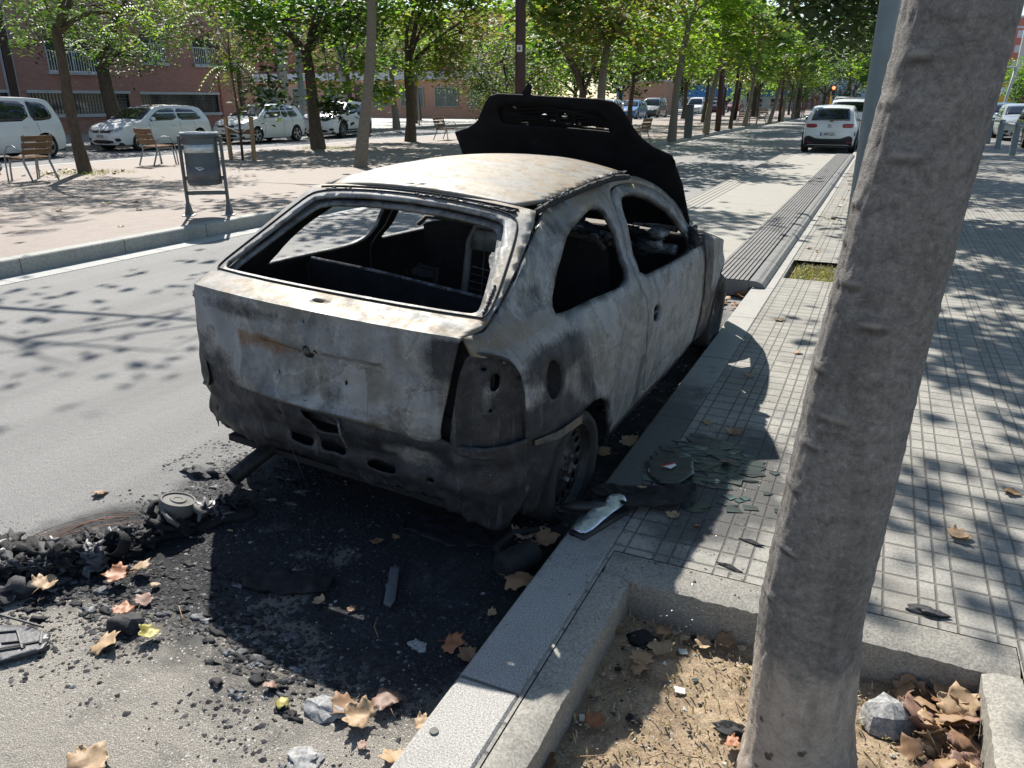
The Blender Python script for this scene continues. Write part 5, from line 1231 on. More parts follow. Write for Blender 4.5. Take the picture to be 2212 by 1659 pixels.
make_tree('street_tree','thick-trunked tree with a low spreading fork, between the white hatchback and the crossover',(-16.9,21.3,Mz),0,3.0,(.2,0,4.9),(3.4,3.0,2.0),5200,.215,['leaf_green','leaf_lime','leaf_green','leaf_dark'],.21,(-.25,0),'bark',4,GP,34,7,.42,.3,.7,[(-1.4,-.6,2.0),(-1.2,-.8,1.5),(1.2,-.6,1.9),(1.9,0,2.6),(-1.9,.2,2.9),(1.3,-.8,1.3)])
make_tree('street_tree','slender pale tree just behind the wreck roof, leaning right with one bare side branch',(-11.3,15.8,Mz),0,4.4,(1.0,.2,7.0),(3.6,3.4,2.0),3400,.17,['leaf_lime','leaf_green','leaf_lime'],.135,(.62,0),'bark_pale',5,GP,28,6,.5,.3,.8,[(-.2,-.4,4.4),(1.2,.2,4.2)],limbs=[(-3.4,-.3,4.9),(1.2,.5,6.5),(2.2,0,6.2),(.2,-1,7),(-.8,1,6.8)])
make_tree('street_tree','brown tree with a V fork left of the third bench',(-16.7,26.6,Mz),0,2.7,(.5,0,4.9),(3.6,3.2,2.1),5400,.22,['leaf_lime','leaf_green','leaf_dry','leaf_lime'],.20,(.05,0),'bark',6,GP,36,7,.42,.3,.75,[(.9,-.5,2.6),(-.9,-.6,2.0),(1.8,0,2.5),(-1.6,0,2.9),(-.7,-.6,1.7)])
row=[(22.6,'leaf_dry','smooth grey tree rising behind the open bonnet',3.0,.14),(31.7,'leaf_lime','pale trunk beside the dark slab post',4.2,.15),(38.7,'leaf_dry','leaning trunk just left of the brown lamp post',4.0,.14),(45.6,'leaf_green','thin purple-grey trunk on a patch of weeds',3.0,.10),(50.5,'leaf_lime','thin trunk in front of the double bench',3.0,.13),(57.8,'leaf_dry','leaning pale trunk far along the kerb',3.6,.13),(65,'leaf_green','far kerbside trunk near the palm',3.4,.12),(73,'leaf_lime','last kerbside tree before the crossing',3.4,.12)]
for i,(y,m,lb,fk,r) in enumerate(row):
    mats=[m,'leaf_lime' if i%2 else 'leaf_green',m,'leaf_dry' if i%3==0 else 'leaf_lime']
    make_tree('street_tree',lb,(-7.75-.05*i+(.5 if y>55 else 0),y,Mz),0,fk,(.0,.0,5.0 if i else 4.7),(2.5,3.6,1.8),3600 if i<3 else 2300,.23 if i<3 else .28,mats,r,([.2,.35,.45,.1,.3,.7,.3,.2][i],0),'bark_pale' if i!=3 else 'bark',20+i,GP,32,6,.45,.3,.72,
      ([(.2,-.5,2.7),(-1.6,-.4,2.9),(1.5,-.3,3.0)] if i==0 else [(1.2,-.4,3.0),(-1.4,0,3.0)]))
row2=[(-13.2,36,'leaf_dark','dark tree in the middle of the promenade behind the bonnet',1.9,.2),(-15.2,50.6,'leaf_green','short stocky trunk in front of the distant white car',3.0,.17),(-12,58,'leaf_dry','promenade tree with browning leaves before the parked van',2.8,.14),(-16.2,44,'leaf_green','dark trunk behind the fourth bench',2.8,.17),(-15.8,68,'leaf_dark','dark trunk before the distant blue car',2.8,.18),(-11,76,'leaf_dry','far yellowing promenade tree',2.6,.12),(-15.5,84,'leaf_green','far dark promenade tree by the red cars',2.5,.16),(-10,92,'leaf_lime','far bright promenade tree at its end',2.6,.12)]
for i,(x,y,m,lb,fk,r) in enumerate(row2):
    make_tree('street_tree',lb,(x,y,Mz),0,fk,(0,0,4.9),(3.9,3.6,2.3),2800,.26,[m,'leaf_green',m,'leaf_lime'],r,(.1,0),'bark',40+i,GP,32,6,.5,.3,.72)
# dark shrubby tree whose foliage reaches the ground behind the bonnet
make_tree('evergreen_tree','big dark evergreen hiding the end of the low brick building',(-21.9,46,.17),0,1.0,(0,0,3.0),(3.9,3.5,2.6),6500,.17,['leaf_dark','leaf_dark','leaf_green','leaf_dry'],.25,(0,0),'bark',61,None,44,6,.55,.4,.6,inner=.0)
# trees behind the parked cars
for i,(x,y,m,lb,r,fk,z) in enumerate([(-27.5,22.3,'leaf_dark','thick-trunked dense dark green tree behind the dark-roofed white car',.30,2.7,4.6),(-28,30.0,'leaf_dry','small tree with brown seed pods behind the badge-nosed white car',.14,2.9,4.9),(-28,14.5,'leaf_dark','dark tree over the minivan',.2,2.8,5.0),(-28,38.5,'leaf_green','tree by the two grey columns at the brick corner',.16,2.8,5.2),(-29,47,'leaf_lime','pavement tree in front of the low building windows',.14,3.0,5.0),(-33,54,'leaf_dark','pavement tree with dark crown before the low building',.16,3.1,5.2)]):
    make_tree('pavement_tree',lb,(x,y,.17),0,fk,(0,0,z),(3.6,3.6,2.0),4600 if i<2 else 3400,.17,[m,m,'leaf_green' if i%2==0 else 'leaf_dry'],r,(-.2,0),'bark',70+i,'trees behind the service road cars',34,6,.45,.45,.5,[(0,.5,2.9),(1.5,1,3.1)] if i==0 else ())
for i,(x,y) in enumerate([(-27,72),(-27,86),(-34,80),(-26,104),(-30,118),(-20,128),(-13,133),(-8,112),(-27,60)]):
    make_tree('background_tree',['tall green tree','dark bushy tree','loose yellow-green tree'][i%3]+' behind the distant cars, '+['first','second','third','fourth','fifth','sixth','seventh','eighth','ninth'][i]+' going away',(x,y,.1),0,2.2,(0,0,5.2),(5.2,5.0,4.2),2600,.42,[['leaf_green','leaf_dark'],['leaf_dark','leaf_dark'],['leaf_lime','leaf_dry']][i%3],.25,(0,0),'bark',90+i,'background trees',40,5,.7,.3,.7,inner=.0)
# trees over the road end / right side
for i,(x,y,m,lb,z,cr) in enumerate([(-.5,66,'leaf_lime','yellow-green round tree behind the cars on the road',4.6,(4.4,4,2.6)),(1.0,52,'leaf_dark','dark tree arching over the sidewalk above the white cars',6.2,(4.5,4,2.7)),(-2.4,92,'leaf_dark','low dark mushroom-shaped tree beside the traffic light',4.3,(3.4,3,1.5)),(11.5,100,'leaf_lime','pale tree behind the yellow kiosk',3.8,(3.2,3,2.3)),(9.0,64,'leaf_green','bushy green tree at the right edge beyond the parked cars',3.0,(2.2,2.2,1.9)),(-4.5,108,'leaf_green','far green tree closing the road',5.5,(6,5,4))]):
    make_tree('street_tree',lb,(x,y,.1),0,z*.5,(0,0,z),cr,3200,.28,[m,m,'leaf_green'],.16,(.1,0),'bark',110+i,None,36,6,.5,.4,.6,inner=.1)
# sidewalk row hidden behind the near trunk: their crowns shade the paving
for i,(x,y,lb,ex) in enumerate([(.42,13.2,'leafy plane tree behind the leaning trunk, dark twigs hanging above',[(-1.7,.2,3.3),(-1.1,.0,2.95),(-.6,.3,2.9),(-1.4,.5,2.75),(-2.1,.3,3.6),(-.9,-.2,3.4),(1.6,.3,3.1),(-2.0,1.5,3.2)]),(.42,21.0,'plane tree further along the sidewalk, hanging over the boarding platform',[(-1.8,.2,3.2),(-1.2,0,3.0),(-2.3,.3,3.5)]),(.42,29,'third plane tree of the sidewalk row, beside the white crossover',[(-1.8,.2,3.3),(1.5,0,3.6)]),(.42,37,'fourth plane tree of the sidewalk row',[(-1.5,0,3.6)])]):
    make_tree('plane_tree',lb,(x,y,KZ),0,4.0,(-.9,.5,6.6),(3.4,4.0,2.2),7600,.17,['leaf_dark','leaf_green','leaf_dark'],.14,(.0,0),'bark_plane' if i==0 else 'bark',130+i,'plane trees along the sidewalk',36,7,.46,.4,.75,ex)
# trees just outside the left edge, whose shadows fall on the road
make_tree('street_tree','promenade tree just beyond the left edge of the picture',(-11.6,6.0,Mz),0,3.6,(2.0,3.4,6.6),(2.6,2.6,1.2),170,.16,['leaf_green','leaf_lime'],.13,(.4,.4),'bark_pale',151,GP,22,2,.4,.3,.8)
make_tree('street_tree','thin promenade tree by the left bench, out of the picture',(-15,4.5,Mz),0,3.2,(1.0,1.0,5.4),(3.4,3.4,1.7),3000,.16,['leaf_green','leaf_dark'],.13,(.2,.2),'bark',152,GP,28,6,.4,.3,.8)
# the near leaning trunk and its crown overhead
def near_tree():
    t=thing('plane_tree','big leaning plane tree trunk with rough grey bark in the foreground earth pit','tree',(.025,1.83,-.06))
    prof=[(-.05,.18,0),(.0,.152,0),(.06,.142,0.0),(.2,.134,-.012),(.5,.124,-.026),(1.1,.116,.004),(1.5,.109,.033),(1.86,.103,.062),(2.6,.10,.12),(3.6,.10,.2),(4.4,.09,.3)]
    mb=MB(); n=120; vs=[];fs=[]; m=330; S1=[];S2=[]
    for j in range(m+1):
        z=-.05+4.45*(j/m)**1.25
        r=tab([(a,b) for a,b,c in prof],z); ox=tab([(a,c) for a,b,c in prof],z)
        for k in range(n):
            a=2*PI*k/n; d=Vector((math.cos(a),math.sin(a),0)); q=Vector((d.x*2,d.y*2,z*1.1))
            rr=r*(1+.045*mn.noise(q)+.02*mn.noise(Vector((d.x*6,d.y*6,z*3))))+.0030*mn.noise(Vector((d.x*9,d.y*9,z*38)))+.002*mn.noise(Vector((d.x*30,d.y*30,z*60)))
            sc_=sd_=0
            # scars: short raised horizontal welts
            for (za,aa) in ((1.52,3.5),(1.36,3.9),(1.16,3.75),(.98,3.95),(.86,3.6),(1.72,3.7),(.7,4.0),(1.62,4.4),(1.28,4.6),(1.80,4.2),(.55,3.7),(1.06,4.3),(1.44,3.3)):
                da=(a-aa+PI)%(2*PI)-PI
                if abs(da)<.6:
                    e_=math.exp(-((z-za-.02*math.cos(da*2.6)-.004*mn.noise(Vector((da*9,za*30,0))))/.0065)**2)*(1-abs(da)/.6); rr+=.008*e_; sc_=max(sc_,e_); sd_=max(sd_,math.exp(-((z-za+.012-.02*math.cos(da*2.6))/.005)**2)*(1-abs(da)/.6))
            if z<.15: rr+=.02*max(0,math.cos(3*a+1))*(1-z/.15)
            vs.append((ox+d.x*rr,d.y*rr,z)); S1.append(sc_); S2.append(sd_)
    for j in range(m):
        for k in range(n): a=j*n+k;b=j*n+(k+1)%n; fs.append((a,b,b+n,a+n))
    mb.add(vs,fs,'bark_plane')
    rng=random.Random(5)
    C=[Vector((rng.uniform(-3.0,3.4),rng.uniform(.5,8.2),rng.uniform(5.4,8))) for _ in range(50)]
    C=[c for c in C if not(c.x<-1.5 and c.y<5.5)]
    for c in C[:9]: mb.tube([(.3,0,4.2),Vector((.3,0,4.3)).lerp(c,.5)+Vector((0,0,.3)),c],[.07,.045,.01],'bark_plane',8,cap=False)
    k_=len(mb.v)-len(S1); mb.at['scar']=S1+[0]*k_; mb.at['scardark']=S2+[0]*k_
    mb.build('trunk',t,True)
    mb=MB()
    for c in C: leaf_geo(mb,c,260,.42,.17,'leaf_green',rng,.3,.8)
    mb.build('crown',t)
near_tree()
# young staked tree by the middle bench
def staked():
    z=Mz; t=thing('young_tree','young staked tree with a small drooping crown behind the litter bin','tree',(-15.6,16.4,z))
    rng=random.Random(8)
    mb=MB(); mb.tube([(0,0,0),(.03,0,1),(-.03,0,2.0),(-.05,0,2.6),(0,.05,3.3)],[.035,.03,.025,.018,.006],'bark',8); 
    for k in range(9): a=k*.7; mb.tube([(-.05,0,2.3+.06*k),(-.05+.5*math.cos(a),.5*math.sin(a),2.9+.1*k)],[.012,.004],'bark_pale',4)
    mb.build('trunk',t,True)
    mb=MB()
    for i in range(26):
        a=rng.uniform(0,2*PI); p=Vector((-.04,0,2.35+rng.uniform(-.15,.1))); d=Vector((math.cos(a),math.sin(a),0)); s=Vector((-d.y,d.x,0)); L=rng.uniform(.55,.95)
        for k in range(14):
            f=k/13; q=p+d*L*f+Vector((0,0,.12*math.sin(f*PI)-.5*f*f))
            for sg in (1,-1): mb.add([q,q+s*sg*.07+d*.02-Vector((0,0,.02)),q+s*sg*.13+d*.05-Vector((0,0,.06)),q+s*sg*.06+d*.05-Vector((0,0,.03))],[(0,1,2,3)],'leaf_dark' if i%3 else 'leaf_lime')
    mb.build('crown',t)
    for i,x in enumerate((-.42,.42)):
        mb=MB(); mb.box((x,-.0,.55),(.09,.09,1.1),'woodpale',Matrix.Rotation(.03*(1 if i else -1),3,'Y'),.01); mb.build('stake',t)
    mb=MB(); mb.box((0,.05,.72),(.95,.03,.12),'wood'); mb.tube([(-.42,-.05,.86),(0,-.06,.72),(.05,.05,.72),(.42,-.05,.84)],.016,'paper',5); mb.build('tie',t)
staked()
def palm(x,y,lb):
    t=thing('palm_tree',lb,'palm',(x,y,.1),0,'palms at the end of the promenade'); rng=random.Random(int(x*10))
    mb=MB(); mb.tube([(0,0,0),(0,0,1),(.05,0,3),(.1,0,5.5),(.1,0,7)],[.38,.33,.27,.24,.25],'palm',10)
    for k in range(90): a=rng.uniform(0,2*PI); z=rng.uniform(.2,6.8); mb.box((.33*math.cos(a),.33*math.sin(a),z),(.14,.14,.1),'palm',Matrix.Rotation(a,3,'Z'))
    mb.build('trunk',t)
    mb=MB()
    for i in range(26):
        a=rng.uniform(0,2*PI); d=Vector((math.cos(a),math.sin(a),0)); s=Vector((-d.y,d.x,0)); up=rng.uniform(.2,1.6)
        for k in range(12):
            f=k/11; q=Vector((.1,0,7))+d*2.3*f+Vector((0,0,up*f-2.0*f*f))
            for sg in (1,-1): mb.add([q,q+s*sg*.3+d*.12,q+s*sg*.55+d*.3-Vector((0,0,.1)),q+d*.1],[(0,1,2,3)],'leaf_green')
    mb.build('crown',t)
palm(-7.6,75.5,'thick shaggy palm trunk beside the kerb'); palm(-11.8,80,'second shaggy palm trunk left of the kerb'); palm(-5.6,118,'palm rising above the trees against the sky')
# ---------------------------------------------------------------- street furniture
def bench(label,x,y,rz,seats=1,z=Mz,group='wooden slatted benches on the promenade'):
    t=thing('bench',label,'bench',(x,y,z),rz,group); w=.30*seats+.02
    # local: sitter faces +Y, backrest at -Y
    mb=MB()
    for k in range(4): mb.box((0,-.14+.115*k,.44+.004*k),(2*w,.098,.03),'wood',Matrix.Rotation(.03,3,'X'),.008)
    mb.build('seat',t)
    mb=MB()
    for k in range(3): mb.box((0,-.245-.035*k,.56+.125*k),(2*w,.03,.105),'wood',Matrix.Rotation(.24,3,'X'),.008)
    mb.build('backrest',t)
    for s in (-1,1):
        mb=MB(); xx=s*(w-.05)
        mb.tube([(xx,-.34,0),(xx,-.25,.2),(xx,-.17,.38),(xx,-.225,.55),(xx,-.33,.88)],[.018,.02,.024,.02,.014],'steel',7)
        mb.tube([(xx,-.17,.40),(xx,.1,.415),(xx,.24,.40),(xx,.27,.25),(xx,.30,0)],[.02,.02,.02,.018,.018],'steel',7); mb.build('leg',t,True)
        mb=MB(); xa=s*(w+.01); mb.tube([(xa,-.21,.56),(xa,-.02,.68),(xa,.15,.66),(xa,.27,.52),(xa,.30,.3),(xa,.32,0)],.015,'steel',7); mb.build('armrest',t,True)
    return t
# (photo: first bench seen from behind at the left edge; second faces away to the right)
bench('wooden slat bench seen from behind at the left edge by the minivan',-15.35,10.35,rad(90),1)
bench('single wooden bench seen from its side between the dark-roofed car and the bin',-16.3,14.25,rad(-5),1)
bench('wooden bench facing us beside the V-forked tree',-16.1,28.3,rad(-85),1.6)
bench('lone wooden seat by the kerb, right of the bonnet',-8.3,29.0,rad(75),1)
for i,(x,y,rz,lb) in enumerate([(-8.2,51.5,20,'bench beside the thin kerbside trunk, far along the promenade'),(-7.4,53.5,100,'dark bench turned sideways next to the far pair'),(-9.0,66,200,'far bench by the palm trunk'),(-6.9,71,160,'bench just past the palm'),(-13,85,20,'tiny far bench at the end of the promenade'),(-10.6,88,30,'last tiny bench at the end of the promenade')]): bench(lb,x,y,rad(rz),1.2)
def litter_bin():
    t=thing('litter_bin','grey cylindrical litter bin hung between two steel posts at the promenade edge','litter bin',(-8.45,8.12,Mz),rad(33))
    mb=MB(); prof=[(.215,.40),(.225,.41),(.232,.44),(.226,.45),(.226,.98),(.245,.985),(.252,1.0),(.252,1.03),(.242,1.04),(.225,1.03),(.215,.98),(.213,.42)]
    mb.lathe(prof,'binmetal',36); mb.lathe([(0,.42),(.215,.42)],'blackp',24); mb.build('drum',t,True,angle=40)
    mb=MB(); mb.lathe([(.253,1.028),(.247,1.046),(.232,1.046),(.226,1.03)],'foil',36); mb.build('rim_band',t,True)
    def arc(n,r,a0,a1,z0,z1,mat):
        m=MB(); k=18; vs=[]
        for i in range(k+1): a=a0+(a1-a0)*i/k; vs+=[(r*math.cos(a),r*math.sin(a),z0),(r*math.cos(a),r*math.sin(a),z1)]
        m.add(vs,[(2*i,2*i+2,2*i+3,2*i+1) for i in range(k)],mat); o=m.build(n,t,True); s=o.modifiers.new('s','SOLIDIFY'); s.thickness=.003; return o
    arc('reflective_band',.229,rad(-150),rad(-28),.80,.90,'foil'); arc('band',.229,rad(-165),rad(-15),.46,.62,'grey_rubber'); 
    m=MB(); R_=.234; m.add([(R_*math.cos(rad(a)),R_*math.sin(rad(a)),z) for a,z in ((-105,.625),(-85,.63),(-74,.61),(-90,.585))],[(0,1,2,3)],'foil'); m.build('sticker',t)
    for s in (-1,1):
        mb=MB(); x=s*.275; mb.box((x,0,.50),(.035,.075,1.0),'binmetal',None,.006); mb.box((x-s*.03,0,.95),(.04,.05,.05),'binmetal'); mb.box((x-s*.03,0,.48),(.04,.05,.05),'binmetal')
        mb.add([(x-.02,-.04,.16),(x+.02,-.04,.16),(x+.02,.04,.16),(x-.02,.04,.16),(x-.045,-.075,.01),(x+.045,-.075,.01),(x+.045,.075,.01),(x-.045,.075,.01)],[(0,1,5,4),(1,2,6,5),(2,3,7,6),(3,0,4,7)],'binmetal'); mb.box((x,0,.006),(.16,.18,.012),'steel'); mb.build('post',t)
    mb=MB(); mb.box((0,0,.29),(.52,.022,.05),'binmetal'); mb.build('crossbar',t)
litter_bin(); bpy.data.objects['litter_bin'].scale=(.98,.98,1.06)
def pole(name,lb,x,y,z,h,r,mat,cat='lamp post',group=None,lean=0,head=True):
    t=thing(name,lb,cat,(x,y,z),0,group); mb=MB(); mb.tube([(0,0,0),(lean*.3,0,h*.3),(lean*.6,0,h*.6),(lean,0,h)],[r,r*.97,r*.93,r*.85],mat,14); mb.build('post',t,True)
    if head:
        mb=MB(); mb.box((lean-.4,0,h+.05),(.9,.22,.10),mat,None,.03); mb.build('lamp_head',t)
    return t
p=pole('lamp_post','dark red-brown lamp post rising behind the open bonnet',-8.2,18.1,Mz,8,.13,'polebrown',group='brown lamp posts on the promenade')
mb=MB(); mb.box((.04,-.135,2.65),(.13,.012,.15),'paper'); mb.box((.04,-.143,2.65),(.05,.01,.06),'grey_rubber'); mb.build('sticker',p)
pole('lamp_post','dark brown lamp post by the kerb beyond the slab post',-7.9,41.8,Mz,8,.15,'polebrown',group='brown lamp posts on the promenade')
pole('lamp_post','thin leaning brown lamp post far along the promenade',-11.2,66,Mz,8,.14,'polebrown',group='brown lamp posts on the promenade',lean=.6)
pole('lamp_post','brown lamp post behind the far kerbside trees',-7.4,62.5,Mz,8,.11,'polebrown',group='brown lamp posts on the promenade')
pole('lamp_post','blue-grey steel lamp post beside the leaning foreground trunk',-.13,7.0,KZ,8,.078,'polegrey')
def slab():
    t=thing('slab_post','flat dark steel slab post next to the pale kerbside trunk','post',(-7.55,33.6,Mz)); mb=MB(); mb.box((0,0,.65),(.32,.14,1.3),'binmetal',None,.01); mb.build('body',t); mb=MB(); mb.box((0,0,1.31),(.34,.16,.03),'blackp'); mb.build('top_cap',t)
slab()
def signpost():
    t=thing('sign_post','dark post with a grey panel sign behind the kerbside trunk','sign',(-10.6,44,Mz)); mb=MB(); mb.tube([(0,0,0),(0,0,4.6)],.09,'polebrown',8); mb.build('post',t); mb=MB(); mb.box((0,-.1,2.75),(.55,.04,.75),'binmetal',None,.01); mb.box((0,-.13,2.8),(.40,.02,.45),'steel'); mb.build('panel',t)
    mb=MB(); mb.box((0,-.0,3.4),(.5,.3,.35),'blackp',None,.05); mb.build('housing',t)
signpost()
for x,y,lb in ((-42.5,60.6,'steel bollard in front of the low building, left one'),(-37.2,60.2,'steel bollard in front of the low building, right one')):
    t=thing('bollard',lb,'bollard',(x,y,.17),0,'steel bollards by the low building'); mb=MB(); mb.tube([(0,0,0),(0,0,1.25)],.16,'steel',10); mb.build('post',t); mb=MB(); mb.lathe([(.16,1.25),(.19,1.27),(.19,1.35),(0,1.38)],'steel',12); mb.build('cap',t)
pole('sign_post','thin grey sign pole on the corner pavement near the third bench',-26.5,43.3,.17,5,.04,'steel','sign post',head=False)
pole('column','pale round concrete column at the brick building corner, left one',-29.5,34.6,.17,9,.27,'concrete_wall','column','grey columns at the brick corner',head=False)
pole('column','slimmer blue-grey column beside the pale one at the brick corner',-29,35.4,.17,9,.16,'polegrey','column','grey columns at the brick corner',head=False)
pole('column','short broad grey column behind the thick-trunked tree',-28.5,38.6,.17,9,.33,'concrete_wall','column','grey columns at the brick corner',head=False)
make_tree('pavement_tree','small pale-barked tree standing on the corner island',(-24.9,38.2,.17),0,3.0,(0,0,4.6),(2.2,2.2,1.4),1800,.18,['leaf_lime','leaf_green'],.19,(-.1,0),'bark_pale',171,None,22,5,.4,.3,.7)
# railing on the right of the sidewalk
t=thing('railing','low steel railing with flat grey posts between the sidewalk and parked cars','railing',(3.48,0,KZ))
for y in (28.2,32.05,35.3,38.9,42.5,46):
    mb=MB(); mb.box((0,y,.47),(.16,.08,.94),'polegrey',None,.008); mb.box((0,y-.05,.80),(.05,.02,.06),'steel'); mb.build('post',t)
mb=MB(); mb.tube([(0,24,.86),(0,46,.86)],.03,'steel',8); mb.build('rail',t)
# traffic light
t=thing('traffic_light','far traffic light on a thin pole showing red','traffic light',(-6.45,100,.1)); mb=MB(); mb.tube([(0,0,0),(0,0,2.4)],.08,'yellow',8); mb.build('pole',t); mb=MB(); mb.box((.15,0,2.5),(.4,.3,1.05),'blackp',None,.04); mb.build('housing',t)
em=bpy.data.materials.new('red_signal'); em.use_nodes=True; b=em.node_tree.nodes['Principled BSDF']; b.inputs['Base Color'].default_value=(.8,.05,.02,1); b.inputs['Emission Color'].default_value=(1,.08,.03,1); b.inputs['Emission Strength'].default_value=6; M['redsignal']=em
mb=MB(); mb.lathe([(0,0),(.17,0)],'redsignal',14,(.15,-.17,2.82),Matrix.Rotation(rad(90),3,'X')); mb.build('red_lens',t)
# masts
pole('floodlight_mast','tall white floodlight mast behind the yellow kiosk',9.9,88,.05,16,.22,'palewall','mast',head=False)
pole('lamp_post','white tubular street lamp leaning beyond the silver car',6.05,58,.05,3.4,.09,'palewall','lamp post',lean=.35,head=True)
t=thing('ball_fence','tall wire sports fence beyond the kiosk','fence',(6,92,0))
for i in range(6): mb=MB(); mb.tube([(i*1.6-1,0,0),(i*1.6-1,0,4.6)],.05,'steel',5); mb.build('post',t)
mb=MB(); [mb.tube([(-1,0,z),(7.6,0,z)],.035,'steel',5) for z in (2.2,3.4,4.6)]; mb.build('rail',t)
# crowd barriers at the promenade end
for i in range(4):
    t=thing('barrier','white crowd-control barrier at the end of the promenade, number %s from the left'%['one','two','three','four'][i],'barrier',(-19+2.4*i,112,Mz),0,'crowd barriers'); mb=MB()
    mb.tube([(-1.1,0,.05),(-1.1,0,1.1),(1.1,0,1.1),(1.1,0,.05)],.03,'palewall',5); mb.build('frame',t); mb=MB(); [mb.tube([(x*.22,0,.2),(x*.22,0,1.1)],.015,'palewall',4) for x in range(-4,5)]; mb.build('bars',t)
# pigeon
def pigeon():
    t=thing('pigeon','grey pigeon standing on the promenade near the left bench','pigeon',(-17.3,10.9,Mz),rad(120)); mb=MB()
    P=[(-.15,0,.07),(-.08,0,.10),(0,0,.12),(.06,0,.14),(.09,0,.18),(.10,0,.215),(.115,0,.225)]; mb.tube(P,[.012,.04,.062,.055,.032,.026,.012],'pigeon',10); mb.tube([(.12,0,.222),(.15,0,.215)],[.008,.002],'blackp',5); mb.build('body',t,True)
    for s in (-1,1): mb=MB(); mb.tube([(0,s*.02,.07),(.0,s*.02,0),(.03,s*.02,0)],.005,'redwall',4); mb.build('leg',t)
pigeon()
# ---------------------------------------------------------------- fallen leaves
def leaf_mesh(seed,curl):
    rng=random.Random(seed)
    # five-lobed plane leaf outline, unit length about 1
    base=[(0,-.30),(.10,-.28),(.24,-.33),(.31,-.30),(.33,-.20),(.44,-.10),(.47,-.03),(.40,.05),(.42,.15),(.40,.24),(.30,.24),(.26,.26),(.20,.36),(.10,.44),(.02,.54),(-.07,.47),(-.16,.36),(-.22,.27),(-.33,.27),(-.42,.22),(-.39,.10),(-.38,.04),(-.46,-.04),(-.42,-.13),(-.33,-.20),(-.32,-.31),(-.22,-.33),(-.09,-.28)]
    base=[(x*rng.uniform(.85,1.15),y*rng.uniform(.88,1.12)) for x,y in base]
    V,F=cdt(base,[],.11)
    vs=[]
    for x,y in V:
        r=math.hypot(x,y); z=curl*.55*x*x+curl*.35*max(0,y)**2*rng.choice([1])+.10*mn.noise(Vector((x*3,y*3,seed)))+.05*mn.noise(Vector((x*9,y*9,seed)))
        z-=.03*math.exp(-(x/.03)**2)
        vs.append((x,y,z))
    m=min(v[2] for v in vs); vs=[(a,b,c-m) for a,b,c in vs]
    mb=MB(); mb.add(vs,F,'leaf_brown'); mb.tube([(0,-.30,.02-m*.5),(.02,-.5,.03),(.05,-.68,.02)],[.012,.010,.008],'leaf_brown',4)
    o=mb.build('fallen_leaf',smooth=True); s=o.modifiers.new('s','SOLIDIFY'); s.thickness=.008
    return o
LEAF=[leaf_mesh(i,[.25,.9,1.6,-.9,.5,-1.4][i]) for i in range(6)]
used=[False]*6
_rl=random.Random(77)
def leaf(x,y,z,size=.12,kind=None,label=None,group=None,tilt=.25,rz=None,mat=None):
    k=_rl.randrange(6) if kind is None else kind
    if used[k]: o=LEAF[k].copy(); COL.objects.link(o)
    else: o=LEAF[k]; used[k]=True
    o.location=(x,y,z+.004); size*=.84; o.scale=(size,size,size); o.rotation_euler=(_rl.uniform(-tilt,tilt),_rl.uniform(-tilt,tilt),_rl.uniform(0,2*PI) if rz is None else rz)
    tag(o,label,'leaf',group)
    if mat:
        o.data=o.data.copy(); o.data.materials[0]=M[mat]
    return o
M['leaf_orange']=simple('vivid_orange_leaf',(.28,.105,.04),.55,0,.25,20); M['leaf_tan']=simple('tan_leaf',(.32,.215,.12),.6,0,.2,20); M['leaf_yell']=simple('yellow_green_leaf',(.28,.24,.05),.55,0,.3,20); M['leaf_pinkish']=simple('pinkish_brown_leaf',(.21,.125,.09),.6,0,.2,20)
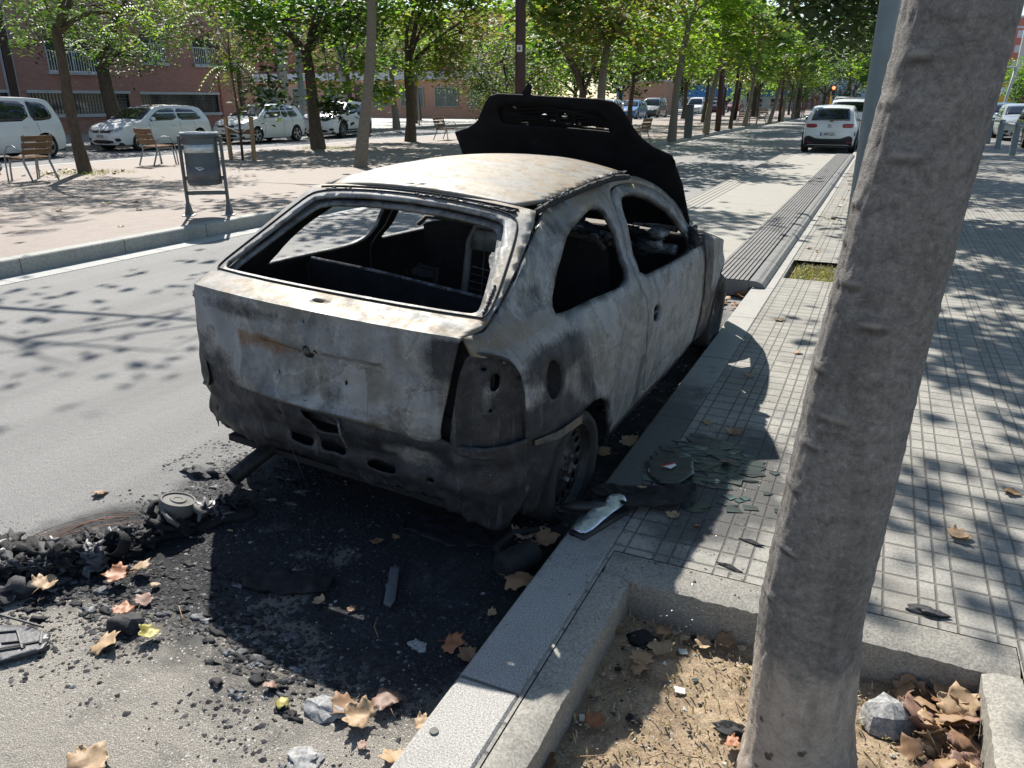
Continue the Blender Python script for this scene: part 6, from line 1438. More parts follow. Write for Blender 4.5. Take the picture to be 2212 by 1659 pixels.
FG=[(-1.125,1.385,.02,.125,2,'big tan curled plane leaf by the kerb in the foreground, in front of its twin','leaf_tan'),(-1.19,1.41,.012,.13,1,'wide brown plane leaf just behind the big tan leaf at the edge of the shadow','leaf_brown'),(-1.09,1.47,.015,.12,3,'folded brown leaf touching the shadow edge beside the big tan leaf','leaf_pinkish'),
(-1.069,1.315,.005,.045,0,'tiny reddish leaf scrap below the big tan leaf','leaf_pinkish'),(-.965,1.31,.01,.10,1,'tan leaf leaning on the kerb at the bottom edge','leaf_tan'),(-.945,1.43,.03,.07,2,'small pale leaf against the kerb face','leaf_tan'),(-1.62,2.2,.01,.07,1,'small brown leaf on the black ground under the tailgate, larger of two','leaf_brown'),(-1.57,2.26,.01,.045,0,'tiny brown leaf scrap beside the small leaf under the tailgate','leaf_brown'),
(-1.577,1.78,.015,.06,2,'small tan leaf standing on the charred ground in the shadow','leaf_tan'),(-.975,2.16,.03,.16,3,'large plane leaf draped down the kerb in the shadow','leaf_brown'),(-1.08,2.41,.06,.12,2,'pale brown leaf on top of the fallen cylinder','leaf_pinkish'),(-.99,2.44,.05,.14,1,'brown plane leaf wedged between cylinder and kerb','leaf_brown'),(-1.03,2.36,.06,.10,4,'second brown leaf on the cylinder, nearer to us','leaf_brown'),
(-1.457,1.8,.005,.04,0,'tiny orange-brown scrap beside the charred plank','leaf_brown'),(-1.373,1.347,.005,.06,5,'small yellow-green curled leaf on sunlit grit','leaf_yell'),(-1.454,1.383,.008,.06,3,'small reddish rolled leaf above the yellow-green one','leaf_pinkish'),(-1.046,1.79,.008,.11,0,'flat orange-brown leaf near the kerb in deep shadow','leaf_orange'),(-.975,1.757,.01,.09,1,'round brown leaf touching the kerb in deep shadow','leaf_brown'),(-1.0,1.98,.01,.05,2,'small orange leaf under the kerb edge in shadow','leaf_brown'),
(-2.512,1.414,.04,.11,2,'pale tan leaf standing against the burnt heap on the left','leaf_tan'),(-2.336,1.575,.035,.12,1,'bright orange folded leaf in front of the burnt heap','leaf_orange'),(-2.30,1.65,.03,.10,3,'light brown leaf right of the bright orange one','leaf_tan'),(-2.149,1.523,.01,.09,4,'pinkish brown oval leaf on the cinders','leaf_pinkish'),(-2.145,1.438,.03,.09,0,'small orange leaf on a black lump','leaf_orange'),(-2.19,1.608,.01,.05,5,'thin tan leaf scrap in the cinders','leaf_tan'),
(-2.077,1.311,.006,.13,0,'flat pale tan plane leaf on sunlit grit at lower left','leaf_tan'),(-1.975,1.398,.02,.09,2,'yellow-green leaf pair casting a dark shadow at lower left','leaf_yell'),(-1.70,.958,.005,.14,1,'peach-coloured leaf cut by the bottom edge of the picture','leaf_tan'),(-3.0,2.013,.003,.09,3,'thin brown seed pod of a leaf on the clean asphalt at left','leaf_brown'),
(-.485,3.697,KZ,.11,2,'curled brown leaf at the upper edge of the broken glass','leaf_brown'),(-.629,3.763,KZ,.07,0,'small flat leaf just behind the broken glass','leaf_brown'),(-.96,3.47,.05,.13,1,'light brown leaf in the gutter beside the rear wheel','leaf_tan'),(-.451,3.314,KZ+.01,.09,4,'brown leaf lying on the glass pieces','leaf_pinkish'),(-.561,2.744,KZ,.07,2,'pale curled leaf below the burnt mat','leaf_tan'),(-.73,2.884,KZ+.025,.06,0,'small brown leaf on the burnt mat','leaf_brown'),(-.455,2.707,KZ,.04,5,'tiny orange leaf on the sunlit tiles below the glass','leaf_orange'),
(-1.05,3.34,.03,.12,3,'dull brown leaf in the gutter under the door','leaf_brown'),(-.547,5.994,KZ,.10,1,'brown leaf on the sunlit tiles beside the front wheel','leaf_tan'),(-.33,5.2,KZ,.08,3,'small brown leaf on the sidewalk near the trunk','leaf_brown'),
(-.43,2.10,-.03,.11,2,'curled orange-tan leaf in the pit beside the black lump','leaf_tan'),(-.48,2.03,-.04,.11,1,'light brown leaf lying under the black lump in the pit','leaf_tan'),(-.455,2.20,-.04,.08,3,'brown leaf corner behind the black lump in the pit','leaf_brown'),(-.25,2.23,-.03,.10,4,'brown leaf beneath the pit wall near the trunk','leaf_brown'),(-.373,2.2,-.04,.05,0,'tiny orange leaf in the middle of the pit','leaf_tan'),(-.315,2.19,-.04,.07,2,'small tan leaf pair in the pit before the wall','leaf_tan'),(-.527,1.704,-.03,.08,1,'vivid orange-red leaf in the pit near the left border','leaf_orange'),(-.478,1.99,-.04,.08,3,'dark brown curled leaf in the pit centre','leaf_brown'),(-.60,1.50,-.03,.10,1,'brown leaf at the bottom edge of the pit','leaf_brown'),(-.555,1.47,-.035,.09,0,'peach leaf at the bottom edge of the pit','leaf_tan'),(-.586,2.13,-.03,.05,2,'small brown leaf on end against the left pit border','leaf_brown'),
(-.15,1.80,-.04,.06,2,'small orange leaf at the foot of the trunk','leaf_orange'),(.70,3.55,KZ,.10,1,'brown leaf on shaded tiles right of the trunk, farther one','leaf_brown'),(.47,3.05,KZ,.12,2,'curled orange-brown leaf on the tiles right of the trunk','leaf_brown'),
(-10.746,7.492,Mz,.20,1,'brown leaf lying alone on the promenade, leftmost','leaf_brown'),(-10.85,8.38,Mz,.20,4,'olive-yellow leaf on the promenade','leaf_yell'),(-8.69,6.87,Mz,.12,0,'small dark leaf near the promenade kerb','leaf_brown'),(-10.6,8.69,Mz,.16,3,'thin brown leaf beside the olive-yellow one','leaf_brown'),(-9.76,8.06,Mz,.14,5,'dark brown leaf left of the litter bin','leaf_brown'),(-.55,4.6,KZ,.09,4,'brown leaf near the kerb joint','leaf_brown')]
for x,y,z,s,k,lb,m in FG: leaf(x,y,z,s,k,lb,'fallen plane leaves',.25,None,m)
# heap in the pit corner
for i in range(92):
    x=.47-abs(_rl.gauss(0,.085)); y=_rl.uniform(1.55,2.28); z=-.045+.05*_rl.random()*max(.2,(x-.2)/.25)
    if x<.24 and y<2.1: continue
    leaf(x,y,max(-.05,z),_rl.uniform(.08,.15),None,'dry brown plane leaf in the heap in the right corner of the tree pit','leaf heap in the pit corner',.8,None,_rl.choice(['leaf_tan','leaf_brown','leaf_brown','leaf_tan','leaf_brown','leaf_pinkish','leaf_pinkish']))
for i in range(34): leaf(_rl.uniform(-1.2,-.95),6.2+1.1*_rl.random()**.8,.01+.03*_rl.random(),_rl.uniform(.07,.13),None,'dry leaf in the drift between the front wheel and the boarding platform','leaf drift by the front wheel',.7,None,_rl.choice(['leaf_tan','leaf_brown','leaf_orange']))
for i in range(16): leaf(_rl.uniform(PIT2[0],PIT2[1]),_rl.uniform(PIT2[2],PIT2[3]),.04,_rl.uniform(.06,.10),None,'dry leaf among the weeds of the second tree pit','leaves in the second pit',.5)
for i in range(20): leaf(-.65+.25*_rl.random(),9+_rl.random()*12,KZ+.0,_rl.uniform(.07,.12),None,'dry leaf on the sidewalk strip beside the boarding platform','leaves beside the platform',.4)
for i in range(30):
    a=_rl.uniform(0,2*PI); r=_rl.uniform(.2,1.3); leaf(-15.9+r*math.cos(a)*1.2,11.7+r*math.sin(a)*.8,Mz,_rl.uniform(.10,.18),None,'dry leaf scattered around the foot of the forked promenade tree','leaves round the forked tree',.5)
for i in range(40): leaf(_rl.uniform(-18,-8.6),_rl.uniform(7,26),Mz,_rl.uniform(.08,.15),None,'dry leaf scattered over the promenade paving','leaves scattered on the promenade',.4)
for i in range(6):
    if not used[i]: COL.objects.unlink(LEAF[i]); bpy.data.objects.remove(LEAF[i])
# weeds in second pit and along edges
def grass(name,label,x0,x1,y0,y1,z,n,h,mat='grass'):
    mb=MB(); rng=random.Random(n)
    for i in range(n):
        x=rng.uniform(x0,x1);y=rng.uniform(y0,y1);a=rng.uniform(0,2*PI);hh=h*rng.uniform(.4,1.2);d=Vector((math.cos(a),math.sin(a),0)); s=Vector((-d.y,d.x,0))*.003
        p=Vector((x,y,z)); q=p+d*hh*.3+Vector((0,0,hh*.7)); r=p+d*hh*.8+Vector((0,0,hh))
        mb.add([p-s,p+s,q+s*.8,q-s*.8,r],[(0,1,2,3),(3,2,4)],mat)
    return tag(mb.build(name),label,None,None,'stuff')
grass('weeds','short green and yellow weeds filling the second tree pit',PIT2[0],PIT2[1],PIT2[2],PIT2[3],.03,1500,.06)
grass('weeds','weeds round the tree foot',-16.6,-15.0,11.2,12.6,Mz,500,.08)
grass('weeds','weeds round the tree foot',-17.6,-15.8,20.8,22.0,Mz,500,.10)
grass('dry_grass','fine dry grass stalks and roots on the soil of the tree pit',-.6,.48,1.2,2.26,-.052,1300,.022,'straw')
# ---------------------------------------------------------------- cinders
def chunk(mb,c,r,rng,mat,flat=.6):
    n=6; vs=[Vector((c[0],c[1],c[2]+r*flat*rng.uniform(.6,1.2)))]; a0=rng.uniform(0,6)
    for k in range(n-1):
        a=a0+2*PI*k/(n-1); q=r*rng.uniform(.6,1.3); vs.append(Vector((c[0]+q*math.cos(a),c[1]+q*math.sin(a),c[2]+r*flat*rng.uniform(-.1,.5))))
    mb.add(vs,[(0,k,k%(n-1)+1) for k in range(1,n)],mat)
def cinders():
    rng=random.Random(12); mb=MB(); cnt=0
    def dens_(x,y):
        n=mn.noise(Vector((x*2.6,y*2.6,4)))+.5*mn.noise(Vector((x*7,y*7,9)))
        # band of crumbs along the burn edge towards the foreground
        ex,ey=(x+1.75)/1.05,(y-2.2)/.95; d=math.hypot(ex,ey)
        v=math.exp(-((d-.82)/.16)**2)*1.0
        hx=(x+2.35);hy=(y-1.72); al=hx*.45+hy*.89; ac=hx*.89-hy*.45; v=max(v,1.3*math.exp(-(ac/.14)**2)*(1 if -.7<al<.6 else 0))
        v=max(v,.35 if d<.8 else 0); v=max(v,.22*math.exp(-((d-1.15)/.3)**2))
        if x>-.98: v=0
        if y<1.15: v*=.3
        return v*(.55+n*1.3)
    while cnt<24000:
        x=rng.uniform(-3.0,-.95);y=rng.uniform(1.05,3.4)
        if rng.random()>dens_(x,y): continue
        r=.0025+.009*rng.random()**4; chunk(mb,(x,y,.0),r,rng,'debris'); cnt+=1
    tag(mb.build('cinders'),'black cinders and ash crumbs strewn over the road behind the wreck',None,None,'stuff')
    mb=MB()
    for i in range(3400):
        x=rng.uniform(-3.2,-.95);y=rng.uniform(1.0,1.7) if i%12 else rng.uniform(1.0,3.0); chunk(mb,(x,y,.0),rng.uniform(.002,.0045),rng,'grit_pale' if (y<1.5 or rng.random()<.12) else 'debris',.5)
    tag(mb.build('grit'),'pale grit and stone chips on the road in the foreground',None,None,'stuff')
    mb=MB()
    for i in range(2200):
        x=rng.uniform(-.59,.48);y=rng.uniform(1.15,2.26); chunk(mb,(x,y,-.052),rng.uniform(.002,.006)*(1+2*(rng.random()<.05)),rng,rng.choice(['grit_soil','grit_soil','debris','grit_pale']),.6)
    tag(mb.build('soil_crumbs'),'earth crumbs and small stones on the pit soil',None,None,'stuff')
    mb=MB()
    for i in range(900):
        a=rng.gauss(0,1);b=rng.gauss(0,1); x=-.50+.22*a; y=3.05+.5*b
        if x<-.9: continue
        chunk(mb,(x,y,KZ),rng.uniform(.002,.005),rng,rng.choice(['glassclear','debris','glassshard','debris']),.5)
    tag(mb.build('glass_crumbs'),'glass crumbs and soot flakes round the broken windscreen',None,None,'stuff')
    mb=MB()
    for i in range(1200):
        x=rng.uniform(-1.35,-.93); y=rng.uniform(2.6,6.2); chunk(mb,(x,y,.0),rng.uniform(.004,.014),rng,rng.choice(['debris','debris','char','ash']),.7)
    tag(mb.build('gutter_cinders'),'cinders and flakes in the gutter under the car',None,None,'stuff')
M['grit_pale']=simple('pale_grit',(.38,.36,.32),.8); M['grit_soil']=simple('soil_grit',(.30,.23,.15),.9,0,.4,40)
cinders()
def flakes():
    rng=random.Random(31); mb=MB(); n=0
    while n<760:
        k=rng.random()
        if k<.5: a=rng.gauss(0,1); b=rng.gauss(0,1); x=-2.42+.20*a+.12*b; y=1.50+.17*b
        elif k<.68: x=-2.42+.16*rng.gauss(0,1); y=2.42+.16*rng.gauss(0,1)
        else:
            t_=rng.uniform(0,1); x=-2.05+.75*t_+.06*rng.gauss(0,1); y=1.62-.22*t_+.06*rng.gauss(0,1)
        if x>-.97 or y<1.15: continue
        n+=1; r=.004+.013*rng.random()**3; mb.blob((x,y,r*.1),r,rng.choice(['debris','char','char','char','debris','ash']) ,2,1.1,n,(1.7,1.0,.32),3.2)
    o=mb.build('charred_flakes',None,True); tag(o,'matted black flakes and burnt crumbs between the melted heap and the shadow',None,None,'stuff')
flakes()
# melted bumper heap on the left
def heap():
    t=thing('melted_bumper','long heap of melted black bumper plastic with wires lying on the road at left','wreckage',(-2.55,1.7,0))
    rng=random.Random(4)
    def add(name,path,n,rmin,rmax,zs,seed):
        mb=MB(); L=len(path)-1
        for i in range(n):
            k=rng.uniform(0,L); a=Vector(path[int(k)]);b=Vector(path[min(L,int(k)+1)]); p=a.lerp(b,k-int(k)); r=rng.uniform(rmin,rmax)
            mb.blob((p.x+rng.gauss(0,.032),p.y+rng.gauss(0,.032),r*.25+rng.uniform(0,zs)),r,rng.choice(['char','char','debris','ash2']),3,.95,i+seed,(1.4,1.1,.7),3.4)
        return mb.build(name,t,True)
    M['ash2']=M['matplastic']
    add('melted_lump',[(.18,.42,0),(.06,.20,0),(.0,.02,0)],100,.010,.042,.05,1)
    add('melted_lump',[(-.0,-.02,0),(-.08,-.16,0),(-.20,-.26,0)],120,.010,.046,.075,70)
    add('melted_lump',[(-.26,-.22,0),(-.30,-.32,0),(-.18,-.36,0)],80,.010,.046,.09,150)
    # folded shell pieces
    def shell(path,w,seed):
        mb=MB(); n=26; m=8; vs=[]
        for i in range(n+1):
            k=i/n; p=Vector(path[0]).lerp(Vector(path[1]),k); d=(Vector(path[1])-Vector(path[0])).normalized(); s=Vector((-d.y,d.x,0))
            for j in range(m+1):
                a=PI*j/m; ww=w*(1+.35*mn.noise(Vector((k*5,seed,a)))); vs.append(p+s*math.cos(a)*ww+Vector((0,0,math.sin(a)*ww*.8+.02*mn.noise(Vector((k*9,a*2,seed))))) )
        mb.add(vs,[(i*(m+1)+j,i*(m+1)+j+1,(i+1)*(m+1)+j+1,(i+1)*(m+1)+j) for i in range(n) for j in range(m)],'grey_rubber' if seed==2 else 'char'); o=mb.build('bumper_shell',t,True); s_=o.modifiers.new('s','SOLIDIFY'); s_.thickness=.006
    shell([(.28,.50,.0),(.06,.16,.0)],.06,1); shell([(-.02,.0,0),(-.16,-.14,0)],.055,3); shell([(.02,-.10,0),(.10,-.12,0)],.04,2)
    mb=MB()
    for i in range(6):
        a=Vector((-.22+rng.uniform(-.1,.1),-.20+rng.uniform(-.08,.08),.05)); b=Vector((.02+rng.uniform(-.06,.06),.12+rng.uniform(-.06,.06),.09)); mb.tube([a,a.lerp(b,.3)+Vector((rng.uniform(-.02,.02),rng.uniform(-.02,.02),.03)),a.lerp(b,.7)+Vector((rng.uniform(-.02,.02),.01,.03)),b],.0012,'wire',4)
    mb.tube([Vector((.02+.045*math.cos(k/10*2*PI*.8),-.02+.05*math.sin(k/10*2*PI*.8),.09+.03*math.sin(k))) for k in range(11)],.0022,'ash',4); mb.build('wires',t,True)
    mb=MB(); mb.lathe([(.045,0),(.05,.01),(.05,.05),(.042,.055),(.040,.01)],'char',20,(.09,.0,.06),Matrix.Rotation(.9,3,'X')); mb.build('ring',t,True)
heap()
def cap():
    t=thing('round_cap','round ash-grey plastic cap lying on the melted heap','cap',(-2.43,1.96,.125)); t.rotation_euler=(rad(-12),rad(10),0)
    mb=MB(); mb.lathe([(0,.012),(.016,.012),(.018,.014),(.030,.014),(.032,.010),(.036,.008),(.058,.008),(.062,.014),(.068,.014),(.070,.008),(.070,-.03),(.06,-.05)],'cap',40); mb.build('disc',t,True,angle=30)
    mb=MB(); mb.tube([(.06,.02,-.0),(.10,.03,-.02),(.12,.0,-.04)],[.016,.014,.006],'cap',8); mb.build('bracket',t,True); mb=MB(); mb.tube([(.0,-.07,-.02),(.05,-.09,-.03),(.09,-.07,-.05)],.010,'cap',6); mb.build('bracket',t,True); mb=MB(); mb.tube([(-.07,.0,-.02),(-.09,-.04,-.03),(-.06,-.08,-.05)],.014,'char',6); mb.build('bracket',t,True)
cap()
def lump(name,label,x,y,z,r,mat='debris',sq=(1,1,.6),seed=0,amp=.5,cat='lump',group=None):
    mb=MB(); mb.blob((0,0,r*sq[2]*.5),r,mat,3,amp,seed,sq,1.6); o=mb.build(name,None,True,loc=(x,y,z),angle=35); return tag(o,label,cat,group)
lump('charred_lump','dark rounded lump of burnt foam beside the small orange leaf',-2.09,1.40,0,.045,'debris',(1.2,1,.75),3,.35)
lump('charred_lump','black crumpled lump at the far left end of the melted heap',-2.62,1.36,0,.06,'debris',(1.2,1,.7),4)
lump('charred_lump','small black burnt piece at the upper edge of the cinders near the exhaust',-2.74,2.36,0,.05,'debris',(1.8,.6,.5),5)
lump('charred_lump','angular black crumb on pale grit at lower left',-1.62,1.33,0,.018,'debris',(1.3,1,.6),6)
lump('charred_lump','black crumbly lump on the pit soil under the curled orange leaf',-.50,2.13,-.05,.048,'char',(1.2,.9,.5),7,.3)
lump('charred_lump','black cinder on the tiles right of the trunk',.343,2.483,KZ,.026,'debris',(1.9,.8,.5),8,.4)
lump('charred_lump','small black cinder in the middle of the pit soil',-.43,1.78,-.05,.016,'debris',(1.3,1,.6),9)
lump('charred_lump','black cinder at the left foot of the trunk',-.16,1.86,-.05,.028,'debris',(1.5,.8,.6),10)
lump('stone_chip','grey slate-like chip near the curled leaves at the shadow edge',-1.245,1.385,0,.042,'rock',(1.5,.8,.45),11,.5,'stone chip')
lump('stone_chip','bluish grey chip at the bottom edge left of the kerb',-1.18,1.21,0,.035,'rock',(1.3,1,.4),12,.5,'stone chip')
lump('stone_chip','grey chip lying in the burnt shadow near the kerb',-1.15,1.74,0,.022,'rock',(1.3,1,.4),13,.5,'stone chip')
def rock():
    rng=random.Random(6); bm=bmesh.new()
    for (x,y,z) in [(-.085,-.03,0),(-.07,.03,0),(-.03,.07,0),(.05,.055,0),(.085,.0,0),(.02,-.075,0),(-.05,-.075,0),(-.07,-.01,.055),(-.02,.05,.06),(.04,.035,.055),(.07,.0,.035),(.01,-.045,.05),(-.045,-.05,.045),(.0,.0,.072)]: bm.verts.new((x,y,z))
    bmesh.ops.convex_hull(bm,input=bm.verts); bmesh.ops.subdivide_edges(bm,edges=bm.edges[:],cuts=3,use_grid_fill=True)
    for v in bm.verts: v.co+=v.co.normalized()*.006*mn.noise(v.co*28)
    me=bpy.data.meshes.new('rock'); bm.to_mesh(me); bm.free(); me.materials.append(M['rock']); o=bpy.data.objects.new('rock',me); COL.objects.link(o); o.location=(.255,2.10,-.055); tag(o,'rough grey stone beside the trunk at the edge of the leaf heap','stone')
rock()
# charred plank, sheets and the fallen strut in the shadow
def slabthing(name,label,cat,P,z,th,mat,amp=.003,seed=0,lift=None):
    V,F=cdt(P,[],.02); mb=MB(); cx=sum(p[0] for p in P)/len(P); cy=sum(p[1] for p in P)/len(P)
    mb.add([(x-cx,y-cy,amp*mn.noise(Vector((x*25,y*25,seed)))+(lift(x-cx,y-cy) if lift else 0)) for x,y in V],F,mat); o=mb.build(name,None,True,loc=(cx,cy,z+th)); s=o.modifiers.new('s','SOLIDIFY'); s.thickness=th; s.offset=-1; return tag(o,label,cat)
slabthing('charred_plank','flat charred strip standing out on the black ground below the tailgate','plank',[(-1.465,2.06),(-1.435,2.075),(-1.34,1.90),(-1.335,1.86),(-1.365,1.865)],.012,.012,'grey_rubber',.004)
slabthing('burnt_sheet','crumpled black sheet on the ground left of the charred strip','sheet',[(-1.95,1.82),(-1.8,1.90),(-1.62,1.93),(-1.60,1.84),(-1.75,1.76),(-1.9,1.74)],.01,.006,'char',.02,3)
slabthing('burnt_sheet','flaky black patch of melted carpet under the rear corner','sheet',[(-1.6,2.5),(-1.2,2.6),(-1.1,2.42),(-1.35,2.3),(-1.6,2.34)],.006,.004,'debris',.012,5)
t=thing('fallen_canister','charred metal canister lying against the kerb among leaves','canister',(-1.03,2.27,.05)); R=Matrix.Rotation(rad(65),3,'Z')@Matrix.Rotation(rad(90),3,'Y')
mb=MB(); mb.lathe([(0,-.09),(.04,-.09),(.055,-.075),(.055,-.02),(.058,-.018),(.058,-.01),(.055,-.008),(.055,.07),(.04,.085),(0,.085)],'char',24,(0,0,0),R); mb.build('body',t,True,angle=35)
mb=MB(); mb.tube([(-.03,-.06,.0),(-.09,.0,.03),(-.08,.12,.03),(.0,.2,.02)],.014,'char',8); mb.build('hose',t,True)
slabthing('ribbed_mat','dark plastic grille mat with raised diamond ribs, cut by the left edge','mat',[(-2.47,1.215),(-2.40,1.245),(-2.275,1.262),(-2.222,1.205),(-2.235,1.18),(-2.36,1.02),(-2.55,1.06)],.012,.012,'matplastic',.001)
mm=COL.objects[-1]; mb=MB(); 
for a,b in [((-.14,.05),(.02,-.03)),((.02,-.03),(.10,.05)),((-.14,-.03),(-.02,.05)),((-.02,.05),(.08,.0)),((-.16,.08),(.04,.10)),((.06,.08),(.11,.04)),((-.1,-.08),(.04,.02)),((-.06,-.11),(.08,.01))]: mb.tube([(a[0],a[1],.002),(b[0],b[1],.002)],.0045,'blackp',5)
mb.build('raised_ribs',mm)
# broken windscreen on the sidewalk
def shards():
    rng=random.Random(21); pts=[]
    reg=chaik([(-.80,3.17),(-.74,3.40),(-.63,3.62),(-.48,3.56),(-.30,3.42),(-.26,3.30),(-.33,3.15),(-.45,3.12),(-.52,3.04),(-.66,2.98)],1)
    # cracked sheet: a jittered lattice whose cells are the pieces
    sx,sy=.054,.036; nx,ny=14,25; G={}
    for i in range(nx+1):
        for j in range(ny+1): G[i,j]=(-.90+sx*i+rng.uniform(-.36,.36)*sx+(j%2)*sx*.4,2.88+sy*j+rng.uniform(-.36,.36)*sy)
    def piece(P,dark,lb,gr,zt,til):
        cx=sum(p[0] for p in P)/len(P);cy=sum(p[1] for p in P)/len(P)
        mb=MB(); mb.poly([((a-cx)*.97,(b-cy)*.96,0) for a,b in P],'glassshard' if dark else 'glassclear',.0025)
        o=mb.build('glass_shard',None,loc=(cx,cy,KZ+.002+zt),rot=(rng.gauss(0,til),rng.gauss(0,til),0)); tag(o,lb,'glass shard',gr)
    for i in range(nx):
        for j in range(ny):
            P=[G[i,j],G[i+1,j],G[i+1,j+1],G[i,j+1]]; cx=sum(p[0] for p in P)/4;cy=sum(p[1] for p in P)/4
            if not inpoly(cx,cy,reg): continue
            if rng.random()<.4: Q=[[P[0],P[1],P[2]],[P[0],P[2],P[3]]]
            else: Q=[P]
            for q in Q:
                if rng.random()<.93: piece(q,rng.random()<.9,'dark green piece of the shattered windscreen in the patch on the sidewalk','shattered windscreen pieces',rng.uniform(0,.003),.03)
    for k in range(26):
        x=-.40+.22*rng.gauss(0,.8); y=2.92+.30*rng.gauss(0,.8); n=rng.choice([3,4,5]); a0=rng.uniform(0,6); r=rng.uniform(.015,.04)
        if x<-.6 and y<2.95: continue
        piece([(x+r*rng.uniform(.5,1.3)*math.cos(a0+2*PI*q/n)*1.3,y+r*rng.uniform(.5,1.2)*math.sin(a0+2*PI*q/n)) for q in range(n)],rng.random()<.5,'loose glass piece scattered on the tiles around the shattered windscreen','loose glass pieces',0,.04)
shards()
slabthing('glass_fragment','largest dark curved glass fragment at the left of the shattered windscreen','glass shard',[(-.80,3.19),(-.72,3.26),(-.60,3.27),(-.56,3.12),(-.60,3.0),(-.68,2.98),(-.74,3.04)],KZ+.012,.005,'glassshard',.003,1,lambda x,y:.008*x/.1)
o=slabthing('sticker','small red and white sticker scrap on the dark glass','sticker',[(-.715,3.13),(-.665,3.185),(-.650,3.165),(-.665,3.12)],KZ+.024,.001,'paper',0); 
o2=slabthing('red_stripe','x','x',[(-.715,3.13),(-.665,3.185),(-.659,3.177),(-.70,3.128)],KZ+.0265,.001,'signred',0); o2.parent=o; o2.location=Vector((-.685,3.155,KZ+.0265))-o.location; del o2['label']; del o2['category']
slabthing('burnt_mat','torn burnt floor mat curling over the kerb edge below the glass','mat',chaik([(-.94,2.80),(-.88,2.88),(-.80,2.90),(-.72,2.93),(-.60,2.97),(-.525,3.0),(-.51,2.93),(-.54,2.83),(-.60,2.76),(-.68,2.71),(-.73,2.665),(-.77,2.70),(-.82,2.76),(-.90,2.72)],1),KZ+.012,.008,'charfelt' if 'charfelt' in M else 'char',.012,9,lambda x,y:.025*max(0,-y-.02)/.1+.02*max(0,x)/.2)
# mirror glass
def mirror():
    t=thing('wing_mirror','torn-off wing mirror with crumpled reflective glass lying on the kerb','mirror',(0,0,0))
    def fn(x,y): return (x,y,KZ+.035+.003*mn.noise(Vector((x*18,y*18,1)))-.10*(x+.82)+.10*(y-2.6))
    sheet('mirror_glass',chaik([(-.885,2.452),(-.835,2.437),(-.806,2.50),(-.785,2.60),(-.745,2.715),(-.775,2.765),(-.83,2.725),(-.822,2.66),(-.862,2.60),(-.868,2.52)],1),[],fn,'mirror',t,.02,.004,None)
    mb=MB(); mb.tube([(-.99,2.60,KZ+.02),(-.93,2.60,KZ+.035),(-.86,2.63,KZ+.03),(-.80,2.68,KZ+.02)],[.012,.022,.026,.018],'blackp',8); mb.tube([(-.89,2.45,KZ+.01),(-.83,2.43,KZ+.008),(-.79,2.55,KZ+.006),(-.74,2.70,KZ+.004)],.012,'blackp',8); mb.build('housing',t,True)
mirror()
# small litter
def flat(name,label,cat,x,y,z,w,d,mat,rz=0,tilt=0): 
    mb=MB(); mb.box((0,0,.002),(w,d,.003),mat); return tag(mb.build(name,None,loc=(x,y,z),rot=(tilt,tilt*.5,rz)),label,cat)
flat('paper_scrap','torn white paper scrap on the pit soil centre','paper',-.335,1.955,-.045,.035,.02,'paper',.3,.3)
flat('paper_scrap','white paper scrap under the leaves in the pit','paper',-.40,2.06,-.045,.03,.018,'paper',1.2,.2)
flat('foil_scrap','crinkled silver foil scrap beside the curled orange leaf','foil',-.365,2.13,-.04,.03,.02,'foil',.6,.3)
flat('paper_scrap','pale paper scrap at the bottom edge of the pit','paper',-.44,1.50,-.045,.04,.02,'paper',.1,.2)
flat('foil_scrap','small silver scrap near the left pit border','foil',-.57,1.72,-.045,.02,.02,'foil',.6,.4)
flat('plastic_scrap','clear bluish plastic scrap in the pit','plastic',-.30,2.02,-.045,.02,.012,'glassclear',.9,.3)
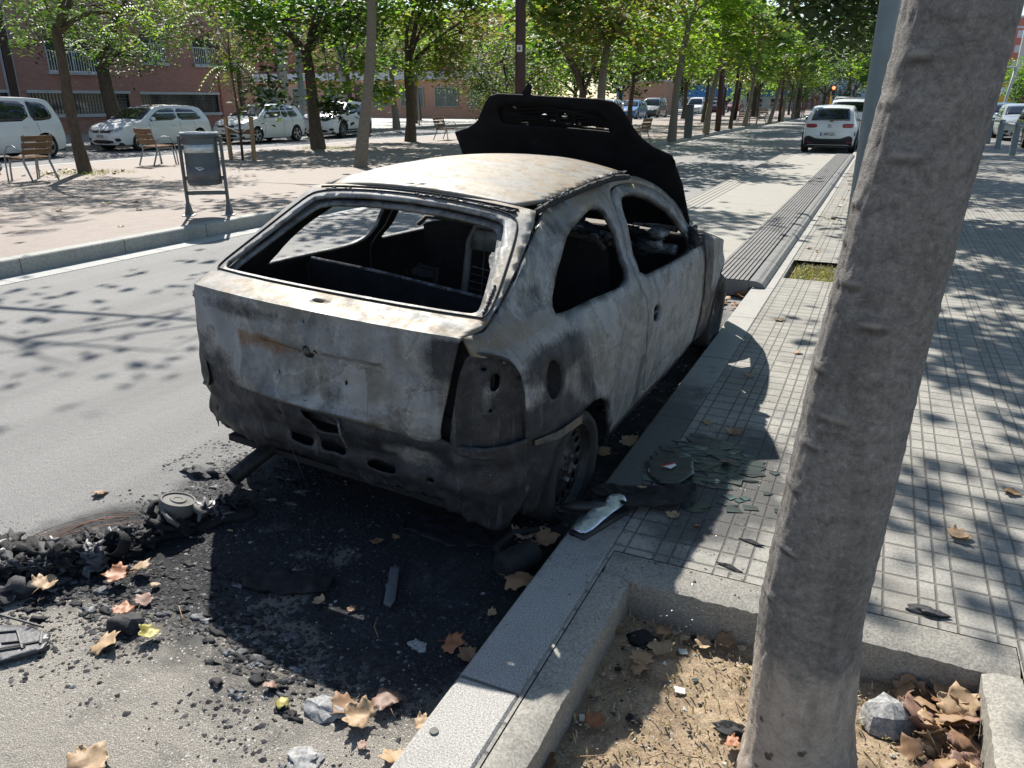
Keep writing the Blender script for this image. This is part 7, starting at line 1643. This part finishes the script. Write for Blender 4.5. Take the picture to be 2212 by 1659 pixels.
for x,y,z,L,a,lb in ((-2.227,2.024,.008,.022,.2,'tan cigarette butt beside the melted heap'),):
    mb=MB(); mb.tube([(-L/2,0,0),(L/2,0,0)],.004,'leaf_tan',8); tag(mb.build('cigarette_butt',None,True,loc=(x,y,z),rot=(0,0,a)),lb,'cigarette butt')
mb=MB(); mb.lathe([(0,.004),(.012,.004),(.013,0)],'cap',16); tag(mb.build('sun_spot_disc',None,loc=(-.863,1.363,KZ+.001)),'small grey disc modelled in place of a sun spot on the granite kerb','disc')  # thin disc added where a spot of sunlight falls on the kerb
mb=MB(); mb.tube([(0,0,.0),(.01,.03,.07)],.009,'foil',8); mb.tube([(-.002,-.01,-.04),(0,0,.0)],.005,'yellow',6); tag(mb.build('plastic_tube',None,True,loc=(.492,2.30,.0)),'silver plastic tube with a yellow end stuck in the leaf heap','plastic tube')
mb=MB(); mb.tube([(0,0,.0),(.012,.02,.06)],.011,'glassclear',8); tag(mb.build('plastic_wrapper',None,True,loc=(.455,2.28,.0)),'clear plastic wrapper standing in the leaf heap','wrapper')
rg=random.Random(9)
for i in range(7):
    mb=MB(); L=rg.uniform(.06,.16); mb.tube([(0,0,0),(L*.4,.01,.012),(L,-.005,.002)],.0016,'woodpale',4); x,y,z=[(-1.29,1.72,.005),(-.2,2.1,-.045),(-.33,1.8,-.045),(-.36,1.65,-.045),(-.46,1.62,-.045),(-.14,1.95,-.045),(-1.9,1.5,.01)][i]
    tag(mb.build('twig',None,True,loc=(x,y,z),rot=(0,0,rg.uniform(0,6))),'thin dry twig '+['in the burnt shadow near the kerb','below the pit wall near the trunk','in the middle of the pit','in the lower middle of the pit','beside the red leaf in the pit','near the foot of the trunk','on the cinders at lower left'][i],'twig')
# tiles beyond: thin soot scraps on sidewalk
for i,(x,y,lb) in enumerate([(-.243,2.678,'black curled scrap on the sunlit tiles near the trunk'),(-.29,2.474,'thin black sliver on the tiles by the pit edging')]):
    slabthing('soot_flake',lb,'scrap',[(x-.05,y+.01),(x,y+.016),(x+.05,y-.012),(x+.02,y-.018),(x-.02,y-.002)],KZ+.002,.004,'char',.006,i)
bpy.context.view_layer.update()
